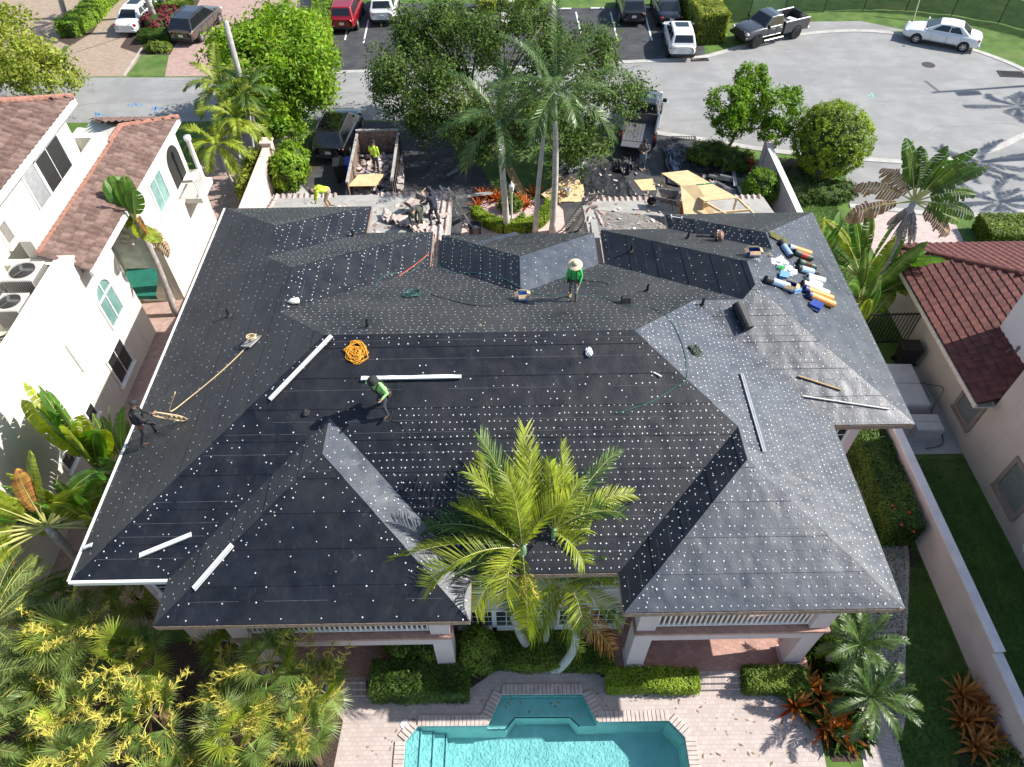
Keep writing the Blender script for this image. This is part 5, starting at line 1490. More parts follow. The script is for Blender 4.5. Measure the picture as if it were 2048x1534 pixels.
        mb = MB(); mb.ell(hd + hu * .02 - face * .02, (.105, .115, .135), 14, 9, rot=rot); mb.ell(nek - face * .03, (.12, .11, .07), 12, 7, rot=rot); mb.build('hood', top, t, smooth=True)
    else:
        mb = MB(); mb.ell(hd + hu * .03 - face * .015, (.088, .103, .105), 14, 8, rot=rot); mb.build('hair', hair_m, t, smooth=True)
    if gear:
        fwd = up.cross(side).normalized() * -1
        if fwd.dot(face) < 0: fwd = -fwd
        for s in (-1, 1):
            mb = MB(); a = che + side * .1 * s + up * .14
            pts = [pel + side * .12 * s - fwd * .14 + up * .05, che - fwd * .17 + side * (.02 * s), a, che + fwd * .165 + side * .09 * s, pel + side * .11 * s + fwd * .145 + up * .05]
            mb.tube(spline(pts, 4), .017, 5); mb.build('harness_strap', trim_black, t)
        mb = MB(); n = 16; mb.tube([pel + up * .03 + side * .20 * math.cos(k * 2 * math.pi / n) + fwd * .155 * math.sin(k * 2 * math.pi / n) for k in range(n + 1)], .028, 6); mb.build('tool_belt', leather, t)
        for s in (-1, 1):
            mb = MB(); mb.box(pel + side * .2 * s + fwd * .02 - up * .08, (.09, .17, .2), bev=.03); mb.build('tool_pouch', leather, t)
    return t

def stand(lean=0.0, stride=0.0, **kw):
    J = dict(pelvis=(0, 0, .95), chest=(0, .02 + lean * .4, 1.30), neck=(0, .03 + lean * .6, 1.49), head=(0, .06 + lean * .8, 1.64), sl=(-.19, .02 + lean * .5, 1.41), sr=(.19, .02 + lean * .5, 1.41),
             el=(-.25, .0 + lean * .4, 1.13), er=(.25, .0 + lean * .4, 1.13), wl=(-.24, .12 + lean * .4, .90), wr=(.24, .12 + lean * .4, .90), hl=(-.10, 0, .90), hr=(.10, 0, .90), kl=(-.12, .08 + stride, .50), kr=(.12, .04 - stride * .3, .50), al=(-.13, stride * 1.2, .09), ar=(.13, -stride * 1.2, .09))
    J.update(kw); return J
def bent(depth=.5, **kw):
    J = dict(pelvis=(0, -.12, .86), chest=(0, .22, 1.03), neck=(0, .40, 1.05), head=(0, .54, 1.0), sl=(-.19, .34, 1.02), sr=(.19, .34, 1.02), el=(-.22, .42, .76), er=(.22, .42, .76), wl=(-.14, .48, .54), wr=(.14, .48, .54),
             hl=(-.11, -.1, .84), hr=(.11, -.1, .84), kl=(-.14, .10, .48), kr=(.14, .02, .48), al=(-.14, -.02, .09), ar=(.14, -.12, .09), face=(0, .5, -1))
    J.update(kw); return J
person('worker in green shirt, wide straw hat and tan boots on the upper roof', (1.94, 16.02, 7.339), math.radians(165), stand(.05, .16, wr=(.30, .10, .92), wl=(-.22, .16, .93)), (green_sh, camo, boot_tan), 'straw', True, .84)
person('worker in lime shirt, black bucket hat and jeans leaning forward on the roof slope', (-3.24, 11.66, 7.559), math.radians(150), stand(.32, .12, pelvis=(0, -.05, .84), hl=(-.10, -.05, .80), hr=(.10, -.05, .80), kl=(-.16, .22, .50), kr=(.14, .08, .46), al=(-.2, .18, .09), ar=(.16, -.16, .09), wr=(.10, .30, 1.45), er=(.30, .22, 1.30), wl=(-.3, .35, 1.05), el=(-.34, .14, 1.12), head=(0, .26, 1.58), face=(.2, .8, -.5)), (lime_sh, dark_jean, boot_dk), 'bucket', True, .86)
person('worker in black clothing pulling a rope at the white drip edge', (-9.91, 11.78, 6.263), math.radians(-60), stand(.12, .2, wl=(.02, .40, 1.06), el=(-.24, .16, 1.10), wr=(.12, .46, 1.10), er=(.28, .18, 1.12)), (black_cl, black_cl, boot_dk), 'cap', True, .9)
person('worker in yellow-green shirt and khaki trousers bending over the garage tiles', (-7.75, 26.15, 3.62), math.radians(110), bent(), (hi_vis, khaki, boot_tan), 'cap')
person('worker in yellow-green shirt and jeans standing in the dump trailer', (-6.72, 32.5, 1.28), math.radians(-15), stand(.1, .05, wl=(-.12, .34, 1.25), el=(-.27, .12, 1.18)), (hi_vis, dark_jean, boot_dk), None)
person('worker in grey-green cap stooping among loose tiles on the garage roof', (-3.62, 24.15, 4.02), math.radians(165), bent(), (olive, olive, boot_dk), 'cap_light')
person('worker in purple-black hoodie and jeans beside the wheelbarrow', (-2.98, 24.35, 3.98), math.radians(60), stand(.12, .1, wl=(-.2, .4, 1.02), el=(-.26, .16, 1.12), wr=(.2, .38, 1.0), er=(.27, .14, 1.1)), (navy_cl, dark_jean, boot_dk), 'hood')
person('worker in grey shirt and pale jeans standing behind the open pickup bed', (7.42, 34.6, .006), math.radians(175), stand(.08, .03, wl=(-.05, .24, 1.05), el=(-.27, .08, 1.12), wr=(.05, .25, 1.04), er=(.27, .08, 1.12)), (grey_cl, jean, boot_dk), None)

# ================================================================ plants
NR = np.random.default_rng(5)
def leafmat(name, col, var=.3, tr=.28, isl=.35, col2=None, rough=.5, spec=.4):
    return M(name, col, rough, var, 1.1, transl=tr, island=isl, col2=col2, spec=spec)
lf_oak = leafmat('leaf_oak', (.05, .105, .018), .35, .3, .5, (.14, .215, .05), .6, .2)
lf_light = leafmat('leaf_light', (.15, .30, .02), .3, .4, .4, (.28, .42, .04), .55, .25)
lf_yellow = leafmat('leaf_yellow_green', (.21, .29, .025), .3, .35, .4, (.36, .40, .07), .55, .25)
lf_hedge = leafmat('leaf_hedge', (.11, .19, .02), .35, .3, .45, (.20, .27, .04), .55, .25)
lf_dark = leafmat('leaf_dark', (.05, .11, .015), .35, .25, .45, (.10, .17, .025), .55, .25)
lf_topi = leafmat('leaf_topiary', (.11, .24, .012), .3, .35, .4, (.20, .34, .025), .5, .3)
lf_ball = leafmat('leaf_ball', (.17, .29, .015), .3, .35, .4, (.28, .38, .035), .5, .3)
lf_red = leafmat('leaf_red', (.14, .02, .03), .4, .3, .4, (.30, .06, .06))
palm_g = leafmat('palm_green', (.065, .14, .022), .3, .35, .3, (.12, .20, .035), .42, .4)
palm_y = leafmat('palm_yellow_green', (.22, .31, .03), .3, .42, .35, (.36, .42, .05), .45, .35)
palm_lime = leafmat('palm_lime', (.32, .40, .04), .3, .45, .35, (.46, .50, .07), .45, .35)
palm_blue = leafmat('palm_deep', (.055, .12, .028), .3, .32, .3, (.11, .18, .045), .38, .45)
palm_fan = leafmat('palm_fan', (.10, .175, .035), .3, .38, .5, (.23, .30, .075), .42, .45)
palm_dead = M('palm_dead', (.30, .19, .10), .9, .3, 3, island=.3, transl=.15)
palm_grey = M('palm_dead_grey', (.30, .27, .24), .9, .3, 3, island=.3)
palm_orange = M('palm_orange', (.42, .20, .05), .8, .3, 3, island=.35, transl=.25)
banana_g = leafmat('banana_leaf', (.075, .19, .025), .25, .38, .15, (.12, .26, .035), .32, .5)
flower_y = M('palm_flower', (.50, .45, .08), .8, .25, 3, island=.3, transl=.2)
brom_r = leafmat('bromeliad_red', (.42, .06, .015), .35, .3, .3, (.55, .16, .03))
brom_o = leafmat('bromeliad_orange', (.46, .14, .025), .4, .3, .3, (.48, .24, .07))
bark = M('bark', (.20, .16, .12), .95, .3, 6, bump=.8, bscale=25)
bark_grey = M('palm_bark', (.36, .33, .30), .9, .2, 5, bump=.5, bscale=20)
bark_white = M('palm_bark_pale', (.50, .48, .45), .9, .15, 4, bump=.4, bscale=18)
crownshaft = M('crownshaft', (.18, .30, .17), .45, .15, 3)
stalk_y = M('stalk_yellow', (.42, .42, .14), .5, .2, 3)

def leaf_cloud(blobs, n, size, clump=40, spread=.18, up=.35, low=-.55, shell=.82, seed=None, flat=1.0, rnd=.55, rag=.0):
    """diamond leaves in clumps near the surface of ellipsoid blobs -> verts, quads"""
    rng = np.random.default_rng(seed if seed is not None else R.randrange(10 ** 6))
    B = np.array([b[:6] for b in blobs], float)
    area = (B[:, 3] * B[:, 4] + B[:, 4] * B[:, 5] + B[:, 3] * B[:, 5])
    nc = max(1, n // clump)
    idx = rng.choice(len(B), nc, p=area / area.sum())
    d = rng.normal(size=(nc * 3, 3)); d /= np.linalg.norm(d, axis=1)[:, None]
    d = d[d[:, 2] > low]; d = d[:nc] if len(d) >= nc else np.vstack([d, d])[:nc]
    rad = shell + (1.04 - shell) * rng.random(nc) ** .7
    rad = rad * (1 + rag * np.array([noise.noise(Vector(p) * 2.6 + Vector((int(k) * 3.1, 0, 0))) for p, k in zip(d, idx)]))
    cen = B[idx, :3] + d * B[idx, 3:] * rad[:, None]
    cen = np.repeat(cen, clump, 0); dd = np.repeat(d, clump, 0)
    m = len(cen)
    pos = cen + rng.normal(size=(m, 3)) * spread
    nr = dd * .7 + np.array([0, 0, up]) + rng.normal(size=(m, 3)) * rnd
    nr /= np.linalg.norm(nr, axis=1)[:, None]
    t = np.cross(nr, rng.normal(size=(m, 3))); t /= np.linalg.norm(t, axis=1)[:, None] + 1e-9
    b = np.cross(nr, t)
    L = size * (.6 + .8 * rng.random(m))[:, None]
    Wd = L * .42 * flat
    v = np.stack([pos - t * L * .5, pos + b * Wd * .5 + nr * L * .06, pos + t * L * .5 - nr * L * .08, pos - b * Wd * .5 + nr * L * .06], 1).reshape(-1, 3)
    f = np.arange(m * 4).reshape(-1, 4)
    return v, f

def limbs(mb, base, blobs, r0, fork_z=None):
    base = Vector(base)
    zmin = min(b[2] - b[5] for b in blobs)
    fz = fork_z if fork_z else max(base.z + .8, zmin + .1)
    cx = sum(b[0] for b in blobs) / len(blobs); cy = sum(b[1] for b in blobs) / len(blobs)
    fork = Vector((base.x + (cx - base.x) * .35, base.y + (cy - base.y) * .35, fz))
    mid = (base + fork) / 2 + Vector((R.uniform(-.1, .1), R.uniform(-.1, .1), 0))
    mb.tube([base, base + (mid - base) * .2, mid, fork], [r0 * 1.35, r0 * 1.05, r0 * .9, r0 * .8], 9)
    for b in blobs:
        e = Vector((b[0], b[1], b[2] + b[5] * .3))
        k = fork.lerp(e, .5) + Vector((R.uniform(-.2, .2), R.uniform(-.2, .2), R.uniform(-.1, .3)))
        mb.tube([fork - Vector((0, 0, .1)), k, e], [r0 * .6, r0 * .4, r0 * .15], 7)
        for q in range(3):
            e2 = e + Vector((R.uniform(-.7, .7) * b[3], R.uniform(-.7, .7) * b[4], R.uniform(.0, .6) * b[5]))
            mb.tube([k, (k + e2) / 2 + Vector((0, 0, .1)), e2], [r0 * .28, r0 * .18, r0 * .06], 5)

def tree(name, label, base, blobs, n, size, mat, r0=.14, group=None, clump=40, spread=.2, cat='tree', barkm=None, low=-.55, lob=4, **kw):
    t = thing(name, label, cat, base, 0, group)
    mb = MB(); limbs(mb, base, blobs, r0); mb.build('trunk', barkm or bark, t, smooth=True, world=True)
    lobes = list(blobs)
    for b in blobs:
        for k in range(lob):
            a, e = R.uniform(0, 6.28), R.uniform(-.2, 1.2); q = R.uniform(.32, .55)
            lobes.append((b[0] + b[3] * .85 * math.cos(a) * math.cos(e), b[1] + b[4] * .85 * math.sin(a) * math.cos(e), b[2] + b[5] * .85 * math.sin(e), b[3] * q, b[4] * q, b[5] * q))
    v, f = leaf_cloud(lobes, n, size, clump, spread, low=low, rag=.22, **kw)
    numpy_mesh('crown', v - np.array(base), f, mat, t)
    return t

def bush(name, label, blobs, n, size, mat, cat='bush', group=None, core=None, clump=25, spread=.07, **kw):
    """foliage over a dark twiggy core"""
    b0 = blobs[0]
    base = (b0[0], b0[1], 0)
    t = thing(name, label, cat, base, 0, group)
    mb = MB()
    for b in blobs:
        mb.ell(b[:3], (b[3] * .86, b[4] * .86, b[5] * .86), 14, 9)
    mb.build('inner_twigs', core or M('hedge_core', (.035, .06, .012), .95), t, smooth=True, world=True)
    v, f = leaf_cloud(blobs, n, size, clump, spread, shell=.94, rnd=.36, rag=.05, **kw)
    numpy_mesh('foliage', v - np.array(base), f, mat, t)
    return t

def hedge(name, label, path, w, h, n, size, mat, cat='hedge', group=None, z0=0.0, core=None):
    """clipped hedge along a path: leaves over the top and sides of a box"""
    base = (path[0][0], path[0][1], z0)
    t = thing(name, label, cat, base, 0, group)
    mb = MB(); ribbon(mb, [p[:2] for p in path], w * .84, z0, z0 + h * .93); mb.build('inner_twigs', core or M('hedge_core', (.035, .06, .012), .95), t, world=True)
    segs = [(Vector((*path[i][:2], 0)), Vector((*path[i + 1][:2], 0))) for i in range(len(path) - 1)]
    ln_ = np.array([(b - a).length for a, b in segs]) + 1e-6
    rng = NR
    k = rng.choice(len(segs), n, p=ln_ / ln_.sum())
    A = np.array([tuple(s[0]) for s in segs])[k]; Bv = np.array([tuple(s[1]) for s in segs])[k]
    tt = rng.random(n)[:, None]
    D = Bv - A; D /= np.linalg.norm(D, axis=1)[:, None]
    S = np.stack([-D[:, 1], D[:, 0], 0 * D[:, 0]], 1)
    u = rng.random(n)
    per = w + 2 * h
    s = u * per
    off = np.zeros(n); z = np.zeros(n); nr = np.zeros((n, 3))
    m1 = s < h; m2 = (s >= h) & (s < h + w); m3 = s >= h + w
    off[m1] = -w / 2; z[m1] = s[m1]; nr[m1] = -S[m1]
    off[m2] = s[m2] - h - w / 2; z[m2] = h; nr[m2] = (0, 0, 1)
    off[m3] = w / 2; z[m3] = s[m3] - h - w; nr[m3] = S[m3]
    ends = rng.random(n) < (w * 1.5 / (ln_.sum() + w * 1.5)) * .6
    pos = A + (Bv - A) * tt + S * off[:, None]
    pos[ends] = (np.where(rng.random(ends.sum())[:, None] < .5, A[0] if len(segs) == 1 else np.array(tuple(segs[0][0])), np.array(tuple(segs[-1][1])))) + S[ends] * (rng.random(ends.sum())[:, None] - .5) * w
    z[ends] = rng.random(ends.sum()) * h
    pos[:, 2] = z0 + z
    bump = np.array([noise.noise(Vector((p[0] * 1.6, p[1] * 1.6, p[2] * 1.6))) for p in pos]) * .07
    pos += nr * bump[:, None] + rng.normal(size=(n, 3)) * .035
    nr = nr + rng.normal(size=(n, 3)) * .36 + np.array([0, 0, .25]); nr /= np.linalg.norm(nr, axis=1)[:, None]
    tv = np.cross(nr, rng.normal(size=(n, 3))); tv /= np.linalg.norm(tv, axis=1)[:, None]
    b = np.cross(nr, tv); L = size * (.6 + .8 * rng.random(n))[:, None]
    v = np.stack([pos - tv * L * .5, pos + b * L * .24, pos + tv * L * .5, pos - b * L * .24], 1).reshape(-1, 3) - np.array(base)
    numpy_mesh('foliage', v, np.arange(n * 4).reshape(-1, 4), mat, t)
    return t

def frond(base, az, el, L, droop, ll=.5, n=34, wid=.05, v_ang=.5, twist=0.0, sparse=0.0, hang=.35, rr=.018, curl=0.0, wind=(0, 0, 0)):
    """pinnate palm leaf as one mesh builder: material 0 leaflets, 1 rachis"""
    mb = MB()
    d = Vector((math.cos(el) * math.sin(az), math.cos(el) * math.cos(az), math.sin(el)))
    p = Vector(base); pts = [p.copy()]; dirs = [d.copy()]
    steps = 14
    side0 = d.cross(Vector((0, 0, 1)))
    side0 = side0.normalized() if side0.length > .05 else Vector((1, 0, 0))
    for i in range(steps):
        d = (d + Vector((0, 0, -droop / steps * (.4 + 1.6 * i / steps))) + side0 * (curl / steps)).normalized()
        p = p + d * (L / steps); pts.append(p.copy()); dirs.append(d.copy())
    mb.tube(pts, [rr * (1 - .85 * i / steps) for i in range(steps + 1)], 5, mi=1)
    for k in range(n):
        t = .10 + .90 * (k + .5) / n
        f = t * steps; i = min(int(f), steps - 1); q = f - i
        c = pts[i].lerp(pts[i + 1], q); dd = dirs[i].lerp(dirs[i + 1], q).normalized()
        sd = dd.cross(Vector((0, 0, 1)))
        sd = sd.normalized() if sd.length > .05 else side0
        upv = sd.cross(dd).normalized()
        if twist:
            rm = Matrix.Rotation(twist, 3, dd); sd = rm @ sd; upv = rm @ upv
        prof = math.sin(min(1, t * 1.25) * math.pi * .5) * (1 - .55 * max(0, t - .55) / .45)
        for s in (-1, 1):
            if R.random() < sparse: continue
            lh = ll * prof * R.uniform(.82, 1.12)
            fw = .65 + .6 * t + R.uniform(-.12, .12)
            dirl = (sd * s + dd * fw + upv * (v_ang + R.uniform(-.22, .22)) + Vector(wind) + Vector((R.uniform(-.13, .13), R.uniform(-.13, .13), R.uniform(-.13, .13)))).normalized()
            w = wid * R.uniform(.85, 1.1)
            wv = (dd - dirl * dd.dot(dirl)).normalized() * w * .5
            a0 = c
            a1 = c + dirl * lh * .5 + Vector((0, 0, -hang * lh * .10))
            a2 = c + dirl * lh + Vector((0, 0, -hang * lh * R.uniform(.35, .65)))
            mb.add([a0 - wv * .5, a0 + wv * .5, a1 + wv, a1 - wv, a2], [(0, 1, 2, 3), (3, 2, 4)], 0)
    return mb

def palm(name, label, trunk_pts, radii, crown, fronds, mat, group=None, shaft=None, barkm=None, rach=None, cat='palm tree', ll=.5, n=34, wid=.05, wind=(0, 0, 0)):
    base = trunk_pts[0]
    t = thing(name, label, cat, base, 0, group)
    sp = spline(trunk_pts, 6); k = len(sp)
    rs = [radii[0] + (radii[1] - radii[0]) * i / (k - 1) for i in range(k)]
    rs[0] *= 1.25
    mb = MB(); mb.tube(sp, rs, 10); mb.build('trunk', barkm or bark_grey, t, smooth=True, world=True)
    for i in range(2, k - 1, 1):   # leaf scar rings
        q = MB(); q.tube([sp[i] - Vector((0, 0, .012)), sp[i] + Vector((0, 0, .012))], rs[i] * 1.04, 10); 
        mb2 = q
    if shaft:
        s0 = Vector(sp[-1]); dv = (Vector(sp[-1]) - Vector(sp[-3])).normalized()
        mb = MB(); mb.tube([s0 - dv * .05, s0 + dv * shaft * .25, s0 + dv * shaft * .7, s0 + dv * shaft], [radii[1] * 1.05, radii[1] * 1.25, radii[1] * 1.0, radii[1] * .5], 10)
        mb.build('crownshaft', crownshaft, t, smooth=True, world=True)
    for fr in fronds:
        az, el, L, dr = fr[:4]; kw = fr[4] if len(fr) > 4 else {}
        m = kw.get('mat', mat); kw = {a: b for a, b in kw.items() if a != 'mat'}
        kw.setdefault('ll', ll); kw.setdefault('n', n); kw.setdefault('wid', wid); kw.setdefault('wind', wind)
        q = frond(crown, math.radians(az), math.radians(el), L, dr, **kw)
        q.build('frond', [m, rach or stalk_y], t, world=True)
    return t

def ring(cnt, el0, el1, L0, L1, d0, d1, az0=0, jit=14, **kw):
    out = []
    for i in range(cnt):
        q = R.random()
        out.append((az0 + i * 137.5 + R.uniform(-jit, jit), el0 + (el1 - el0) * i / max(1, cnt - 1), R.uniform(L0, L1), d0 + (d1 - d0) * i / max(1, cnt - 1), dict(kw)))
    return out

# ---- front palm clump against the house
WIND = (-.45, .25, .15)
DR = dict(mat=palm_dead, hang=.9, sparse=.15)
def windblown(lst, mats=None):
    """give each frond its own curl, twist and tint"""
    out = []
    for f in lst:
        kw = dict(f[4]) if len(f) > 4 else {}
        kw.setdefault('curl', R.uniform(-.7, .5)); kw.setdefault('twist', R.uniform(.1, 1.0) * R.choice((1, 1, -.6))); kw.setdefault('hang', R.uniform(.2, .8)); kw.setdefault('v_ang', R.uniform(.15, .6))
        kw.setdefault('mat', R.choice((palm_y, palm_y, palm_lime, palm_g))); kw.setdefault('sparse', .06)
        out.append((f[0] + R.uniform(-6, 6), f[1], f[2], f[3], kw))
    return out
pool_palm = palm('coconut_palm', 'tallest of the yellow-green palms by the pool, with fronds over the roof', [(.45, 8.2, 0), (.15, 8.1, 1.6), (-.08, 8.2, 3.6), (.2, 8.2, 6.1)], (.14, .09), (.22, 8.22, 6.4),
     windblown([(-10, 55, 3.0, .3), (2, 46, 2.9, .25), (-22, 66, 2.6, .5), (8, 62, 2.5, .4), (-38, 48, 2.5, .8), (-54, 26, 2.5, .9), (-66, 50, 2.0, 1.2), (-84, 16, 3.3, .65), (-92, 30, 2.6, 1.2), (-104, 0, 2.5, .7), (-74, 4, 2.3, .6), (-30, 20, 2.1, .7), (26, 34, 1.9, .8), (-118, -20, 2.0, .8),
      (176, -44, 2.2, .7), (-166, -58, 2.0, .5), (-14, 80, 2.2, .5), (-60, 72, 2.0, 1.1), (60, 70, 1.8, 1.2), (-140, 50, 1.7, 1.5), (-100, 62, 2.1, 1.3), (35, 78, 2.2, .8)]), palm_y, 'palms by the pool', .5, bark_grey, ll=.88, n=44, wid=.038, wind=(-.25, .5, .1))
palm('coconut_palm', 'slim straight palm of the pool clump with upright fronds', [(.95, 8.25, 0), (.98, 8.3, 2.5), (.98, 8.5, 4.8), (1.0, 8.6, 6.3)], (.09, .06), (1.0, 8.62, 6.55),
     windblown([(42, 42, 2.5, .5), (30, 58, 2.2, .4), (58, 24, 2.2, .6), (14, 36, 1.9, .7), (78, 10, 2.1, .7), (50, 66, 1.9, .6), (92, -6, 2.0, .8), (66, 44, 1.8, .9), (-8, 52, 1.7, .8), (112, -30, 1.6, .7), (20, 76, 1.8, .7), (150, 50, 1.4, 1.5), (-60, 50, 1.5, 1.3), (80, 72, 1.6, 1.0), (-30, 70, 1.7, .9)]), palm_y, 'palms by the pool', .35, bark_white, ll=.66, n=36, wid=.036, wind=(.25, .5, .1))
low_palm = palm('coconut_palm', 'lowest palm of the pool clump with curved trunk and a brown hanging frond', [(1.0, 7.62, .0), (1.35, 7.5, .35), (1.75, 7.75, 1.4), (1.65, 8.0, 3.0), (1.35, 8.2, 4.4)], (.15, .09), (1.35, 8.2, 4.6),
     windblown([(80, 20, 2.4, .6), (92, 4, 2.2, .6), (62, 34, 2.1, .7), (38, 44, 1.9, .7), (112, -14, 2.0, .8), (70, 56, 1.7, .7), (150, -34, 2.6, .8, dict(mat=palm_orange, hang=.9)), (158, -50, 2.0, .6, dict(mat=palm_dead)), (178, -46, 2.2, .7), (212, -40, 2.0, .7), (-30, 34, 1.6, 1.0), (232, -16, 1.8, 1.0), (100, 38, 1.7, .9), (60, 74, 1.7, .9), (160, 50, 1.6, 1.6), (-100, 40, 1.5, 1.3), (20, 66, 1.7, .9)]), palm_y, 'palms by the pool', .35, bark_white, ll=.66, n=36, wid=.036, wind=(.1, .4, .05))

# ---- three tall palms on the street side
def royal(label, base, mids, crown, az0, nf, L, seedmat=palm_blue, shaft=1.1, sz=1.0):
    fr = ring(nf, 70, -12, L * .9, L * 1.1, .75, 1.25, az0, 10, ll=.85 * sz, n=34, wid=.05, hang=1.0)
    palm('royal_palm', label, [base] + mids + [crown], (.17 * sz, .11 * sz), (crown[0], crown[1], crown[2] + shaft), fr, seedmat, 'tall palms in the entry island', shaft, bark_white, M('rachis_green', (.12, .2, .06), .5))
royal('tall palm in the entry island with a green crownshaft, nearest the lamp post', (-.02, 29.2, 0), [(-.15, 29.0, 2.5), (-.25, 28.9, 4.6)], (-.28, 29.0, 5.0), 20, 13, 2.6)
royal('thin pale palm between the two heavier entry island palms', (1.36, 29.0, 0), [(1.5, 29.0, 3.0)], (1.75, 29.1, 6.2), 70, 9, 2.0, shaft=.8, sz=.8)
royal('tallest entry island palm, nearest the right-hand garage', (2.23, 28.95, 0), [(2.25, 28.9, 3), (2.2, 28.9, 5)], (2.12, 28.85, 6.1), 0, 17, 3.1, palm_blue, 1.3)

# ---- cluster palms by the pink wall
for i, (lab, b, c) in enumerate((('highest stem of the feathery palm cluster beside the utility pole', (-13.95, 33.6, 0), (-14.35, 35.0, 4.4)), ('middle stem of the feathery palm cluster beside the utility pole', (-13.7, 33.1, 0), (-13.3, 33.2, 3.6)),
                                ('lowest stem of the feathery palm cluster, leaning over the alley', (-14.2, 32.6, 0), (-14.1, 31.8, 3.1)), ('slender stem at the back of the feathery palm cluster', (-13.4, 33.9, 0), (-13.0, 34.6, 4.2)))):
    palm('cluster_palm', lab, [b, ((b[0] + c[0]) / 2 - .1, (b[1] + c[1]) / 2, c[2] * .5), c], (.07, .05), (c[0], c[1], c[2] + .35), ring(17, 70, -5, 1.6, 2.1, 1.1, 1.7, i * 50, ll=.6, n=32, wid=.06, hang=.8), palm_y if i != 3 else palm_g, 'feathery palm cluster by the pink wall', .5, bark_white, M('rachis_green', (.12, .2, .06), .5))

# ---- pygmy date palms by the right porch
palm('date_palm', 'glossy date palm beside the portico, above the path', [(9.45, 7.7, 0), (9.55, 7.6, .8), (9.75, 7.5, 1.6)], (.10, .08), (9.8, 7.5, 1.75), ring(20, 75, -8, 1.15, 1.35, .9, 1.4, 0, ll=.30, n=38, wid=.03, hang=.3, v_ang=.2), palm_blue, 'date palms by the path', None, bark_grey, M('rachis_green', (.12, .2, .06), .5))
palm('date_palm', 'glossy date palm beside the orange bromeliads', [(9.7, 6.3, 0), (9.75, 6.25, .6), (9.8, 6.2, 1.2)], (.10, .08), (9.85, 6.2, 1.3), ring(22, 75, -8, 1.2, 1.45, .9, 1.4, 40, ll=.30, n=40, wid=.03, hang=.3, v_ang=.2), palm_blue, 'date palms by the path', None, bark_grey, M('rachis_green', (.12, .2, .06), .5))

# ---- travellers palms
def big_leaf(base, d, up, petiole, blade, width, tears=.5, droop=.5, fold=.35):
    """banana-like leaf: petiole tube and a torn blade either side of the midrib; mats 0 blade, 1 midrib"""
    mb = MB(); d = Vector(d).normalized(); p = Vector(base)
    s = d.cross(Vector(up)).normalized()
    pts = [p + d * (petiole * i / 4) for i in range(5)]
    dd = d.copy(); q = pts[-1].copy(); mid = [q.copy()]; dirs = [dd.copy()]
    n = 16
    for i in range(n):
        dd = (dd + Vector((0, 0, -droop / n * (.3 + 1.4 * i / n)))).normalized(); q = q + dd * blade / n; mid.append(q.copy()); dirs.append(dd.copy())
    mb.tube(pts + mid[1:], [.045 - .03 * i / 4 * .5 for i in range(5)] + [.028 * (1 - i / n * .9) for i in range(1, n + 1)], 5, mi=1)
    for sg in (-1, 1):
        i = 0; hang = R.uniform(.0, .3)
        for i in range(n):
            if R.random() < tears: hang = R.uniform(0, .55) * tears * 1.6
            w0 = width * .5 * math.sin(math.pi * min(1, (i / n) * .94 + .06)) ** .55
            w1 = width * .5 * math.sin(math.pi * min(1, ((i + 1) / n) * .94 + .06)) ** .55 if i < n - 1 else .02
            nr = s.cross(dirs[i]).normalized()
            gap = .12 if R.random() < tears else 0.0
            a, b = mid[i], mid[i + 1].lerp(mid[i], gap)
            oa = s * sg * w0 + nr * (-fold * w0 * .5) + dirs[i] * w0 * .25 - Vector((0, 0, hang * w0))
            ob = s * sg * w1 + nr * (-fold * w1 * .5) + dirs[i] * w1 * .25 - Vector((0, 0, hang * w1))
            ha = s * sg * w0 * .5 + nr * (fold * w0 * .25) + dirs[i] * w0 * .12
            hb = s * sg * w1 * .5 + nr * (fold * w1 * .25) + dirs[i] * w1 * .12
            mb.add([a, b, b + hb, a + ha, b + ob, a + oa], [(0, 1, 2, 3), (3, 2, 4, 5)], 0)
    return mb

def travellers(label, base, trunk_top, axis, angs, petiole, blade, width, mats, group=None, tears=.5, name='travellers_palm', skirt=0, up=None, tilt=(0, 0, 0)):
    t = thing(name, label, 'palm tree', base, 0, group)
    mb = MB(); mb.tube(spline([base, (Vector(base) + Vector(trunk_top)) / 2 + Vector((.08, .05, 0)), trunk_top], 4), [.13] * 8 + [.11], 9); mb.build('trunk', bark_grey, t, smooth=True, world=True)
    ax = Vector(axis).normalized(); up = Vector(up) if up else ax.cross(Vector((0, 0, 1)))
    for i, a in enumerate(angs):
        m = mats[i % len(mats)] if not isinstance(a, tuple) else a[1]
        an = a if not isinstance(a, tuple) else a[0]
        r = math.radians(an)
        d = ax * math.sin(r) + Vector((0, 0, 1)) * math.cos(r) + Vector((R.uniform(-.14, .14), R.uniform(-.14, .14), 0)) + Vector(tilt)
        k = R.uniform(.88, 1.12)
        q = big_leaf(trunk_top, d, up + Vector((R.uniform(-.5, .5), R.uniform(-.5, .5), .3)), petiole * k, blade * k, width * R.uniform(.85, 1.1), tears if m not in (palm_dead, palm_grey) else .95, R.uniform(.5, 1.0))
        q.build('leaf', [m, stalk_y], t, world=True)
    for i in range(skirt):
        a = R.uniform(0, 6.28); d = Vector((math.cos(a) * .5, math.sin(a) * .5, -1))
        q = big_leaf(Vector(trunk_top) + Vector((0, 0, -.15)), d, (math.sin(a), -math.cos(a), .2), .25, R.uniform(.9, 1.5), .22, .9, .4); q.build('dead_leaf', [palm_grey, palm_grey], t, world=True)
    return t
travellers('travellers palm fan of torn leaves between the white house and the black roof', (-12.9, 12.2, 0), (-12.5, 12.3, 3.8), (-.75, .65, 0), [-100 + 7 * k for k in range(28)], .9, 2.4, .8, [banana_g, palm_y, banana_g, palm_y, palm_y, palm_g, banana_g], None, .42, up=(.65, .75, .35), tilt=(-.2, .25, 0))
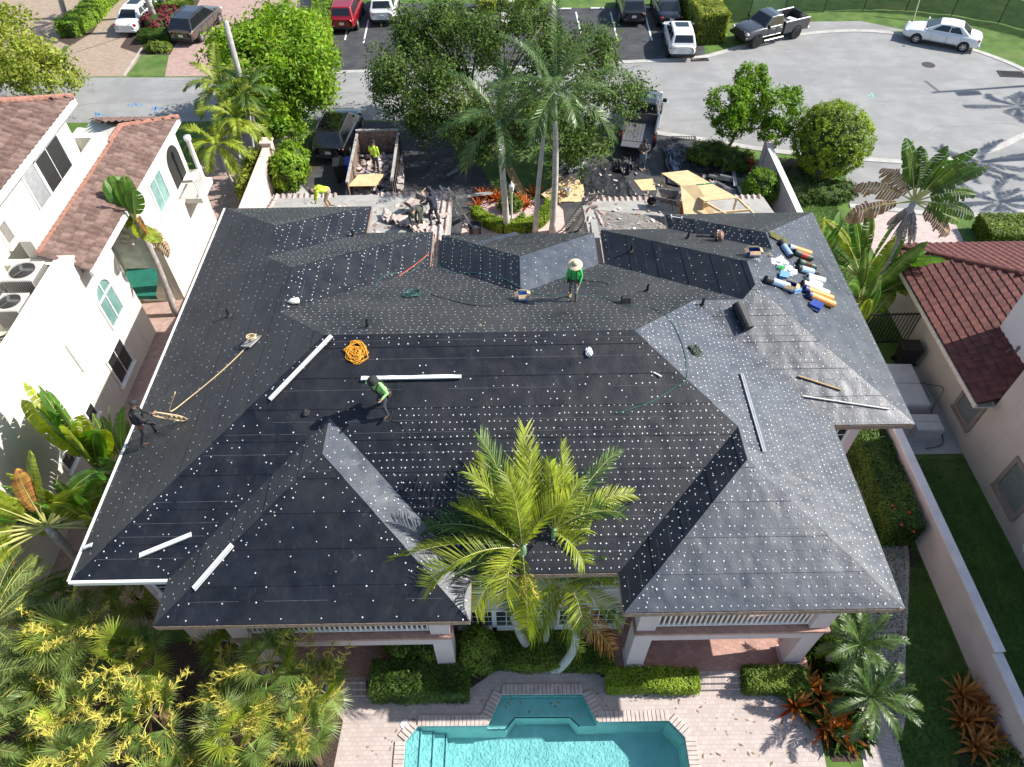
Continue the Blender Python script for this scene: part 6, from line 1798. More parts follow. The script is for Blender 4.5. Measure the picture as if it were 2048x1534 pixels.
travellers('low travellers palm with yellow drooping leaves at the white house corner', (-13.7, 10.4, 0), (-13.4, 10.5, 3.9), (-.8, -.5, 0), [-105 + 9 * k for k in range(23)], .9, 2.0, .6, [palm_y, banana_g, palm_y, palm_y, palm_orange, palm_y], None, .75, up=(.4, -.7, .4), tilt=(-.1, -.2, -.2))
travellers('bushy travellers palm with yellowed leaf stalks under the white drip edge', (-12.6, 10.9, 0), (-12.5, 11.0, 3.0), (-.9, .1, 0), [-88 + 8 * k for k in range(23)], 1.0, 1.9, .6, [palm_y, palm_lime, banana_g, palm_y, palm_g], None, .6, up=(.2, .9, .3), tilt=(-.35, -.1, 0))
travellers('slender young travellers palm leaning beside the white house with one broad leaf', (-14.9, 23.4, 0), (-14.72, 23.6, 4.9), (-.6, .6, 0), [-16, -4, 6, 16, 28, (55, palm_y), (-60, palm_orange), (85, palm_y), (-95, palm_dead), (110, palm_y), (70, palm_y), (-80, palm_y), (125, palm_y)], .45, 1.5, .75, [banana_g, banana_g, palm_g], None, .3, up=(.5, -.9, .3))
travellers('tall travellers palm with grey dead skirt beyond the boundary wall', (14.95, 21.9, 0), (15.45, 22.75, 5.9), (1, -.15, 0), [-30, -20, -12, -5, 2, 9, 16, 24, 33, 44, (60, palm_g), (86, palm_g), (104, palm_g), (-70, palm_dead), (-98, palm_dead), (118, palm_dead), (-46, palm_dead)], .6, 1.85, .62, [palm_g, banana_g, palm_g, banana_g, palm_blue], None, .7, skirt=20, up=(.1, -.9, .4), tilt=(.12, 0, 0))
for lab, b_, t_, ax_, n_, bl in (('broad-leaved travellers palm clump filling the corner by the iron gate', (14.6, 21.9, 0), (14.75, 22.0, 1.4), (.9, .4, 0), 15, 2.4), ('low banana-leaved clump against the right roof eave', (13.3, 23.6, 0), (13.3, 23.8, 1.2), (.5, .9, 0), 12, 2.1), ('ragged banana-leaved clump at the foot of the tall travellers palm', (15.3, 23.4, 0), (15.3, 23.5, 1.5), (.8, -.5, 0), 12, 2.2), ('glossy banana-leaved clump just behind the boundary wall', (14.4, 20.4, 0), (14.4, 20.6, .9), (.6, .8, 0), 9, 1.7)):
    travellers(lab, b_, t_, ax_, [-82 + 164 * k / (n_ - 1) for k in range(n_)], .9, bl, .6, [banana_g, palm_g, banana_g, palm_y], 'banana-leaved clumps by the gate', .45, up=(.1, -.8, .5))

# ---- fan palms at the lower left
def fan_leaf(base, d, L, pet, n=30, spread=250, w=.035):
    mb = MB(); d = Vector(d).normalized(); c = Vector(base) + d * pet
    mb.tube([base, (Vector(base) + c) / 2 + Vector((0, 0, .04)), c], [.012, .01, .008], 4, mi=1)
    s = d.cross(Vector((0, 0, 1))); s = s.normalized() if s.length > .05 else Vector((1, 0, 0)); nr = s.cross(d).normalized()
    for i in range(n):
        a = math.radians(-spread / 2 + spread * (i + .5) / n + R.uniform(-2, 2))
        e = (d * math.cos(a) + s * math.sin(a) + nr * .12).normalized()
        l = L * R.uniform(.85, 1.08) * (1 - .22 * abs(a) / 2.2)
        wv = nr.cross(e).normalized() * w * .5
        m1, m2 = c + e * l * .5, c + e * l + Vector((0, 0, -.18 * l * R.uniform(.4, 1.4)))
        mb.add([c - wv * .3, c + wv * .3, m1 + wv, m1 - wv, m2], [(0, 1, 2, 3), (3, 2, 4)], 0)
    return mb
def spray(base, d, L):
    mb = MB(); p = Vector(base); d = Vector(d).normalized(); pts = [p.copy()]
    for i in range(7):
        d = (d + Vector((R.uniform(-.12, .12), R.uniform(-.12, .12), -.07))).normalized(); p = p + d * L / 7; pts.append(p.copy())
    mb.tube(pts, [.012 - .0012 * i for i in range(8)], 4)
    for i in range(2, 8):
        for k in range(7):
            e = (Vector((R.uniform(-1, 1), R.uniform(-1, 1), R.uniform(-.5, .7))) + d * .5).normalized(); l = R.uniform(.14, .3) * (1.25 - i / 10)
            a = pts[i]; wv = e.cross(Vector((.3, .5, .8))).normalized() * .011
            mb.add([a - wv, a + wv, a + e * l + wv * .8, a + e * l - wv * .8], [(0, 1, 2, 3)])
            for m in range(3):
                b = a + e * l * R.uniform(.4, 1); e2 = (e + Vector((R.uniform(-1, 1), R.uniform(-1, 1), R.uniform(-1, 1)))).normalized()
                mb.add([b - wv * .8, b + wv * .8, b + e2 * .10], [(0, 1, 2)])
    return mb
for par_, c_, n_ in ((pool_palm, (.2, 8.1, 6.0), 7), (low_palm, (1.35, 8.1, 4.2), 4)):
    for k in range(n_):
        a = R.uniform(2.2, 5.4); q = spray(c_, (math.cos(a) * .7, math.sin(a) * .7, -.35), R.uniform(.7, 1.1)); q.build('flower_stalk', flower_y, par_, world=True)
FG = 'clumped fan palms at the lower left'
def fan_palm(label, base, h, nl, ns, L):
    t = thing('fan_palm', label, 'palm tree', base, R.uniform(0, 6.28), FG)
    mb = MB(); top = Vector((R.uniform(-.2, .2), R.uniform(-.2, .2), h)); mb.tube([(0, 0, 0), top * .5 + Vector((.05, 0, 0)), top], [.09, .08, .075], 8); mb.build('trunk', M('fibre_trunk', (.13, .075, .045), .95, .4, 12, bump=.8, bscale=30), t)
    for i in range(nl):
        a = i * 2.4 + R.uniform(-.3, .3); el = math.radians(75 - 100 * (i / nl) + R.uniform(-10, 10))
        d = (math.cos(a) * math.cos(el), math.sin(a) * math.cos(el), math.sin(el))
        q = fan_leaf(top, d, L * R.uniform(.8, 1.15), R.uniform(.4, .7)); q.build('fan_leaf', [palm_fan if R.random() > .12 else palm_y, stalk_y], t)
    for i in range(3):
        a = R.uniform(0, 6.28); q = fan_leaf(top - Vector((0, 0, .1)), (math.cos(a) * .5, math.sin(a) * .5, -.9), L * .7, .2, 16, 120); q.build('dead_leaf', [palm_dead, palm_dead], t)
    for i in range(ns):
        a = R.uniform(0, 6.28); el = R.uniform(.5, 1.3); q = spray(top, (math.cos(a) * math.cos(el), math.sin(a) * math.cos(el), math.sin(el)), R.uniform(1.0, 1.6)); q.build('flower_spray', flower_y, t)
    return t
FP = [('fan palm with yellow sprays touching the white drip edge corner', (-11.6, 7.3, 0), 3.7, 18, 6, .85), ('fan palm with yellow sprays under the dark porch roof corner', (-9.9, 6.9, 0), 3.6, 17, 7, .68),
      ('short fan palm in the shade of the left porch eave', (-8.0, 7.6, 0), 1.6, 14, 2, .6), ('fan palm in front of the left balcony railing', (-6.3, 6.5, 0), 3.3, 15, 7, .6), ('fan palm beside the paved steps with golden sprays', (-5.4, 6.3, 0), 2.5, 15, 8, .58),
      ('fan palm at the paver edge nearest the pool', (-5.5, 5.1, 0), 2.6, 15, 8, .58)]
for a in FP: fan_palm(*a)
for b, h in (((-10.8, 5.9, 0), 2.9), ((-9.2, 5.7, 0), 2.8), ((-7.7, 6.2, 0), 2.7), ((-6.7, 5.2, 0), 2.6), ((-8.4, 4.4, 0), 2.6), ((-10.2, 4.2, 0), 2.7), ((-6.6, 3.8, 0), 2.5), ((-9.0, 3.0, 0), 2.6), ((-12.3, 6.3, 0), 2.7), ((-11.7, 4.6, 0), 2.7)):
    fan_palm('fan palm with yellow flower sprays inside the crowded lower-left grove', b, h * R.uniform(.8, 1.45), 14, 7, .66)
for lab, c, az0 in (('bushy foxtail palm with fluffy fronds by the white house wall', (-14.2, 7.9, 3.2), 60), ('bushy foxtail palm arching over the fan palm grove edge', (-13.9, 6.4, 3.2), 100), ('bushy foxtail palm with yellowing fronds at the grove corner', (-13.6, 4.9, 3.0), 80)):
    b = (c[0] - .3, c[1], 0)
    fr = [(az0 + da, el, R.uniform(1.9, 2.2), .8, dict(twist=tw)) for da in (-50, -15, 20, 60) for el, tw in ((38, 0), (18, .9), (24, -.9))] + [(az0 + 180 + da, 25, 1.6, 1.0) for da in (-60, 0, 60)]
    palm('foxtail_palm', lab, [b, ((b[0] + c[0]) / 2, c[1], 1.6), (c[0], c[1], c[2] - .3)], (.12, .09), c, fr, palm_fan, 'foxtail palms', .4, bark_grey, stalk_y, ll=.42, n=46, wid=.035)

# ---- broadleaf trees
OAK = [(-5.2, 38.6, 3.8, 2.3, 1.9, 1.6), (-2.6, 39.2, 4.6, 2.4, 2.2, 1.6), (.8, 39.0, 4.8, 2.4, 2.2, 1.6), (3.6, 38.2, 4.2, 2.2, 2.0, 1.6), (5.2, 35.2, 3.3, 2.0, 1.8, 1.4), (-6.0, 37.6, 3.0, 1.4, 1.3, 1.2), (-3.2, 36.2, 3.1, 2.4, 1.8, 1.5), (.2, 35.2, 2.9, 2.4, 1.8, 1.4), (3.0, 34.0, 2.6, 1.9, 1.5, 1.3), (4.3, 32.7, 1.9, 1.1, 1.0, .9), (-4.0, 41.0, 4.9, 2.0, 1.8, 1.3), (-1.4, 34.2, 2.2, 1.7, 1.2, 1.0), (-4.2, 35.6, 2.1, 1.2, 1.0, 1.0)]
tree('oak_tree', 'wide dark oak tree spreading over the street behind the tall palms', (-.9, 36.6, 0), OAK, 62000, .19, lf_oak, .26, None, 46, .24, low=-.8, shell=.66, lob=5)
LT = [(-13.6, 39.4, 3.9, 2.1, 2.2, 1.6), (-11.4, 38.6, 3.6, 2.0, 2.0, 1.7), (-12.4, 41.3, 4.4, 2.2, 2.0, 1.5), (-11.3, 37.6, 3.0, 1.4, 1.3, 1.4), (-12.9, 37.2, 2.7, 1.6, 1.4, 1.4), (-14.9, 41.3, 3.8, 1.6, 1.6, 1.2), (-12.0, 36.1, 2.0, 1.0, .9, .9), (-10.7, 40.4, 3.4, 1.2, 1.2, 1.1)]
tree('shade_tree', 'bright green leafy shade tree beside the utility pole', (-12.4, 37.8, 0), LT, 30000, .27, lf_light, .2, None, 26, .24, low=-.75, shell=.65)
tree('shade_tree', 'pale-flecked yellow-green tree behind the white tile-roofed house', (-28.6, 42.2, 0), [(-28.9, 41.6, 3.2, 2.4, 2.2, 1.7), (-26.7, 40.8, 2.6, 1.8, 1.6, 1.4), (-30.5, 43.2, 3.8, 2.2, 2.2, 1.6), (-31.5, 41, 3, 2, 2, 1.5)], 15000, .26, lf_yellow, .2, None, 30, .26, shell=.65)
tree('clipped_tree', 'cloud-pruned tree with three dense leafy heads near the fire hydrant', (12.45, 36.2, 0), [(11.75, 35.4, 3.05, 1.12, 1.1, 1.05), (13.05, 37.0, 3.75, .75, .8, .75), (14.15, 35.1, 3.0, 1.25, 1.1, 1.0), (12.9, 36.0, 3.1, 1.0, .9, .8), (14.1, 34.4, 2.1, .75, .7, .7), (11.9, 34.9, 2.3, .9, .8, .7)], 16000, .17, lf_topi, .09, None, 26, .10, low=-.95, shell=.75, lob=2)
bush('ball_topiary', 'large clipped round topiary ball on the lawn by the boundary wall', [(16.95, 33.6, 2.1, 1.9, 1.9, 1.75)], 17000, .13, lf_ball, 'topiary', low=-.9)
bush('ball_topiary', 'small clipped round bush inside the boundary wall', [(12.95, 31.2, .95, .88, .88, .82)], 6500, .10, lf_topi, 'topiary', low=-.9)
bush('shrub', 'bright leafy shrub against the pink wall pier', [(-11.55, 33.2, 1.0, .95, .8, .95), (-11.4, 33.9, 1.2, .8, .8, .9)], 4200, .2, lf_light, low=-.8, spread=.1)
bush('shrub', 'low mounded shrub under the cloud-pruned tree', [(11.2, 35.2, .45, 1.2, .9, .55), (12.4, 34.6, .4, 1.1, .8, .5)], 6000, .12, lf_hedge)
bush('shrub', 'low dark groundcover ring under the round topiary ball', [(15.4, 32.4, .25, 1.0, 1.6, .35), (16.6, 31.7, .25, 1.3, .9, .35), (17.6, 31.9, .2, .8, .7, .3)], 7000, .12, lf_dark)
bush('shrub', 'small leafy plant at the end of the boundary wall coping', [(13.0, 27.9, .45, .6, .6, .5)], 2200, .13, lf_hedge)
bush('croton', 'mixed green and red croton behind the pink wall', [(-13.3, 32.0, .8, .45, 1.0, .8), (-13.3, 33.6, .9, .5, .9, .9)], 3600, .2, lf_yellow, spread=.1)
# hedges
hedge('hedge', 'deep clipped hedge block beside the left porch steps', [(-4.15, 7.15), (-1.4, 7.12)], .95, .95, 13000, .075, lf_dark)
hedge('hedge', 'low hedge curving under the pool palms', [(-1.1, 8.0), (-.6, 8.1), (.6, 8.0), (1.8, 8.0), (2.9, 7.9)], 1.05, .55, 15000, .08, lf_hedge)
bush('hedge_mound', 'bushy hedge beside the left porch column', [(-1.1, 7.9, .8, .5, .6, .9)], 4200, .1, lf_hedge, 'hedge')
hedge('hedge', 'yellow-green clipped hedge left of the portico steps', [(2.75, 7.1), (3.6, 7.1), (5.35, 7.05)], .55, .6, 9500, .075, lf_ball)
hedge('hedge', 'dark clipped hedge right of the portico steps', [(6.75, 7.05), (8.5, 7.0)], .62, .65, 8500, .075, lf_hedge)
hedge('hedge', 'tall dark side hedge with red flowers against the boundary wall', [(13.05, 16.4), (13.05, 14.0), (12.95, 11.5)], 1.0, 1.25, 17000, .09, lf_dark)
hedge('hedge', 'curved clipped hedge edging the pink gravel entry bed', [(-1.66, 30.41, 0), (-1.01, 29.64, 0), (-0.13, 29.12, 0), (0.87, 29.10, 0), (1.64, 29.65, 0), (2.19, 30.61, 0), (2.31, 31.48, 0)], .55, .5, 11000, .09, lf_ball)
hedge('hedge', 'tall flowering hedge between parking lot and grey pickup', [(14.2, 49.6), (13.9, 52.5), (13.7, 56)], 1.9, 2.0, 14000, .16, lf_yellow)
hedge('hedge', 'clipped hedge beside the right-hand paver driveway', [(23.01, 27.90, 0), (25.51, 27.76, 0)], 1.7, .9, 8000, .12, lf_hedge)
hedge('hedge', 'yellow-green hedge left of the pale sidewalk', [(-1.80, 55.91, 0), (-0.49, 55.87, 0), (-0.45, 57.71, 0), (-0.45, 60.13, 0)], 1.4, .9, 4500, .16, lf_yellow)
hedge('hedge', 'yellow-green hedge right of the pale sidewalk', [(0.98, 56.73, 0), (2.63, 56.66, 0)], 1.2, .9, 4000, .16, lf_yellow)
hedge('hedge', 'leafy hedge in the planting strip between the paver driveways', [(-31.0, 52.3), (-30.4, 54.5), (-30.4, 57.5), (-30.2, 60)], 1.5, 1.0, 7000, .16, lf_light)
hedge('hedge', 'green hedge behind the white sedan and dark suv', [(-25.76, 56.06, 0), (-23.24, 55.97, 0)], 1.6, 1.0, 4500, .16, lf_hedge)
hedge('hedge', 'dark low hedge in front of the red-leaved shrubs', [(-25.51, 51.49, 0), (-23.42, 51.58, 0)], 1.1, .6, 4500, .13, lf_dark)
bush('shrub', 'red-leaved shrub between the parked sedan and suv', [(*(-24.84, 53.10, 0)[:2], .6, 1.0, .9, .7), (*(-24.11, 53.91, 0)[:2], .6, .8, .9, .7)], 3800, .17, lf_red)
bush('shrub', 'small spiky shrub at the corner of the grass patch', [(*(-23.85, 49.87, 0)[:2], .25, .9, .4, .3)], 1200, .15, lf_hedge)
hedge('hedge', 'tall green hedge beside the red suv', [(-12.59, 48.89, 0), (-12.87, 52.85, 0), (-13.37, 57.25, 0), (-13.98, 61.15, 0)], 1.3, 1.5, 7000, .18, lf_light)
bush('shrub', 'dark shrub by the left porch floor', [(-2.6, 8.0, .8, .6, .4, .6), (-3.3, 8.1, .8, .5, .4, .5)], 3000, .13, lf_hedge)
# red blossoms on the side hedge
mb = MB()
for i in range(34):
    p = (13.0 + R.uniform(-.5, .3), 11.6 + R.uniform(-.2, .9), R.uniform(.6, 1.3)); mb.ell(p, (.05, .05, .04), 6, 4)
tag(mb.build('hedge_blossoms', M('blossom_red', (.6, .03, .03), .6)), kind='stuff')
# ---- bromeliads
def bromeliad(loc, s, n, mats, label, group):
    t = thing('bromeliad', label, 'bromeliad', loc, R.uniform(0, 6.28), group)
    for i in range(n):
        a = i * 2.4; el = math.radians(78 - 58 * i / n); L = s * R.uniform(.7, 1.1); w = s * .13
        d = Vector((math.cos(a) * math.cos(el), math.sin(a) * math.cos(el), math.sin(el))); sd = Vector((-math.sin(a), math.cos(a), 0)) * w * .5
        p = Vector((0, 0, .03)); mb = MB(); vs = []
        for k in range(5):
            q = k / 4; vs += [p - sd * (1 - q ** 3 * .95), p + Vector((0, 0, -w * .2)), p + sd * (1 - q ** 3 * .95)]
            p = p + d * L / 4; d = (d + Vector((0, 0, -.16))).normalized()
        mb.add(vs, [(r * 3 + j, r * 3 + j + 1, r * 3 + 4 + j, r * 3 + 3 + j) for r in range(4) for j in (0, 1)]); mb.build('leaf', mats[i % len(mats)], t)
    return t
for i in range(13):
    p = (-1.5 + 3.0 * ((i * .37) % 1), 31.1 + 1.1 * ((i * .61) % 1), .01)
    if abs(p[0] - .15) < .45 and p[1] < 31.6: continue
    bromeliad(p, .75, 16, [brom_r, brom_r, brom_o], 'red bromeliad in the entry island bed', 'red bromeliads in the entry island')
bush('shrub', 'green shrub among the red bromeliads of the entry bed', [(.15, 30.9, .35, .55, .4, .4)], 1600, .13, lf_hedge)
bush('shrub', 'small round plant on the pink gravel bed', [(.75, 29.9, .15, .22, .2, .18)], 600, .09, lf_light)
for lab, q in (('orange bromeliad at the deck edge by the portico hedge', [(8.15, 6.35)]), ('orange bromeliad beside the grey deck light box', [(9.1, 6.0), (8.95, 6.6), (9.3, 5.65), (8.85, 5.75), (8.6, 6.9)]), ('orange bromeliad against the white boundary wall', [(13.1, 6.6), (13.2, 5.9), (13.35, 5.3), (12.85, 5.9), (13.4, 4.9), (12.9, 5.2), (13.4, 6.3)])):
    for x, y in q: bromeliad((x, y, .01), .85, 24, [brom_o, brom_o, brom_r, palm_g] if 'white' not in lab else [brom_o, palm_orange, brom_o], lab, lab.replace('orange bromeliad', 'bromeliads'))
# strap-leaved ground cover
V, F = [], []
for i in range(2600):
    x, y = R.uniform(8.3, 9.9), R.uniform(5.2, 8.6)
    if x < 8.8 and y < 5.9: continue
    a = R.uniform(0, 6.28); l = R.uniform(.18, .38); sx, sy = -math.sin(a) * .012, math.cos(a) * .012; k = len(V)
    V += [(x - sx, y - sy, .02), (x + sx, y + sy, .02), (x + math.cos(a) * l * .6, y + math.sin(a) * l * .6, l * .75), (x + math.cos(a) * l, y + math.sin(a) * l, l * .45)]; F.append((k, k + 1, k + 2, k + 3))
tag(numpy_mesh('ground_cover', V, F, lf_dark), 'strap-leaved ground cover below the date palms', 'ground cover', kind='stuff')
bush('shrub', 'round shrub at the foot of the boundary wall beside bromeliads', [(13.6, 4.5, .3, .6, .7, .4)], 3000, .09, lf_hedge)
bush('shrub', 'leafy aroid plant in a gap of the fan palm grove', [(-12.9, 4.6, .4, .6, .5, .4)], 260, .4, banana_g, clump=6, spread=.15)

# palms standing beyond the round street end, whose shadows fall across it
for lab, b, h in (('tall palm on the far verge right of the round street end', (41.5, 41.6), 9.0), ('palm beside the neighbouring drive apron', (34.6, 35.4), 7.2), ('second palm beside the neighbouring drive apron', (33.0, 31.6), 6.4)):
    palm('street_palm', lab, [(*b, 0), (b[0] - .2, b[1], h * .5), (b[0] - .1, b[1] + .1, h)], (.2, .13), (b[0] - .1, b[1] + .1, h + .5), ring(13, 60, -20, 2.3, 2.8, 1.0, 1.5, 0, ll=.6, n=28, wid=.08), palm_g, 'palms beyond the round street end', .6, bark_white)

fan_palm('fan palm squeezed between the white house and the drip edge corner', (-13.0, 8.9, 0), 2.4, 16, 2, .7)
fan_palm('low fan palm in the dark alley below the white drip edge', (-11.6, 9.4, 0), 1.6, 16, 0, .7)
travellers('dark-leaved banana clump in the alley under the left eave', (-13.4, 13.8, 0), (-13.3, 13.9, 1.6), (-.3, .9, 0), [-70 + 14 * k for k in range(11)], .7, 1.6, .5, [palm_g, banana_g], None, .5, up=(.8, .2, .4))

# ================================================================ garages' low roofs (parts of the house)
screed = M('bare_deck', (.34, .325, .30), .9, .12, 1.5, bump=.3, bscale=60)
chain_mix(screed, noise_fac(screed, 2.5, .5, .75), (.25, .235, .21)); chain_mix(screed, noise_fac(screed, 14, .6, .75), (.44, .43, .40))
rubble_dirt = M('rubble_dirt', (.17, .155, .14), .95, .45, 7, bump=1, bscale=30)
chain_mix(rubble_dirt, noise_fac(rubble_dirt, 12, .5, .75), (.36, .33, .31))
tile_pale = M('tile_pale', (.42, .345, .31), .85, .2, 6, bump=.3, bscale=50); tile_pale2 = M('tile_pale_dark', (.33, .255, .22), .85, .25, 6, bump=.3, bscale=50)
def gz(y): return 3.3 + (27.55 - y) * .2
mb = MB()
mb.add([(-10.55, 27.55, gz(27.55)), (-2.45, 27.55, gz(27.55)), (-2.45, 22.0, gz(22.0)), (-10.55, 22.0, gz(22.0)), (-10.55, 27.55, 3.05), (-2.45, 27.55, 3.05), (-2.45, 22, 3.05), (-10.55, 22, 3.05)], [(0, 3, 2, 1), (1, 2, 6, 5), (0, 1, 5, 4), (3, 0, 4, 7), (4, 5, 6, 7)])
gl_ = mb.build('garage_roof', screed, house, world=True)
mb = MB(); mb.bb(-10.1, -2.9, 22.2, 27.1, 0, 3.05); mb.build('garage_wall', stucco, house, world=True)
mb = MB(); mb.add([(3.3, 26.95, 3.3), (11.4, 26.95, 3.3), (11.4, 21.6, 4.37), (3.3, 18.0, 5.09), (3.3, 26.95, 3.05), (11.4, 26.95, 3.05), (11.4, 21.6, 3.05), (3.3, 18, 3.05)], [(0, 3, 2, 1), (1, 2, 6, 5), (0, 1, 5, 4), (3, 0, 4, 7), (4, 5, 6, 7)])
gr_ = mb.build('garage_roof', screed, house, world=True)
mb = MB(); mb.bb(3.75, 10.9, 21.5, 26.5, 0, 3.05); mb.build('garage_wall', stucco, house, world=True)
def gzr(y): return 3.3 + (26.95 - y) * .2
mb = MB(); pl = [(3.75, 25.9), (6.9, 24.9), (8.0, 23.6), (8.2, 21.9), (5.4, 21.4), (3.8, 21.4)]
mb.add([(x, y, gzr(y) + .015) for x, y in pl], [tuple(range(len(pl)))[::-1]]); mb.build('stripped_patch', rubble_dirt, gr_, world=True)
# strips of old roof left in the gaps between the wings
mb = MB(); mb.bb(-2.72, -2.41, 18.6, 22.0, 4.0, ZE - .35); mb.bb(3.15, 3.40, 18.6, 22.4, 4.0, ZE - .35); mb.build('gap_roof', screed, house, world=True)
bt = s_tile(.26, .34, .09)
def lay(parent, p, rz, rx=0.0, mats=(tile_pale, tile_pale2), store={}, nm='roof_tile', ry=0.0):
    k = R.randrange(2)
    if k not in store:
        store[k] = bt.build(nm, mats[k], parent); o = store[k]
    else: o = link(nm, store[k].data, parent)
    off = LOC.get(parent.name, Vector((0, 0, 0)))
    o.location = Vector(p) - off; o.rotation_euler = (rx, ry, rz); return o
for i in range(31):        # eave course at the far edge of the left garage
    x = -10.4 + i * .262
    if -7.6 < x < -5.9 : continue
    lay(gl_, (x, 27.6, gz(27.6) + .04), math.pi, -.2)
for j in range(14):        # verge column on the right
    for i in range(2):
        lay(gl_, (-2.95 + i * .27 + .1, 27.5 - j * .3, gz(27.5 - j * .3) + .04), math.pi, -.2)
for j in range(11):
    lay(gl_, (-2.565, 22.0 - j * .31, 5.60), math.pi, 0)
for j in range(8):
    lay(gl_, (-10.4, 27.4 - j * .3, gz(27.4 - j * .3) + .04), math.pi, -.2)
for j in range(12):        # ragged tiles left on the right garage verge
    if R.random() < .85: lay(gr_, (3.5 + R.uniform(-.08, .12), 26.6 - j * .40, gzr(26.6 - j * .4) + .05), math.pi + R.uniform(-.5, .5), -.2)
    if R.random() < .5: lay(gr_, (3.8 + R.uniform(-.1, .2), 26.4 - j * .42, gzr(26.4 - j * .42) + .05), R.uniform(0, 6), -.15)
for i in range(30):
    lay(gr_, (3.4 + i * .268, 26.98, 3.33), math.pi, -.2)
# loose tiles laid out on the left garage roof
loose = bt.build('loose_tile', tile_pale); tag(loose, 'loose pale clay tile lying stripped on the garage roof', 'roof tile', 'loose tiles on the left garage roof')
loose2 = None
for i in range(46):
    x, y = -5.2 + 2.3 * ((i * .618) % 1) + R.uniform(-.1, .1), 23.3 + 1.9 * ((i * .377) % 1) + R.uniform(-.08, .08)
    if i == 0: o = loose
    else:
        o = loose.copy(); COL.objects.link(o)
    o.location = (x, y, gz(y) + .06 + (i % 3) * .035); o.rotation_euler = (R.uniform(-.3, .1), R.uniform(-.25, .25), R.uniform(-1.2, .2)); o.scale = (1.2, 1.3, 1.2)

# ================================================================ gear on the roof
galv = M('galvanised', (.50, .51, .52), .35, .1, 6, metal=.5)
metal_white = M('coated_metal_white', (.82, .83, .84), .3, .03, 4, metal=.1)
def flashing(p, q, w, label, roll=0.0, mat=metal_white, grp='white metal drip edge lengths on the roof'):
    p, q = Vector(p), Vector(q); d = (q - p).normalized(); s = d.cross(Vector((0, 0, 1))).normalized()
    mb = MB(); u = Vector((0, 0, 1))
    for a, b, th in ((s * -w / 2, s * w / 2, .004),):
        n = s.cross(d).normalized(); n = n if n.z > 0 else -n
        vs = [p + s * -w / 2, p + s * w / 2, q + s * w / 2, q + s * -w / 2]
        mb.add([v + n * .03 for v in vs] + [v + n * .022 for v in vs], [(0, 1, 2, 3), (7, 6, 5, 4), (0, 4, 5, 1), (1, 5, 6, 2), (2, 6, 7, 3), (3, 7, 4, 0)])
        e = vs[1] + n * .026; f = vs[2] + n * .026
        mb.add([e, f, f + n * .055 + s * .01, e + n * .055 + s * .01, e + s * .004, f + s * .004, f + n * .055 + s * .014, e + n * .055 + s * .014], [(0, 1, 2, 3), (7, 6, 5, 4), (3, 2, 6, 7)])
        e = vs[0].lerp(vs[1], .35) + n * .031; f = vs[3].lerp(vs[2], .35) + n * .031
        mb.add([e - s * .008, f - s * .008, f + n * .012, e + n * .012, e + s * .008, f + s * .008], [(0, 1, 2, 3), (3, 2, 5, 4)])
    return tag(mb.build('drip_edge_length', mat), label, 'flashing', grp)
flashing((-6.25, 11.92, 7.731), (-4.74, 13.50, 8.454), .14, 'long white drip edge length lying along the hip near the yellow rope')
flashing((-3.92, 12.43, 7.912), (-1.28, 12.44, 7.916), .15, 'white drip edge length lying behind the lime-shirted worker')
flashing((-9.11, 8.34, 6.145), (-7.90, 8.79, 6.339), .14, 'short white drip edge length near the white eave corner')
flashing((-7.49, 7.41, 6.245), (-6.69, 8.33, 6.643), .15, 'white drip edge length at the left porch hip')
flashing((6.45, 13.11, 7.088), (6.43, 10.44, 7.096), .10, 'silvery drip edge length on the grey right-hand slope', mat=galv)
flashing((-10.69, 8.68, 5.946), (-10.43, 8.71, 6.058), .12, 'tiny white drip edge offcut by the eave corner')
wood = M('batten_wood', (.36, .24, .12), .8, .2, 10); pale_wood = M('plywood', (.62, .45, .24), .75, .12, 3, bump=.1, bscale=40); pine = M('pine', (.66, .48, .27), .75, .12, 4)
def batten(p, q, w, h, mat, label, cat='batten', grp=None):
    mb = MB(); mb.bar(p, q, w, h); return tag(mb.build('wood_batten', mat), label, cat, grp)
batten((8.31, 13.50, 6.520), (9.47, 13.10, 6.347), .05, .04, wood, 'brown wooden batten on the right wing slope')
batten((8.34, 12.95, 6.281), (10.75, 12.56, 6.104), .04, .03, M('grey_wood', (.52, .50, .46), .8), 'long grey batten on the right wing slope above the eave')

def coil(c, rx_, ry_, n, mat, label, name='rope_coil', r=.015, tilt=SL, cat='rope', loops=9, tail=None, dx=(0, SL)):
    pts = []
    k = loops * 14
    for i in range(k + 1):
        a = i * 2 * math.pi / 14 * (1 + .05 * math.sin(i * .7)); w = .62 + .4 * math.sin(i * .37) * R.uniform(.8, 1.1)
        ox, oy = .25 * math.sin(i * .11), .22 * math.cos(i * .13)
        x, y = rx_ * (w * math.cos(a) + ox), ry_ * (w * math.sin(a) + oy)
        pts.append(Vector((c[0] + x, c[1] + y, c[2] + x * dx[0] + y * dx[1] + .03 + .03 * (math.sin(i * 1.7) + 1))))
    mb = MB(); mb.tube(pts, r, 6); return tag(mb.build(name, mat, smooth=True), label, cat)
coil((-4.08, 13.09, 8.177), .30, .27, 9, M('rope_yellow', (.62, .28, .02), .7, .15, 20), 'tangled yellow-orange rope heap on the black front slope', r=.016, loops=10)
coil((5.12, 13.49, 7.632), .17, .19, 9, M('hose_green', (.03, .05, .03), .5), 'neat dark green hose coil on the grey right slope', 'hose_coil', .016, cat='hose', loops=9, dx=(-SL, 0))
coil((-2.98, 16.59, 7.092), .34, .3, 5, M('hose_teal', (.03, .12, .10), .5), 'loose dark teal hose loops on the rear slope', 'hose_coil', .012, cat='hose', loops=4, dx=(0, -SL))
def hose(pts_, mat, label, r=.011, name='air_hose', cat='hose'):
    mb = MB(); mb.tube(spline(pts_, 7), r, 6); return tag(mb.build(name, mat, smooth=True), label, cat)
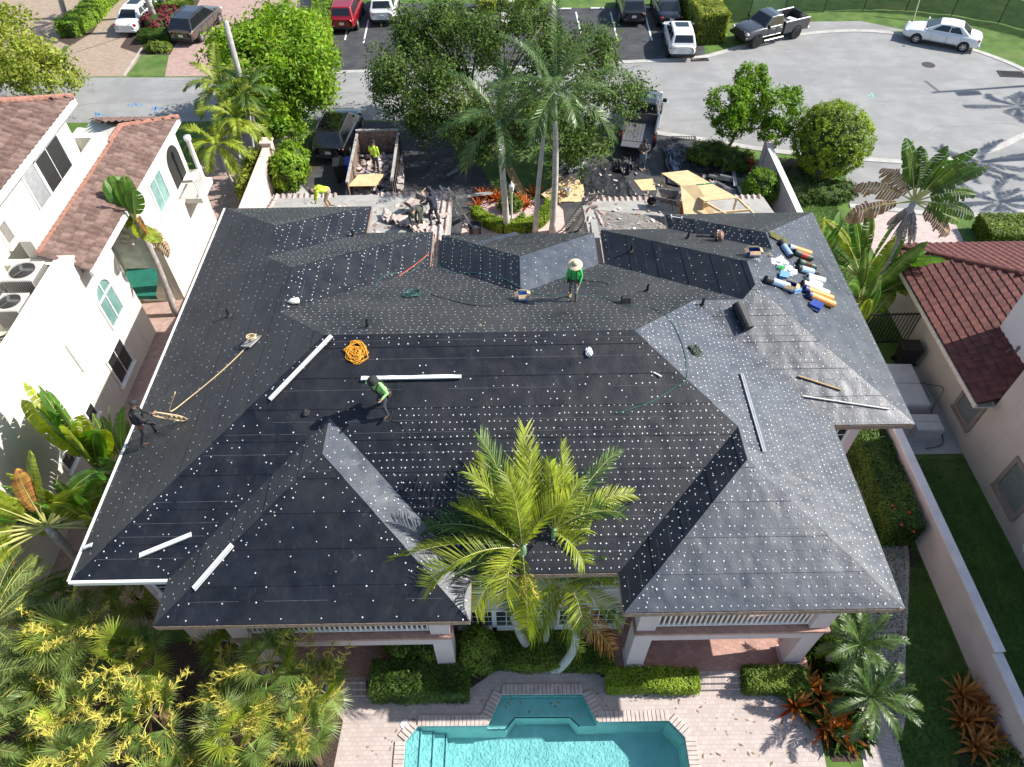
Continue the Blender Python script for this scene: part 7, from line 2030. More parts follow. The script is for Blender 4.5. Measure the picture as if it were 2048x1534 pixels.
teal = M('hose_teal', (.03, .12, .10), .5)
hose([(-2.66, 19.70, 5.920), (-1.98, 18.67, 6.214), (-1.11, 18.31, 6.477), (-0.27, 17.64, 6.840), (0.36, 16.83, 7.122), (0.89, 16.46, 7.168), (1.57, 16.26, 7.255), (2.63, 16.20, 7.281), (3.29, 15.59, 7.544), (4.10, 15.19, 7.717), (4.42, 14.66, 7.956), (4.64, 14.20, 7.870), (4.76, 13.38, 7.818), (4.66, 12.34, 7.861), (4.25, 12.05, 7.757), (3.63, 11.72, 7.615), (2.70, 11.45, 7.498)], teal, 'long teal air hose crossing the ridge to the front slope')
hose([(-3.91, 17.04, 6.918), (-4.29, 17.43, 6.749), (-4.02, 18.33, 6.477), (-3.34, 18.73, 6.188), (-3.03, 19.42, 6.050), (-2.91, 19.75, 5.998)], teal, 'short teal air hose end by the red cord')
hose([(-3.67, 18.33, 6.361), (-3.21, 19.20, 6.127), (-2.81, 20.00, 5.955)], M('cord_red', (.55, .10, .05), .5), 'red cord lying beside the teal hose end', .014, 'red_cord', 'cord')
hose([(-2.44, 16.61, 7.104), (-1.78, 16.06, 7.341), (-0.85, 15.53, 7.570), (-0.12, 15.66, 7.514), (0.41, 16.05, 7.346)], M('cord_black', (.012, .012, .012), .5), 'black cord leading to the blue box on the roof', .010, 'black_cord', 'cord')
hose([(-3.06, 11.61, 7.567), (-3.12, 11.40, 7.467), (-2.86, 11.30, 7.423), (-2.57, 11.00, 7.294), (-2.08, 10.89, 7.246), (-1.57, 10.94, 7.268), (-0.92, 10.97, 7.281), (-0.41, 11.01, 7.298)], M('cord_black'), 'black air hose trailing from the lime-shirted worker', .012, 'black_cord', 'cord')
hose([(1.84, 15.90, 7.410), (2.50, 16.39, 7.199), (3.13, 17.08, 6.901), (3.02, 17.42, 6.754), (2.40, 17.66, 6.660)], M('cord_black'), 'thin black cord looping behind the straw-hatted worker', .010, 'black_cord', 'cord')
rope_m = M('rope_tan', (.62, .46, .26), .8, .15, 20)
rp = thing('safety_rope', 'tan safety rope running from a roof anchor to the black-clothed worker', 'rope', (-7.42, 14.28, 7.359))
mb = MB(); mb.tube(spline([(-7.30, 14.65, 7.430), (-7.59, 14.15, 7.295), (-8.19, 13.53, 7.036), (-8.97, 12.90, 6.719), (-9.36, 12.38, 6.750), (-8.9, 12.35, 7.6)], 6), .017, 6); mb.build('line', rope_m, rp, smooth=True, world=True)
mb = MB()
for k in range(4):
    c0 = Vector((-9.35 + .04 * k, 12.0 - .03 * k, 7.25)); mb.tube([c0 + Vector((.22 * math.cos(a * .4488) + .1 * k, -.16 * math.sin(a * .4488), .34 * math.sin(a * .4488) - .2)) for a in range(15)], .016, 6)
mb.build('hand_coil', rope_m, rp, smooth=True, world=True)
mb = MB(); a = Vector((-7.38, 14.45, 7.386)); mb.box(a, (.42, .6, .03), rz=-.5, ry=-.38); mb.build('anchor_board', M('grey_board', (.30, .29, .28), .8, .2, 6), rp, world=True)
mb = MB(); mb.tube([a + Vector((.12 * math.cos(k) * (1 + k * .02), .12 * math.sin(k), .06 + .01 * k)) for k in range(14)], .02, 6); mb.build('knot', rope_m, rp, smooth=True, world=True)

pipe_m = M('vent_pipe', (.02, .02, .02), .6, .3, 20); pipe_l = M('vent_flange', (.03, .03, .03), .7)
def vent(p, label, h=.28, r=.045):
    t = thing('vent_pipe', label, 'vent pipe', p, 0, 'vent pipes through the roof')
    mb = MB(); mb.lathe([(r * 2.4, 0), (r * 2.3, .02), (r * 1.25, .06)], (0, 0, .0), 12); mb.build('flange', pipe_l, t)
    mb = MB(); mb.lathe([(r, -.06), (r, h), (r * .8, h), (r * .8, h - .05)], (0, 0, 0), 12); mb.build('pipe', pipe_m, t)
for (p, l) in (((-8.62, 16.07, 6.820), 'vent pipe on the brown left slope casting a long shadow'), ((-3.89, 14.08, 8.177), 'vent pipe on the dusty rear slope near the ridge'), ((-5.55, 20.87, 6.099), 'vent pipe below the loose garage tiles'), ((4.29, 16.56, 7.105), 'rusty vent pipe beside the teal hose'),
               ((4.26, 19.57, 6.267), 'vent pipe in the dark left-facing valley face'), ((6.24, 19.91, 6.500), 'vent pipe beside the turbine vent'), ((5.76, 15.59, 7.373), 'short vent pipe at the right wing ridge')):
    vent(p, l)
mb = MB(); p = (3.46, 15.62, 7.511); mb.box((p[0], p[1], p[2] + .1), (.26, .22, .28), rx=-.4, bev=.03); mb.box((p[0], p[1] - .02, p[2] + .015), (.5, .45, .02), rx=-.4)
tag(mb.build('exhaust_hood', pipe_m), 'black square exhaust hood on the rear slope', 'vent')
tv = thing('turbine_vent', 'rusty turbine vent lying tipped over on the right rear slope', 'vent', (7.22, 19.67, 6.624))
mb = MB(); mb.lathe([(.05, -.16), (.15, -.12), (.2, 0), (.15, .12), (.05, .16)], (0, 0, .18), 16, axis=(.8, -.4, .4)); mb.build('turbine_head', M('rust_metal', (.22, .13, .10), .6, .4, 10, metal=.4), tv)
for k in range(12):
    a = k * math.pi / 6; q = MB(); q.tube([(.0, 0, -.15), (.2 * math.cos(a), .2 * math.sin(a), 0), (0, 0, .15)], .012, 5); q.xf(Matrix.Translation((0, 0, .18)) @ Vector((0, 0, 1)).rotation_difference(Vector((.8, -.4, .4)).normalized()).to_matrix().to_4x4()); q.build('blade', rim_silver, tv)
mb = MB(); mb.tube([(-.1, .05, .1), (-.5, .1, .12), (-.75, .12, .1)], .05, 8); mb.build('neck_pipe', pipe_m, tv)

# bundle of underlayment rolls and litter on the right rear slope
def roll(p, q, r, cover, ends, label, grp='underlayment rolls heaped on the right rear slope', bands=((.12, .88),), name='underlayment_roll', lying=None):
    p, q = Vector(p), Vector(q); t = thing(name, label, 'roll', tuple(p), 0, grp)
    d = q - p; nrm_ = Vector((SL, 0, 1)).normalized() * (r + .01)
    mb = MB(); mb.tube([p + nrm_, q + nrm_], r, 14); mb.build('roll_core', ends, t, world=True)
    for (a, b), m in zip(bands, cover):
        mb = MB(); mb.tube([p + nrm_ + d * a, p + nrm_ + d * b], r * 1.03, 14, cap=True); mb.build('wrapper', m, t, world=True)
    mb = MB(); mb.tube([p + nrm_ - d * .004, p + nrm_ + d * .01], r * .45, 10); mb.build('tube_hole', trim_black, t, world=True)
wr_blue = M('wrap_pale_blue', (.30, .42, .58), .45, .15, 8); wr_or = M('wrap_orange', (.62, .27, .06), .45, .15, 8); wr_white = M('wrap_white', (.72, .72, .70), .45, .1, 8); wr_red = M('wrap_red', (.50, .05, .03), .5, .2, 8); wr_green = M('wrap_dark_green', (.02, .08, .05), .5, .2, 8); wr_dk = M('wrap_black', (.02, .02, .02), .6, .2, 8); wr_navy = M('wrap_navy', (.02, .04, .16), .45, .2, 8)
roll((9.04, 19.04, 6.932), (9.24, 18.33, 6.846), .10, [wr_blue], wr_dk, 'pale blue wrapped roll at the top of the heap', bands=((.3, .95),))
roll((9.34, 18.90, 6.803), (10.17, 18.96, 6.444), .10, [wr_or, wr_blue], wr_white, 'orange and blue wrapped roll at the heap edge', bands=((.2, 1.0), (.02, .2)))
roll((9.47, 18.71, 6.747), (10.16, 18.69, 6.449), .10, [wr_green, wr_red], wr_dk, 'green roll with red label just below the orange one', bands=((.1, .9), (.35, .7)))
roll((9.46, 18.18, 6.751), (10.09, 18.19, 6.479), .11, [wr_green, wr_red], wr_dk, 'dark roll with bright red label in the middle of the heap', bands=((.1, .9), (.3, .7)))
roll((9.30, 17.80, 6.820), (10.08, 17.88, 6.483), .11, [wr_blue], wr_dk, 'light blue roll with black ends beside the white bags', bands=((.15, .75),))
roll((9.59, 17.53, 6.695), (10.23, 17.61, 6.418), .10, [wr_white], wr_white, 'white wrapped roll nearest the roof edge', bands=((.02, .98),))
roll((9.51, 17.25, 6.729), (10.00, 17.26, 6.518), .10, [wr_white], wr_white, 'short white roll beside the nearest roof edge roll', bands=((.02, .98),))
roll((9.26, 17.08, 6.837), (10.21, 16.99, 6.427), .09, [wr_white], wr_dk, 'long white roll above the orange pair', bands=((.05, .98),))
roll((9.21, 16.75, 6.859), (10.21, 16.73, 6.427), .11, [wr_or], wr_navy, 'upper orange roll of the side-by-side pair', bands=((.12, 1.0),))
roll((9.25, 16.49, 6.842), (10.15, 16.41, 6.453), .12, [wr_or], wr_navy, 'lower orange roll of the side-by-side pair', bands=((.1, 1.0),))
roll((7.78, 16.52, 7.477), (8.59, 16.55, 7.127), .11, [wr_blue, M('wrap_mint', (.35, .52, .38), .5)], wr_dk, 'roll with black end and mint stripe beside the blue cartons', bands=((.28, .8), (.8, .98)))
roll((6.69, 15.53, 7.347), (6.94, 14.79, 7.028), .16, [], wr_dk, 'thick plain black roll on the right wing slope', grp=None, bands=())
card = M('cardboard', (.42, .29, .17), .85, .15, 8); blue_box = M('carton_blue', (.025, .06, .28), .5, .15, 8); blue_l = M('carton_light_blue', (.16, .34, .62), .5, .15, 8)
def carton(p, size, rz, mat, label, opened=True, stripe=True):
    t = thing('carton', label, 'carton', p, rz, 'nail cartons on the roof'); w, d, h = size
    mb = MB(); mb.box((0, -d / 2, h / 2 + .03), (w, .012, h)); mb.box((0, d / 2, h / 2 + .03), (w, .012, h)); mb.box((-w / 2, 0, h / 2 + .03), (.012, d - .02, h)); mb.box((w / 2, 0, h / 2 + .03), (.012, d - .02, h)); mb.box((0, 0, .03), (w, d, .012))
    if not opened: mb.box((0, 0, h + .03), (w, d, .012))
    mb.build('box_wall', mat, t)
    if opened:
        for s in (-1, 1):
            mb = MB(); mb.box((s * (w / 2 + .05), 0, h + .04), (.12, d * .95, .008), ry=.5 * s); mb.build('flap', card, t)
            mb = MB(); mb.box((0, s * (d / 2 + .05), h + .05), (w * .95, .12, .008), rx=-.6 * s); mb.build('flap', card, t)
    if stripe:
        mb = MB(); mb.box((0, -d / 2 - .009, h * .55), (w * .9, .004, h * .2)); mb.build('stripe', white_p, t)
    return t
carton((7.79, 17.85, 7.390), (.36, .24, .2), 0.0, blue_box, 'open blue nail carton standing apart by the dark valley')
carton((8.68, 16.55, 7.088), (.34, .26, .2), -.5, blue_box, 'open navy carton beside the mint-striped roll')
carton((8.64, 17.07, 7.105), (.26, .3, .16), -.4, blue_l, 'light blue and white carton under the white bags', False)
carton((8.91, 16.54, 6.989), (.26, .2, .14), .3, blue_l, 'small pale blue carton beside the navy one', False)
carton((9.46, 16.06, 6.751), (.34, .3, .17), -.7, blue_box, 'blue plastic-wrapped pack at the foot of the orange rolls', False)
carton((0.41, 16.01, 7.343), (.28, .22, .22), .1, blue_l, 'blue and white nail box beside the straw-hatted worker')
def crumple(c, r, mat, label, n=5, name='plastic_bag', cat='bag', flat=.5):
    mb = MB(); bm = bmesh.new(); bmesh.ops.create_icosphere(bm, subdivisions=4, radius=1)
    for v in bm.verts:
        q = v.co * 2.3 + Vector((c[0], c[1], 0)); k = 1 + .35 * noise.noise(q) + .3 * abs(noise.noise(q * 2.3)) - .2
        v.co = Vector((v.co.x * k * r[0], v.co.y * k * r[1], max(-.3 * r[2], v.co.z * k * r[2])))
    me = bpy.data.meshes.new(name); bm.to_mesh(me); bm.free(); me.materials.append(mat); o = link(name, me); o.location = (c[0], c[1], c[2] + r[2] * .3)
    return tag(o, label, cat)
bag_w = M('plastic_film_white', (.72, .72, .73), .35, .12, 12)
crumple((8.66, 17.81, 7.097), (.34, .26, .14), bag_w, 'crumpled white plastic film beside the green bag')
crumple((9.00, 17.54, 6.950), (.26, .24, .12), bag_w, 'crumpled white plastic film next to the blue roll')
crumple((8.65, 17.46, 7.201), (.14, .09, .06), M('green_bag', (.03, .40, .07), .5, .2, 10), 'small bright green bag on the white film')
crumple((8.40, 18.06, 7.209), (.12, .09, .07), M('bag_brown', (.25, .2, .15), .7, .3, 10), 'brown paper scrap above the white film')
crumple((7.86, 17.54, 7.442), (.10, .08, .07), M('bag_grey', (.4, .4, .4), .6, .4, 14), 'small tangle of wire by the open blue carton', name='wire_tangle', cat='wire')
crumple((2.11, 13.03, 8.151), (.11, .17, .09), bag_w, 'small white cloth bag on the black front slope', name='cloth_bag')
crumple((-5.30, 11.60, 7.533), (.10, .11, .09), M('pack_black', (.025, .025, .03), .6, .5, 20), 'small black tool pouch on the front slope', name='tool_pouch', cat='pouch')
crumple((-0.81, 14.06, 8.185), (.06, .05, .05), M('bag_brown'), 'tan scrap with a shadow near the ridge', name='tile_scrap', cat='scrap')
mb = MB(); p = Vector((-6.40, 15.86, 7.485)); mb.lathe([(.02, -.16), (.09, -.14), (.095, .05), (.06, .13), (.03, .15), (.03, .19)], p + Vector((0, 0, .1)), 14, axis=(-.9, -.3, .1)); jug = tag(mb.build('water_jug', M('jug_plastic', (.75, .74, .62), .3, .06, 6), smooth=True), 'cream plastic jug lying on the left valley ridge', 'jug')
th = thing('camo_blanket', 'mossy green camouflage jacket spread above the rolls', 'jacket', (9.12, 19.28, 6.928))
mb = MB(); n_ = 10
for i in range(n_ + 1):
    for j in range(n_ + 1):
        x, y = (i / n_ - .5) * .62, (j / n_ - .5) * .34; mb.v.append((x + .1 * y, y - .25 * x, -SL * x + .05 + .03 * noise.noise(Vector((x * 9, y * 9, 1)))))
mb.f = [(i * (n_ + 1) + j, (i + 1) * (n_ + 1) + j, (i + 1) * (n_ + 1) + j + 1, i * (n_ + 1) + j + 1) for i in range(n_) for j in range(n_)]; mb.mi = [0] * len(mb.f)
mb.build('cloth', M('camo_green', (.10, .10, .03), .95, .5, 30), th)
ng = thing('hammer', 'small hammer lying on the front slope by the grey ridge', 'hammer', (3.86, 12.43, 7.922), .9)
mb = MB(); mb.box((0, 0, 0), (.03, .3, .025)); mb.build('handle', metal_white, ng)
mb = MB(); mb.box((0, .15, .01), (.12, .035, .035), bev=.008); mb.build('head', rim_silver, ng)

# ================================================================ street side: ladders, chute, sheets, scrap
alu = M('aluminium', (.55, .55, .56), .35, .08, 6, metal=.8)
def ladder(p, q, w, label, mat=alu):
    p, q = Vector(p), Vector(q); d = (q - p); s = d.cross(Vector((0, 0, 1))).normalized() * (w / 2)
    t = thing('ladder', label, 'ladder', tuple(p), 0, 'ladders against the roofs')
    for k in (-1, 1):
        mb = MB(); mb.bar(p + s * k, q + s * k, .035, .08, up=(0, 0, 1)); mb.build('rail', mat, t, world=True)
    n = int(d.length / .3)
    for i in range(n):
        c = p + d * ((i + .5) / n); mb = MB(); mb.tube([c - s, c + s], .016, 6); mb.build('rung', mat, t, world=True)
ladder((-1.75, 29.0, .02), (-2.75, 26.9, 4.1), .42, 'aluminium ladder leaning on the tiled verge of the left garage')
ladder((2.9, 29.2, .02), (3.75, 26.3, 4.1), .42, 'grey extension ladder leaning on the right garage near the palms', M('ladder_dull', (.30, .28, .26), .6, .2, 6, metal=.3))
ladder((3.35, 29.0, .02), (3.98, 26.5, 4.0), .40, 'second grey ladder lying close against the first at the right garage', M('ladder_dull'))
ladder((6.75, 23.2, 4.15), (6.15, 21.5, 6.3), .38, 'short bright ladder from the right garage roof to the black slope', metal_white)
def wheelbarrow(loc, rz, label, load=True):
    t = thing('wheelbarrow', label, 'wheelbarrow', loc, rz); tm = M('barrow_tray', (.20, .19, .18), .5, .25, 8, metal=.4)
    mb = MB(); a = [(-.36, -.4, .62), (.36, -.4, .62), (.32, .5, .66), (-.32, .5, .66)]; b = [(-.24, -.24, .32), (.24, -.24, .32), (.2, .26, .32), (-.2, .26, .32)]
    mb.add(a + b, [(4, 5, 6, 7), (0, 1, 5, 4)[::-1], (1, 2, 6, 5)[::-1], (2, 3, 7, 6)[::-1], (3, 0, 4, 7)[::-1]]); mb.tube([Vector(q) for q in a + [a[0]]], .018, 6); o = mb.build('tray', tm, t)
    m = o.modifiers.new('sol', 'SOLIDIFY'); m.thickness = .008
    for s in (-1, 1):
        mb = MB(); mb.tube([(s * .06, .66, .2), (s * .2, .2, .3), (s * .26, -.4, .5), (s * .28, -.95, .6)], .02, 6); mb.build('handle', wood, t)
        mb = MB(); mb.tube([(s * .24, -.2, .44), (s * .26, -.35, .0), (s * .26, -.15, .0)], .014, 6); mb.build('leg', trim_black, t)
    mb = MB(); mb.lathe([(.1, -.05), (.18, -.05), (.2, 0), (.18, .05), (.1, .05)], (0, .66, .2), 18, axis=(1, 0, 0)); mb.build('wheel', rubber, t)
    if load:
        for i in range(4):
            q = MB(); q.box((R.uniform(-.12, .12), R.uniform(-.1, .2), .44 + .07 * i), (.25, .38, .05), rz=R.uniform(-.6, .6), rx=R.uniform(-.2, .2)); q.build('loaded_tile', tile_pale, t)
wheelbarrow((-3.85, 25.6, gz(25.6) + .01), 2.5, 'wheelbarrow loaded with tiles beside the hooded worker')
wheelbarrow((6.9, 26.0, gzr(26.0) + .01), 1.3, 'dark empty wheelbarrow beside the plywood chute', False)
# chute of plywood and studs on the right garage roof
ch = thing('debris_chute', 'raw plywood debris chute on studs at the right garage edge', 'chute', (8.2, 25.5, 3.3))
top_ = [(6.95, 28.0, 3.9), (8.15, 28.2, 3.9), (9.4, 24.6, 4.9), (8.0, 24.4, 4.9)]
mb = MB(); mb.add(top_ + [(x, y, z - .02) for x, y, z in top_], [(0, 3, 2, 1), (4, 5, 6, 7), (0, 1, 5, 4), (1, 2, 6, 5), (2, 3, 7, 6), (3, 0, 4, 7)]); mb.build('top_sheet', pale_wood, ch, world=True)
mb = MB(); mb.add([(7.2, 25.5, 4.9), (7.85, 25.35, 5.0), (8.9, 23.3, 4.1), (7.2, 23.3, 4.1), (7.2, 25.5, 4.92), (7.85, 25.35, 5.02), (8.9, 23.3, 4.12), (7.2, 23.3, 4.12)], [(0, 1, 2, 3), (4, 7, 6, 5)]); mb.build('side_sheet', pale_wood, ch, world=True)
mb = MB(); mb.add([(7.3, 25.2, 4.4), (8.2, 24.2, 4.4), (8.2, 24.2, 3.9), (7.3, 25.2, 3.7)], [(0, 1, 2, 3), (3, 2, 1, 0)]); mb.build('inner_sheet', M('orange_ply', (.48, .19, .06), .8, .15, 5), ch, world=True)
for a, b in (((7.0, 28.0, 3.88), (7.0, 28.0, 2.2)), ((8.1, 28.15, 3.88), (8.1, 28.15, 2.2)), ((8.0, 24.4, 4.86), (8.0, 24.4, 3.8)), ((9.35, 24.6, 4.86), (9.35, 24.6, 3.75)), ((8.05, 24.35, 4.85), (9.9, 23.2, 4.3)), ((9.4, 24.6, 4.85), (10.6, 23.2, 4.25)), ((8.3, 23.9, 4.65), (9.8, 24.1, 4.65)), ((9.9, 23.2, 4.3), (9.9, 23.2, 3.9)), ((9.0, 23.6, 4.5), (9.0, 23.6, 4.0)), ((7.3, 26.9, 4.18), (8.6, 27.0, 4.18)), ((8.0, 28.1, 2.3), (7.0, 28.0, 3.5))):
    mb = MB(); mb.bar(a, b, .05, .09); mb.build('stud', pine, ch, world=True)
lv = thing('spirit_level', 'green spirit level lying on the plywood chute', 'level', (8.45, 26.3, 4.42), .15)
mb = MB(); mb.box((0, 0, 0), (.75, .07, .05), ry=0); mb.build('level_body', M('level_green', (.02, .16, .07), .5), lv)
mb = MB(); mb.lathe([(.03, 0), (.03, .01)], (0, 0, .025), 10); mb.build('level_vial', M('vial', (.6, .7, .2), .2), lv)
# sheets of plywood
def plyw(pts, label, mat=pale_wood, name='plywood_sheet'):
    mb = MB(); k = len(pts); mb.add([tuple(p) for p in pts] + [(p[0], p[1], p[2] - .018) for p in pts], [tuple(range(k)), tuple(range(2 * k - 1, k - 1, -1))] + [(i, k + i, k + (i + 1) % k, (i + 1) % k) for i in range(k)])
    return tag(mb.build(name, mat), label, 'plywood', 'plywood sheets')
plyw([(1.77, 31.44, 0.55), (3.37, 33.20, 0.45), (3.62, 32.95, 0.45), (2.14, 30.89, 0.5)], 'plywood sheet propped across the lumber by the entry hedge')
plyw([(2.70, 31.47, 0.06), (3.53, 31.45, 0.06), (3.62, 33.41, 0.06), (3.07, 33.33, 0.06)], 'plywood sheet lying under the white bucket')
plyw([(3.53, 31.43, 0.04), (4.09, 31.50, 0.04), (4.08, 33.48, 0.04), (3.65, 33.44, 0.04)], 'plywood sheet lying beside the black ground tarp')
plyw([(6.85, 33.37, 0.03), (7.87, 33.48, 0.03), (7.90, 32.41, 0.03), (7.15, 32.38, 0.03)], 'stained plywood sheet lying on the asphalt by the chute')
plyw([(-7.95, 30.9, 1.55), (-6.55, 30.9, 1.55), (-6.25, 32.1, 1.45), (-7.6, 32.1, 1.45)], 'plywood sheet over the back of the dump trailer')
mb = MB(); mb.lathe([(.12, 0), (.15, .34), (.155, .36), (.14, .36)], (*(3.18, 32.03, 0)[:2], .07), 16); tag(mb.build('bucket', M('white_plastic', (.78, .78, .75), .4, .04), smooth=True), 'white plastic bucket standing on the plywood sheet', 'bucket')
lumber = M('lumber', (.44, .28, .13), .8, .2, 8)
for i, (a, b, lab) in enumerate((((-0.04, 34.80, 0.1), (0.85, 31.50, 0.1), 'upper brown plank on the shaded lawn island'), ((0.16, 34.96, 0.06), (0.99, 31.74, 0.06), 'lower brown plank on the shaded lawn island'), ((1.87, 34.85, 0.1), (1.65, 32.02, 0.1), 'plank standing along the pale palm trunks'), ((2.70, 33.79, 0.08), (2.35, 31.36, 0.08), 'long plank beside the entry hedge'), ((2.92, 33.92, 0.05), (2.53, 31.27, 0.05), 'second long plank beside the entry hedge'), ((2.80, 33.69, 0.14), (2.73, 31.22, 0.14), 'top plank on the pair beside the entry hedge'))):
    batten(a, b, .24 if i < 2 else .12, .05, lumber, lab, 'plank', 'lumber planks')
def channel(p, q, label, w=.14):
    p, q = Vector(p), Vector(q); d = (q - p).normalized(); s = d.cross(Vector((0, 0, 1))).normalized(); n = s.cross(d)
    mb = MB(); mb.bar(p, q, w, .008); mb.bar(p + s * w / 2 + n * .05, q + s * w / 2 + n * .05, .008, .1); mb.bar(p - s * w / 2 + n * .04, q - s * w / 2 + n * .04, .008, .08)
    return tag(mb.build('gutter_length', galv), label, 'gutter', 'torn-off metal gutter lengths')
channel((-2.4, 27.2, 3.3), (-.8, 30.3, 1.4), 'bright gutter length tilted off the left garage corner', .2)
channel((-3.22, 33.92, 0.1), (-2.65, 34.17, 0.3), 'short gutter offcut lying on the shaded drive')
SC = [((10.84, 33.38, 0.2), (12.55, 32.73, 0.1)), ((12.54, 35.15, 0.1), (12.00, 32.26, 0.3)), ((12.41, 34.01, 0.2), (13.10, 34.65, 0.4)), ((10.46, 31.69, 0.1), (10.99, 32.60, 0.4)), ((11.02, 32.61, 0.3), (11.96, 31.89, 0.15)), ((11.21, 32.58, 0.1), (11.83, 31.44, 0.25)), ((9.98, 33.27, 0.1), (10.34, 31.58, 0.3)), ((11.40, 33.21, 0.3), (12.82, 32.79, 0.15)), ((12.26, 32.65, 0.1), (12.17, 31.36, 0.3)), ((11.49, 31.61, 0.2), (12.46, 32.00, 0.1)), ((11.60, 33.92, 0.05), (12.51, 34.25, 0.2))]
for i, (a, b) in enumerate(SC): channel(a, b, 'bent metal gutter length in the scrap heap beside the round bush', .16)
SC2 = [((2.92, 34.33, 0.1), (3.80, 35.38, 0.3)), ((3.17, 35.05, 0.2), (4.18, 34.79, 0.1)), ((3.44, 33.99, 0.15), (4.07, 35.31, 0.4)), ((2.67, 34.83, 0.1), (3.50, 35.08, 0.3)), ((3.72, 34.25, 0.2), (4.39, 34.98, 0.1))]
for i, (a, b) in enumerate(SC2): channel(a, b, 'crumpled white metal length heaped under the oak branches', .18)
# tarps
tarp_m = M('tarp_black', (.02, .02, .022), .5, .3, 2, bump=.4, bscale=5, spec=.4)
def tarp(corners, label, h=.12, freq=2.0, n=40, mat=tarp_m, seed=0):
    a, b, c, d = [Vector(p) for p in corners]; mb = MB()
    for i in range(n + 1):
        for j in range(n + 1):
            s, t_ = i / n, j / n; p = a.lerp(b, s).lerp(d.lerp(c, s), t_)
            q = Vector((p.x * freq * .9 + seed, p.y * freq * .45, seed)); k = abs(noise.noise(q + Vector((noise.noise(q * .8) * 1.5, 0, 0)))) + .4 * abs(noise.noise(q * 2.7))
            p.x += .15 * noise.noise(q * 1.3 + Vector((5, 0, 0))); p.y += .2 * noise.noise(q * 1.1 + Vector((9, 0, 0)))
            mb.v.append((p.x, p.y, .012 + h * max(0, .75 - 1.6 * k) + h * .3 * (noise.noise(q * 4) + 1) * .5))
    mb.f = [(i * (n + 1) + j, (i + 1) * (n + 1) + j, (i + 1) * (n + 1) + j + 1, i * (n + 1) + j + 1) for i in range(n) for j in range(n)]; mb.mi = [0] * len(mb.f)
    return tag(mb.build('tarp', mat, smooth=True), label, 'tarp', 'black ground tarps')
tarp(((4.07, 31.65, 0), (6.82, 31.58, 0), (6.10, 35.29, 0), (4.03, 34.55, 0)), 'crumpled black plastic tarp beside the plywood sheets', .12, 1.8, 52)
tarp(((8.58, 32.80, 0), (12.23, 31.79, 0), (11.39, 36.27, 0), (8.88, 36.55, 0)), 'black tarp with bunched folds under the metal scrap', .25, 1.6, 52, seed=4)
tarp(((9.03, 32.79, 0), (9.56, 32.78, 0), (9.43, 36.43, 0), (8.99, 36.34, 0)), 'shiny bluish tarp edge rolled along the black tarp', .3, 3, 26, M('tarp_blue_sheen', (.06, .09, .13), .25, .3, 3, spec=.8), 8)
tarp(((5.86, 34.16, 0), (6.71, 33.90, 0), (7.12, 35.47, 0), (5.84, 35.50, 0)), 'ridge of gathered black plastic behind the grey-shirted worker', .35, 3, 26, seed=12)
# bins by the trailer, bucket, lamp, pole
bin_thing('wheelie_bin', (-8.95, 33.9, .006), 3.3, (.62, .72, 1.05), bin_black, 'black wheelie bin with white print beside the dump trailer', 'bin')
bin_thing('wheelie_bin', (-8.35, 34.0, .006), 3.1, (.62, .72, 1.05), M('bin_blue', (.015, .05, .32), .4, .1, 3), 'blue wheelie bin beside the black one at the trailer', 'bin')
mb = MB(); mb.lathe([(.26, 0), (.3, .05), (.32, .75), (.35, .78), (.31, .79), (.29, .1)], (-1.6, 28.6, .01), 18, cap=False); tag(mb.build('waste_tub', bin_black, smooth=True), 'round black tub at the foot of the left garage ladder', 'tub')
crumple((-1.55, 28.6, .55), (.2, .2, .12), rub_mats[0], 'pale debris filling the black tub', name='debris_lump', cat='debris')
lp = thing('lamp_post', 'white lantern lamp post in the pink gravel bed', 'lamp post', (.22, 29.75, .01))
mb = MB(); mb.lathe([(.13, 0), (.12, .12), (.06, .2), (.045, .5), (.04, 1.75), (.07, 1.8)], (0, 0, 0), 12); mb.build('post', white_trim, lp, smooth=True)
mb = MB(); mb.lathe([(.06, 1.8), (.12, 1.95), (.13, 2.15), (.09, 2.22)], (0, 0, 0), 6); mb.build('lantern', M('lantern_glass', (.6, .62, .6), .2), lp)
mb = MB(); mb.lathe([(.15, 2.2), (.06, 2.32), (.02, 2.42)], (0, 0, 0), 8); mb.build('lantern_cap', white_trim, lp)
hy = thing('fire_hydrant', 'red fire hydrant behind the end of the boundary wall', 'hydrant', (13.25, 34.2, 0)); hm = M('hydrant_red', (.42, .03, .02), .45)
mb = MB(); mb.lathe([(.16, 0), (.16, .06), (.11, .08), (.11, .5), (.14, .52), (.14, .56), (.11, .6), (.05, .72), (.03, .76)], (0, 0, 0), 14); mb.build('barrel', hm, hy, smooth=False)
for s in (-1, 1):
    mb = MB(); mb.lathe([(.05, 0), (.05, .1), (.065, .1), (.065, .14)], (s * .1, 0, .42), 10, axis=(s, 0, 0)); mb.build('outlet', hm, hy)
pole_m = M('pole_grey', (.36, .34, .32), .9, .15, 3, bump=.3, bscale=30)
up_ = thing('utility_pole', 'tall grey utility pole rising through the green shade tree', 'utility pole', (-13.45, 35.3, 0))
mb = MB(); mb.tube([(-13.45, 35.3, 0), (-13.3, 35.1, 4), (-12.95, 34.6, 8.05)], [.17, .15, .12], 12); mb.build('pole', pole_m, up_, smooth=True, world=True)
mb = MB(); mb.tube([(-13.2, 34.95, 4.4), (-13.18, 34.9, 4.95)], .13, 12); mb.build('transformer', M('pole_can', (.45, .46, .46), .5), up_, world=True)
mb = MB(); mb.bar((-13.5, 34.9, 5.3), (-12.7, 34.9, 5.3), .07, .07); mb.build('bracket', galv, up_, world=True)
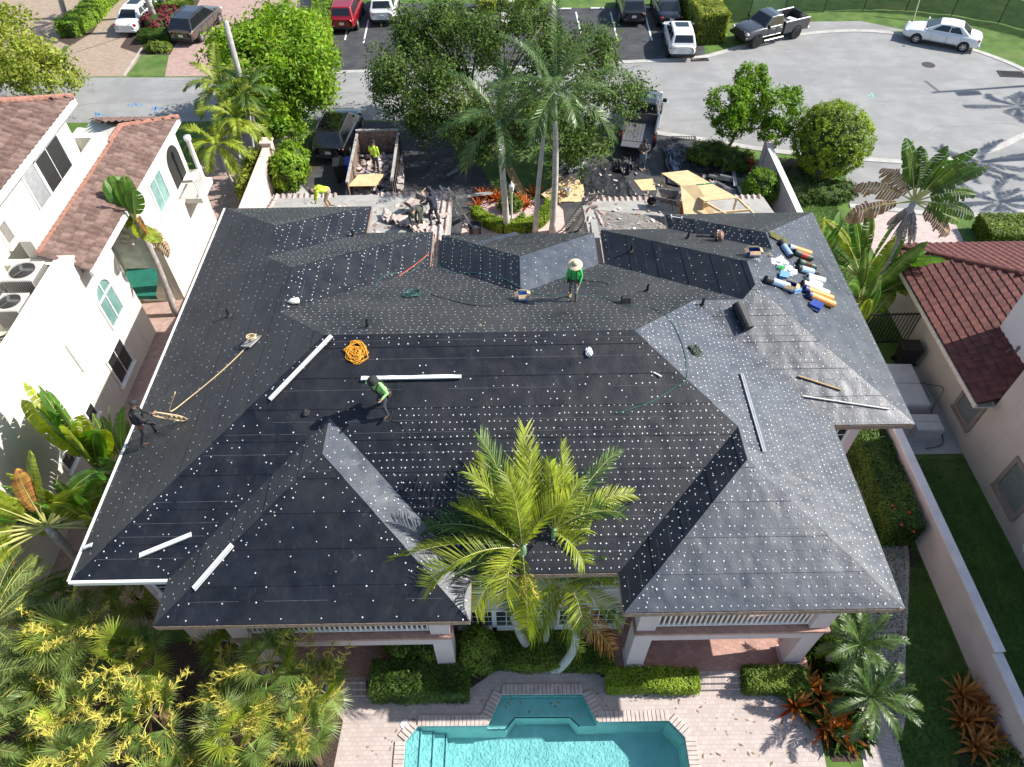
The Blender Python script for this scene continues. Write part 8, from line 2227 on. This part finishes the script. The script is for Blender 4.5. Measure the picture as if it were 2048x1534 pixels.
for lab, a, b, h in (('leaning palm trunk rising from the red shrubs between cars', (-24.77, 53.09, 0), (-25.2, 53.4, 7.5), .22), ('thin palm trunk behind the red shrubs', (-25.06, 55.85, 0), (-24.6, 55.5, 7.5), .18), ('pale palm trunk in the driveway hedge strip', (-32.51, 55.59, 0), (-31.3, 56.0, 8.0), .2)):
    t = thing('palm_trunk', lab, 'palm tree', a); mb = MB(); mb.tube([a, (Vector(a) + Vector(b)) / 2, b], [h, h * .85, h * .75], 10); mb.build('trunk', bark_white, t, smooth=True, world=True)
    for k in range(9):
        q = frond(b, k * .7, .5 - .1 * (k % 3), 2.2, 1.0, ll=.6, n=24, wid=.08); q.build('frond', [palm_g, stalk_y], t, world=True)
# overhead lines
wire = M('overhead_wire', (.55, .55, .55), .5); wire_d = M('overhead_wire_dark', (.1, .1, .1), .5)
def line(a, b, sag, r, mat, label):
    a, b = Vector(a), Vector(b); mb = MB(); mb.tube([a.lerp(b, i / 16) - Vector((0, 0, sag * 4 * (i / 16) * (1 - i / 16))) for i in range(17)], r, 5); return tag(mb.build('overhead_wire', mat, smooth=True), label, 'wire')
line((-31, 43.0, 6.5), (-15.0, 57, 7.6), .3, .035, wire, 'white overhead cable slanting over the paver driveways')
line((-4, 55.8, 6.5), (48, 55.2, 6.4), .4, .014, wire_d, 'thin overhead wire above the green screened fence')
# street light pole casting the shadow across the round street end
sp_ = thing('street_light_pole', 'street light pole standing beyond the round street end', 'street light', (40.5, 43.9, 0))
mb = MB(); mb.lathe([(.16, 0), (.14, 4), (.1, 13)], (40.5, 43.9, 0), 10); mb.build('pole', pole_m, sp_, world=True)
mb = MB(); mb.bar((40.5, 43.9, 12.6), (40.5, 45.4, 12.9), .08, .08); mb.build('arm', pole_m, sp_, world=True)
mb = MB(); mb.box((40.5, 43.5, 11.0), (.5, .5, 1.2), bev=.1); mb.build('transformer', galv, sp_, world=True)
# green screened chain-link fence
scr = M('fence_screen', (.025, .075, .035), .8, .25, 2)
nt = scr.node_tree; tr_ = nt.nodes.new('ShaderNodeBsdfTransparent'); mx_ = nt.nodes.new('ShaderNodeMixShader'); mx_.inputs[0].default_value = .78
nt.links.new(tr_.outputs[0], mx_.inputs[1]); nt.links.new(nt.nodes['Principled BSDF'].outputs[0], mx_.inputs[2]); nt.links.new(mx_.outputs[0], nt.nodes['Material Output'].inputs['Surface'])
fn = thing('screened_fence', 'chain-link fence with sagging dark green screen along the verge', 'fence', (22, 54, 0))
fpts = [(15.6, 53.6), (17.6, 53.2), (20.5, 54.4), (23.5, 54.7), (26.5, 54.9), (29.5, 54.6), (32.5, 53.7), (35.2, 52.2), (37.6, 50.2), (39.6, 47.6)]
fp = M('fence_post', (.05, .07, .05), .6)
for i, p in enumerate(fpts):
    mb = MB(); mb.lathe([(.035, 0), (.035, 1.9), (.01, 1.95)], (p[0], p[1], 0), 8); mb.build('post', fp, fn, world=True)
for i in range(len(fpts) - 1):
    a, b = Vector((*fpts[i], 0)), Vector((*fpts[i + 1], 0)); mb = MB(); n_ = 12
    nr = Vector((-(b - a).y, (b - a).x, 0)).normalized()
    for k in range(n_ + 1):
        for j in range(6):
            t_ = k / n_; z = .05 + 1.75 * j / 5; z -= (.22 if i in (1, 2, 5) else .08) * math.sin(math.pi * t_) * (j / 5) ** 2
            q = a.lerp(b, t_) + nr * (.06 * math.sin(t_ * 9 + i) * (1 - j / 6) + .1 * noise.noise(Vector((i + t_ * 3, j * .5, 0)))); mb.v.append((q.x, q.y, z))
    mb.f = [(k * 6 + j, (k + 1) * 6 + j, (k + 1) * 6 + j + 1, k * 6 + j + 1) for k in range(n_) for j in range(5)]; mb.mi = [0] * len(mb.f)
    mb.build('screen_panel', scr, fn, smooth=True, world=True)
    mb = MB(); mb.tube([a + Vector((0, 0, 1.88)), b + Vector((0, 0, 1.88))], .02, 6); mb.build('top_rail', fp, fn, world=True)
bamboo = thing('wooden_post', 'pale leaning timber post against the green screened fence', 'post', (29.6, 53.2, 0))
mb = MB(); mb.tube([(29.4, 52.9, 0), (29.7, 54.0, 2.6)], .05, 8); mb.build('post', M('pale_post', (.5, .48, .3), .8), bamboo, world=True)
# deck light box by the bromeliads
mb = MB(); p = (9.17, 5.59, 0); mb.box((p[0], p[1], .12), (.42, .2, .22), bev=.03); tag(mb.build('deck_box', concrete), 'pale concrete deck box at the paver edge by the bromeliads', 'box')
# fallen leaves and twigs on the deck and drive
V, F = [], []
for i in range(420):
    if i < 200: x, y, z = R.uniform(-4.5, 8.5), R.uniform(4.6, 6.9), .014
    else: x, y, z = R.choice((R.uniform(-11, -3), R.uniform(3, 11))), R.uniform(28.5, 39), .013
    if -3.2 < x < 4.9 and y < 6.2: continue
    a = R.uniform(0, 6.28); l = R.uniform(.03, .09); k = len(V); c, s = math.cos(a) * l, math.sin(a) * l
    V += [(x - c, y - s, z), (x + s * .35, y - c * .35, z + .01), (x + c, y + s, z + .004), (x - s * .35, y + c * .35, z + .008)]; F.append((k, k + 1, k + 2, k + 3))
tag(numpy_mesh('fallen_leaves', V, F, M('dry_leaf', (.28, .19, .10), .9, .3, 6, island=.4)), kind='stuff')

# broken tile and scrap strewn over the work areas
scr_ = thing('scattered_rubble', 'scattered broken tile pieces on both garage roofs', 'rubble', (-4, 24.5, 4.0)); sh_ = {}
for i in range(150):
    if i < 70: x, y = R.uniform(-9.5, -3.1), R.uniform(23.4, 26.9); z = gz(y) + .02
    else: x, y = R.uniform(3.4, 8.5), R.uniform(21.9, 26.6); z = gzr(y) + .03
    key = (R.randrange(5), R.randrange(3))
    if key not in sh_:
        o = ck[key[0]].build('tile_fragment', rub_mats[key[1]], scr_); sh_[key] = o.data
    else: o = link('tile_fragment', sh_[key], scr_)
    q = R.uniform(.35, 1.1); o.location = Vector((x, y, z)) - LOC[scr_.name]; o.rotation_euler = (R.uniform(-.4, .2), R.uniform(-.3, .3), R.uniform(0, 6.28)); o.scale = (q, q, 1)
drv = thing('scattered_rubble', 'scattered tile crumbs and scrap on the right-hand drive', 'rubble', (7, 31, 0))
sh_ = {}
for i in range(90):
    x, y = R.uniform(3.2, 11.5), R.uniform(28.0, 34.5); key = (R.randrange(5), R.randrange(3))
    if key not in sh_:
        o = ck[key[0]].build('tile_fragment', rub_mats[key[1]], drv); sh_[key] = o.data
    else: o = link('tile_fragment', sh_[key], drv)
    q = R.uniform(.25, .9); o.location = (x - 7, y - 31, .05); o.rotation_euler = (R.uniform(-.3, .3), R.uniform(-.3, .3), R.uniform(0, 6.28)); o.scale = (q * 1.4, q * .8, 1)
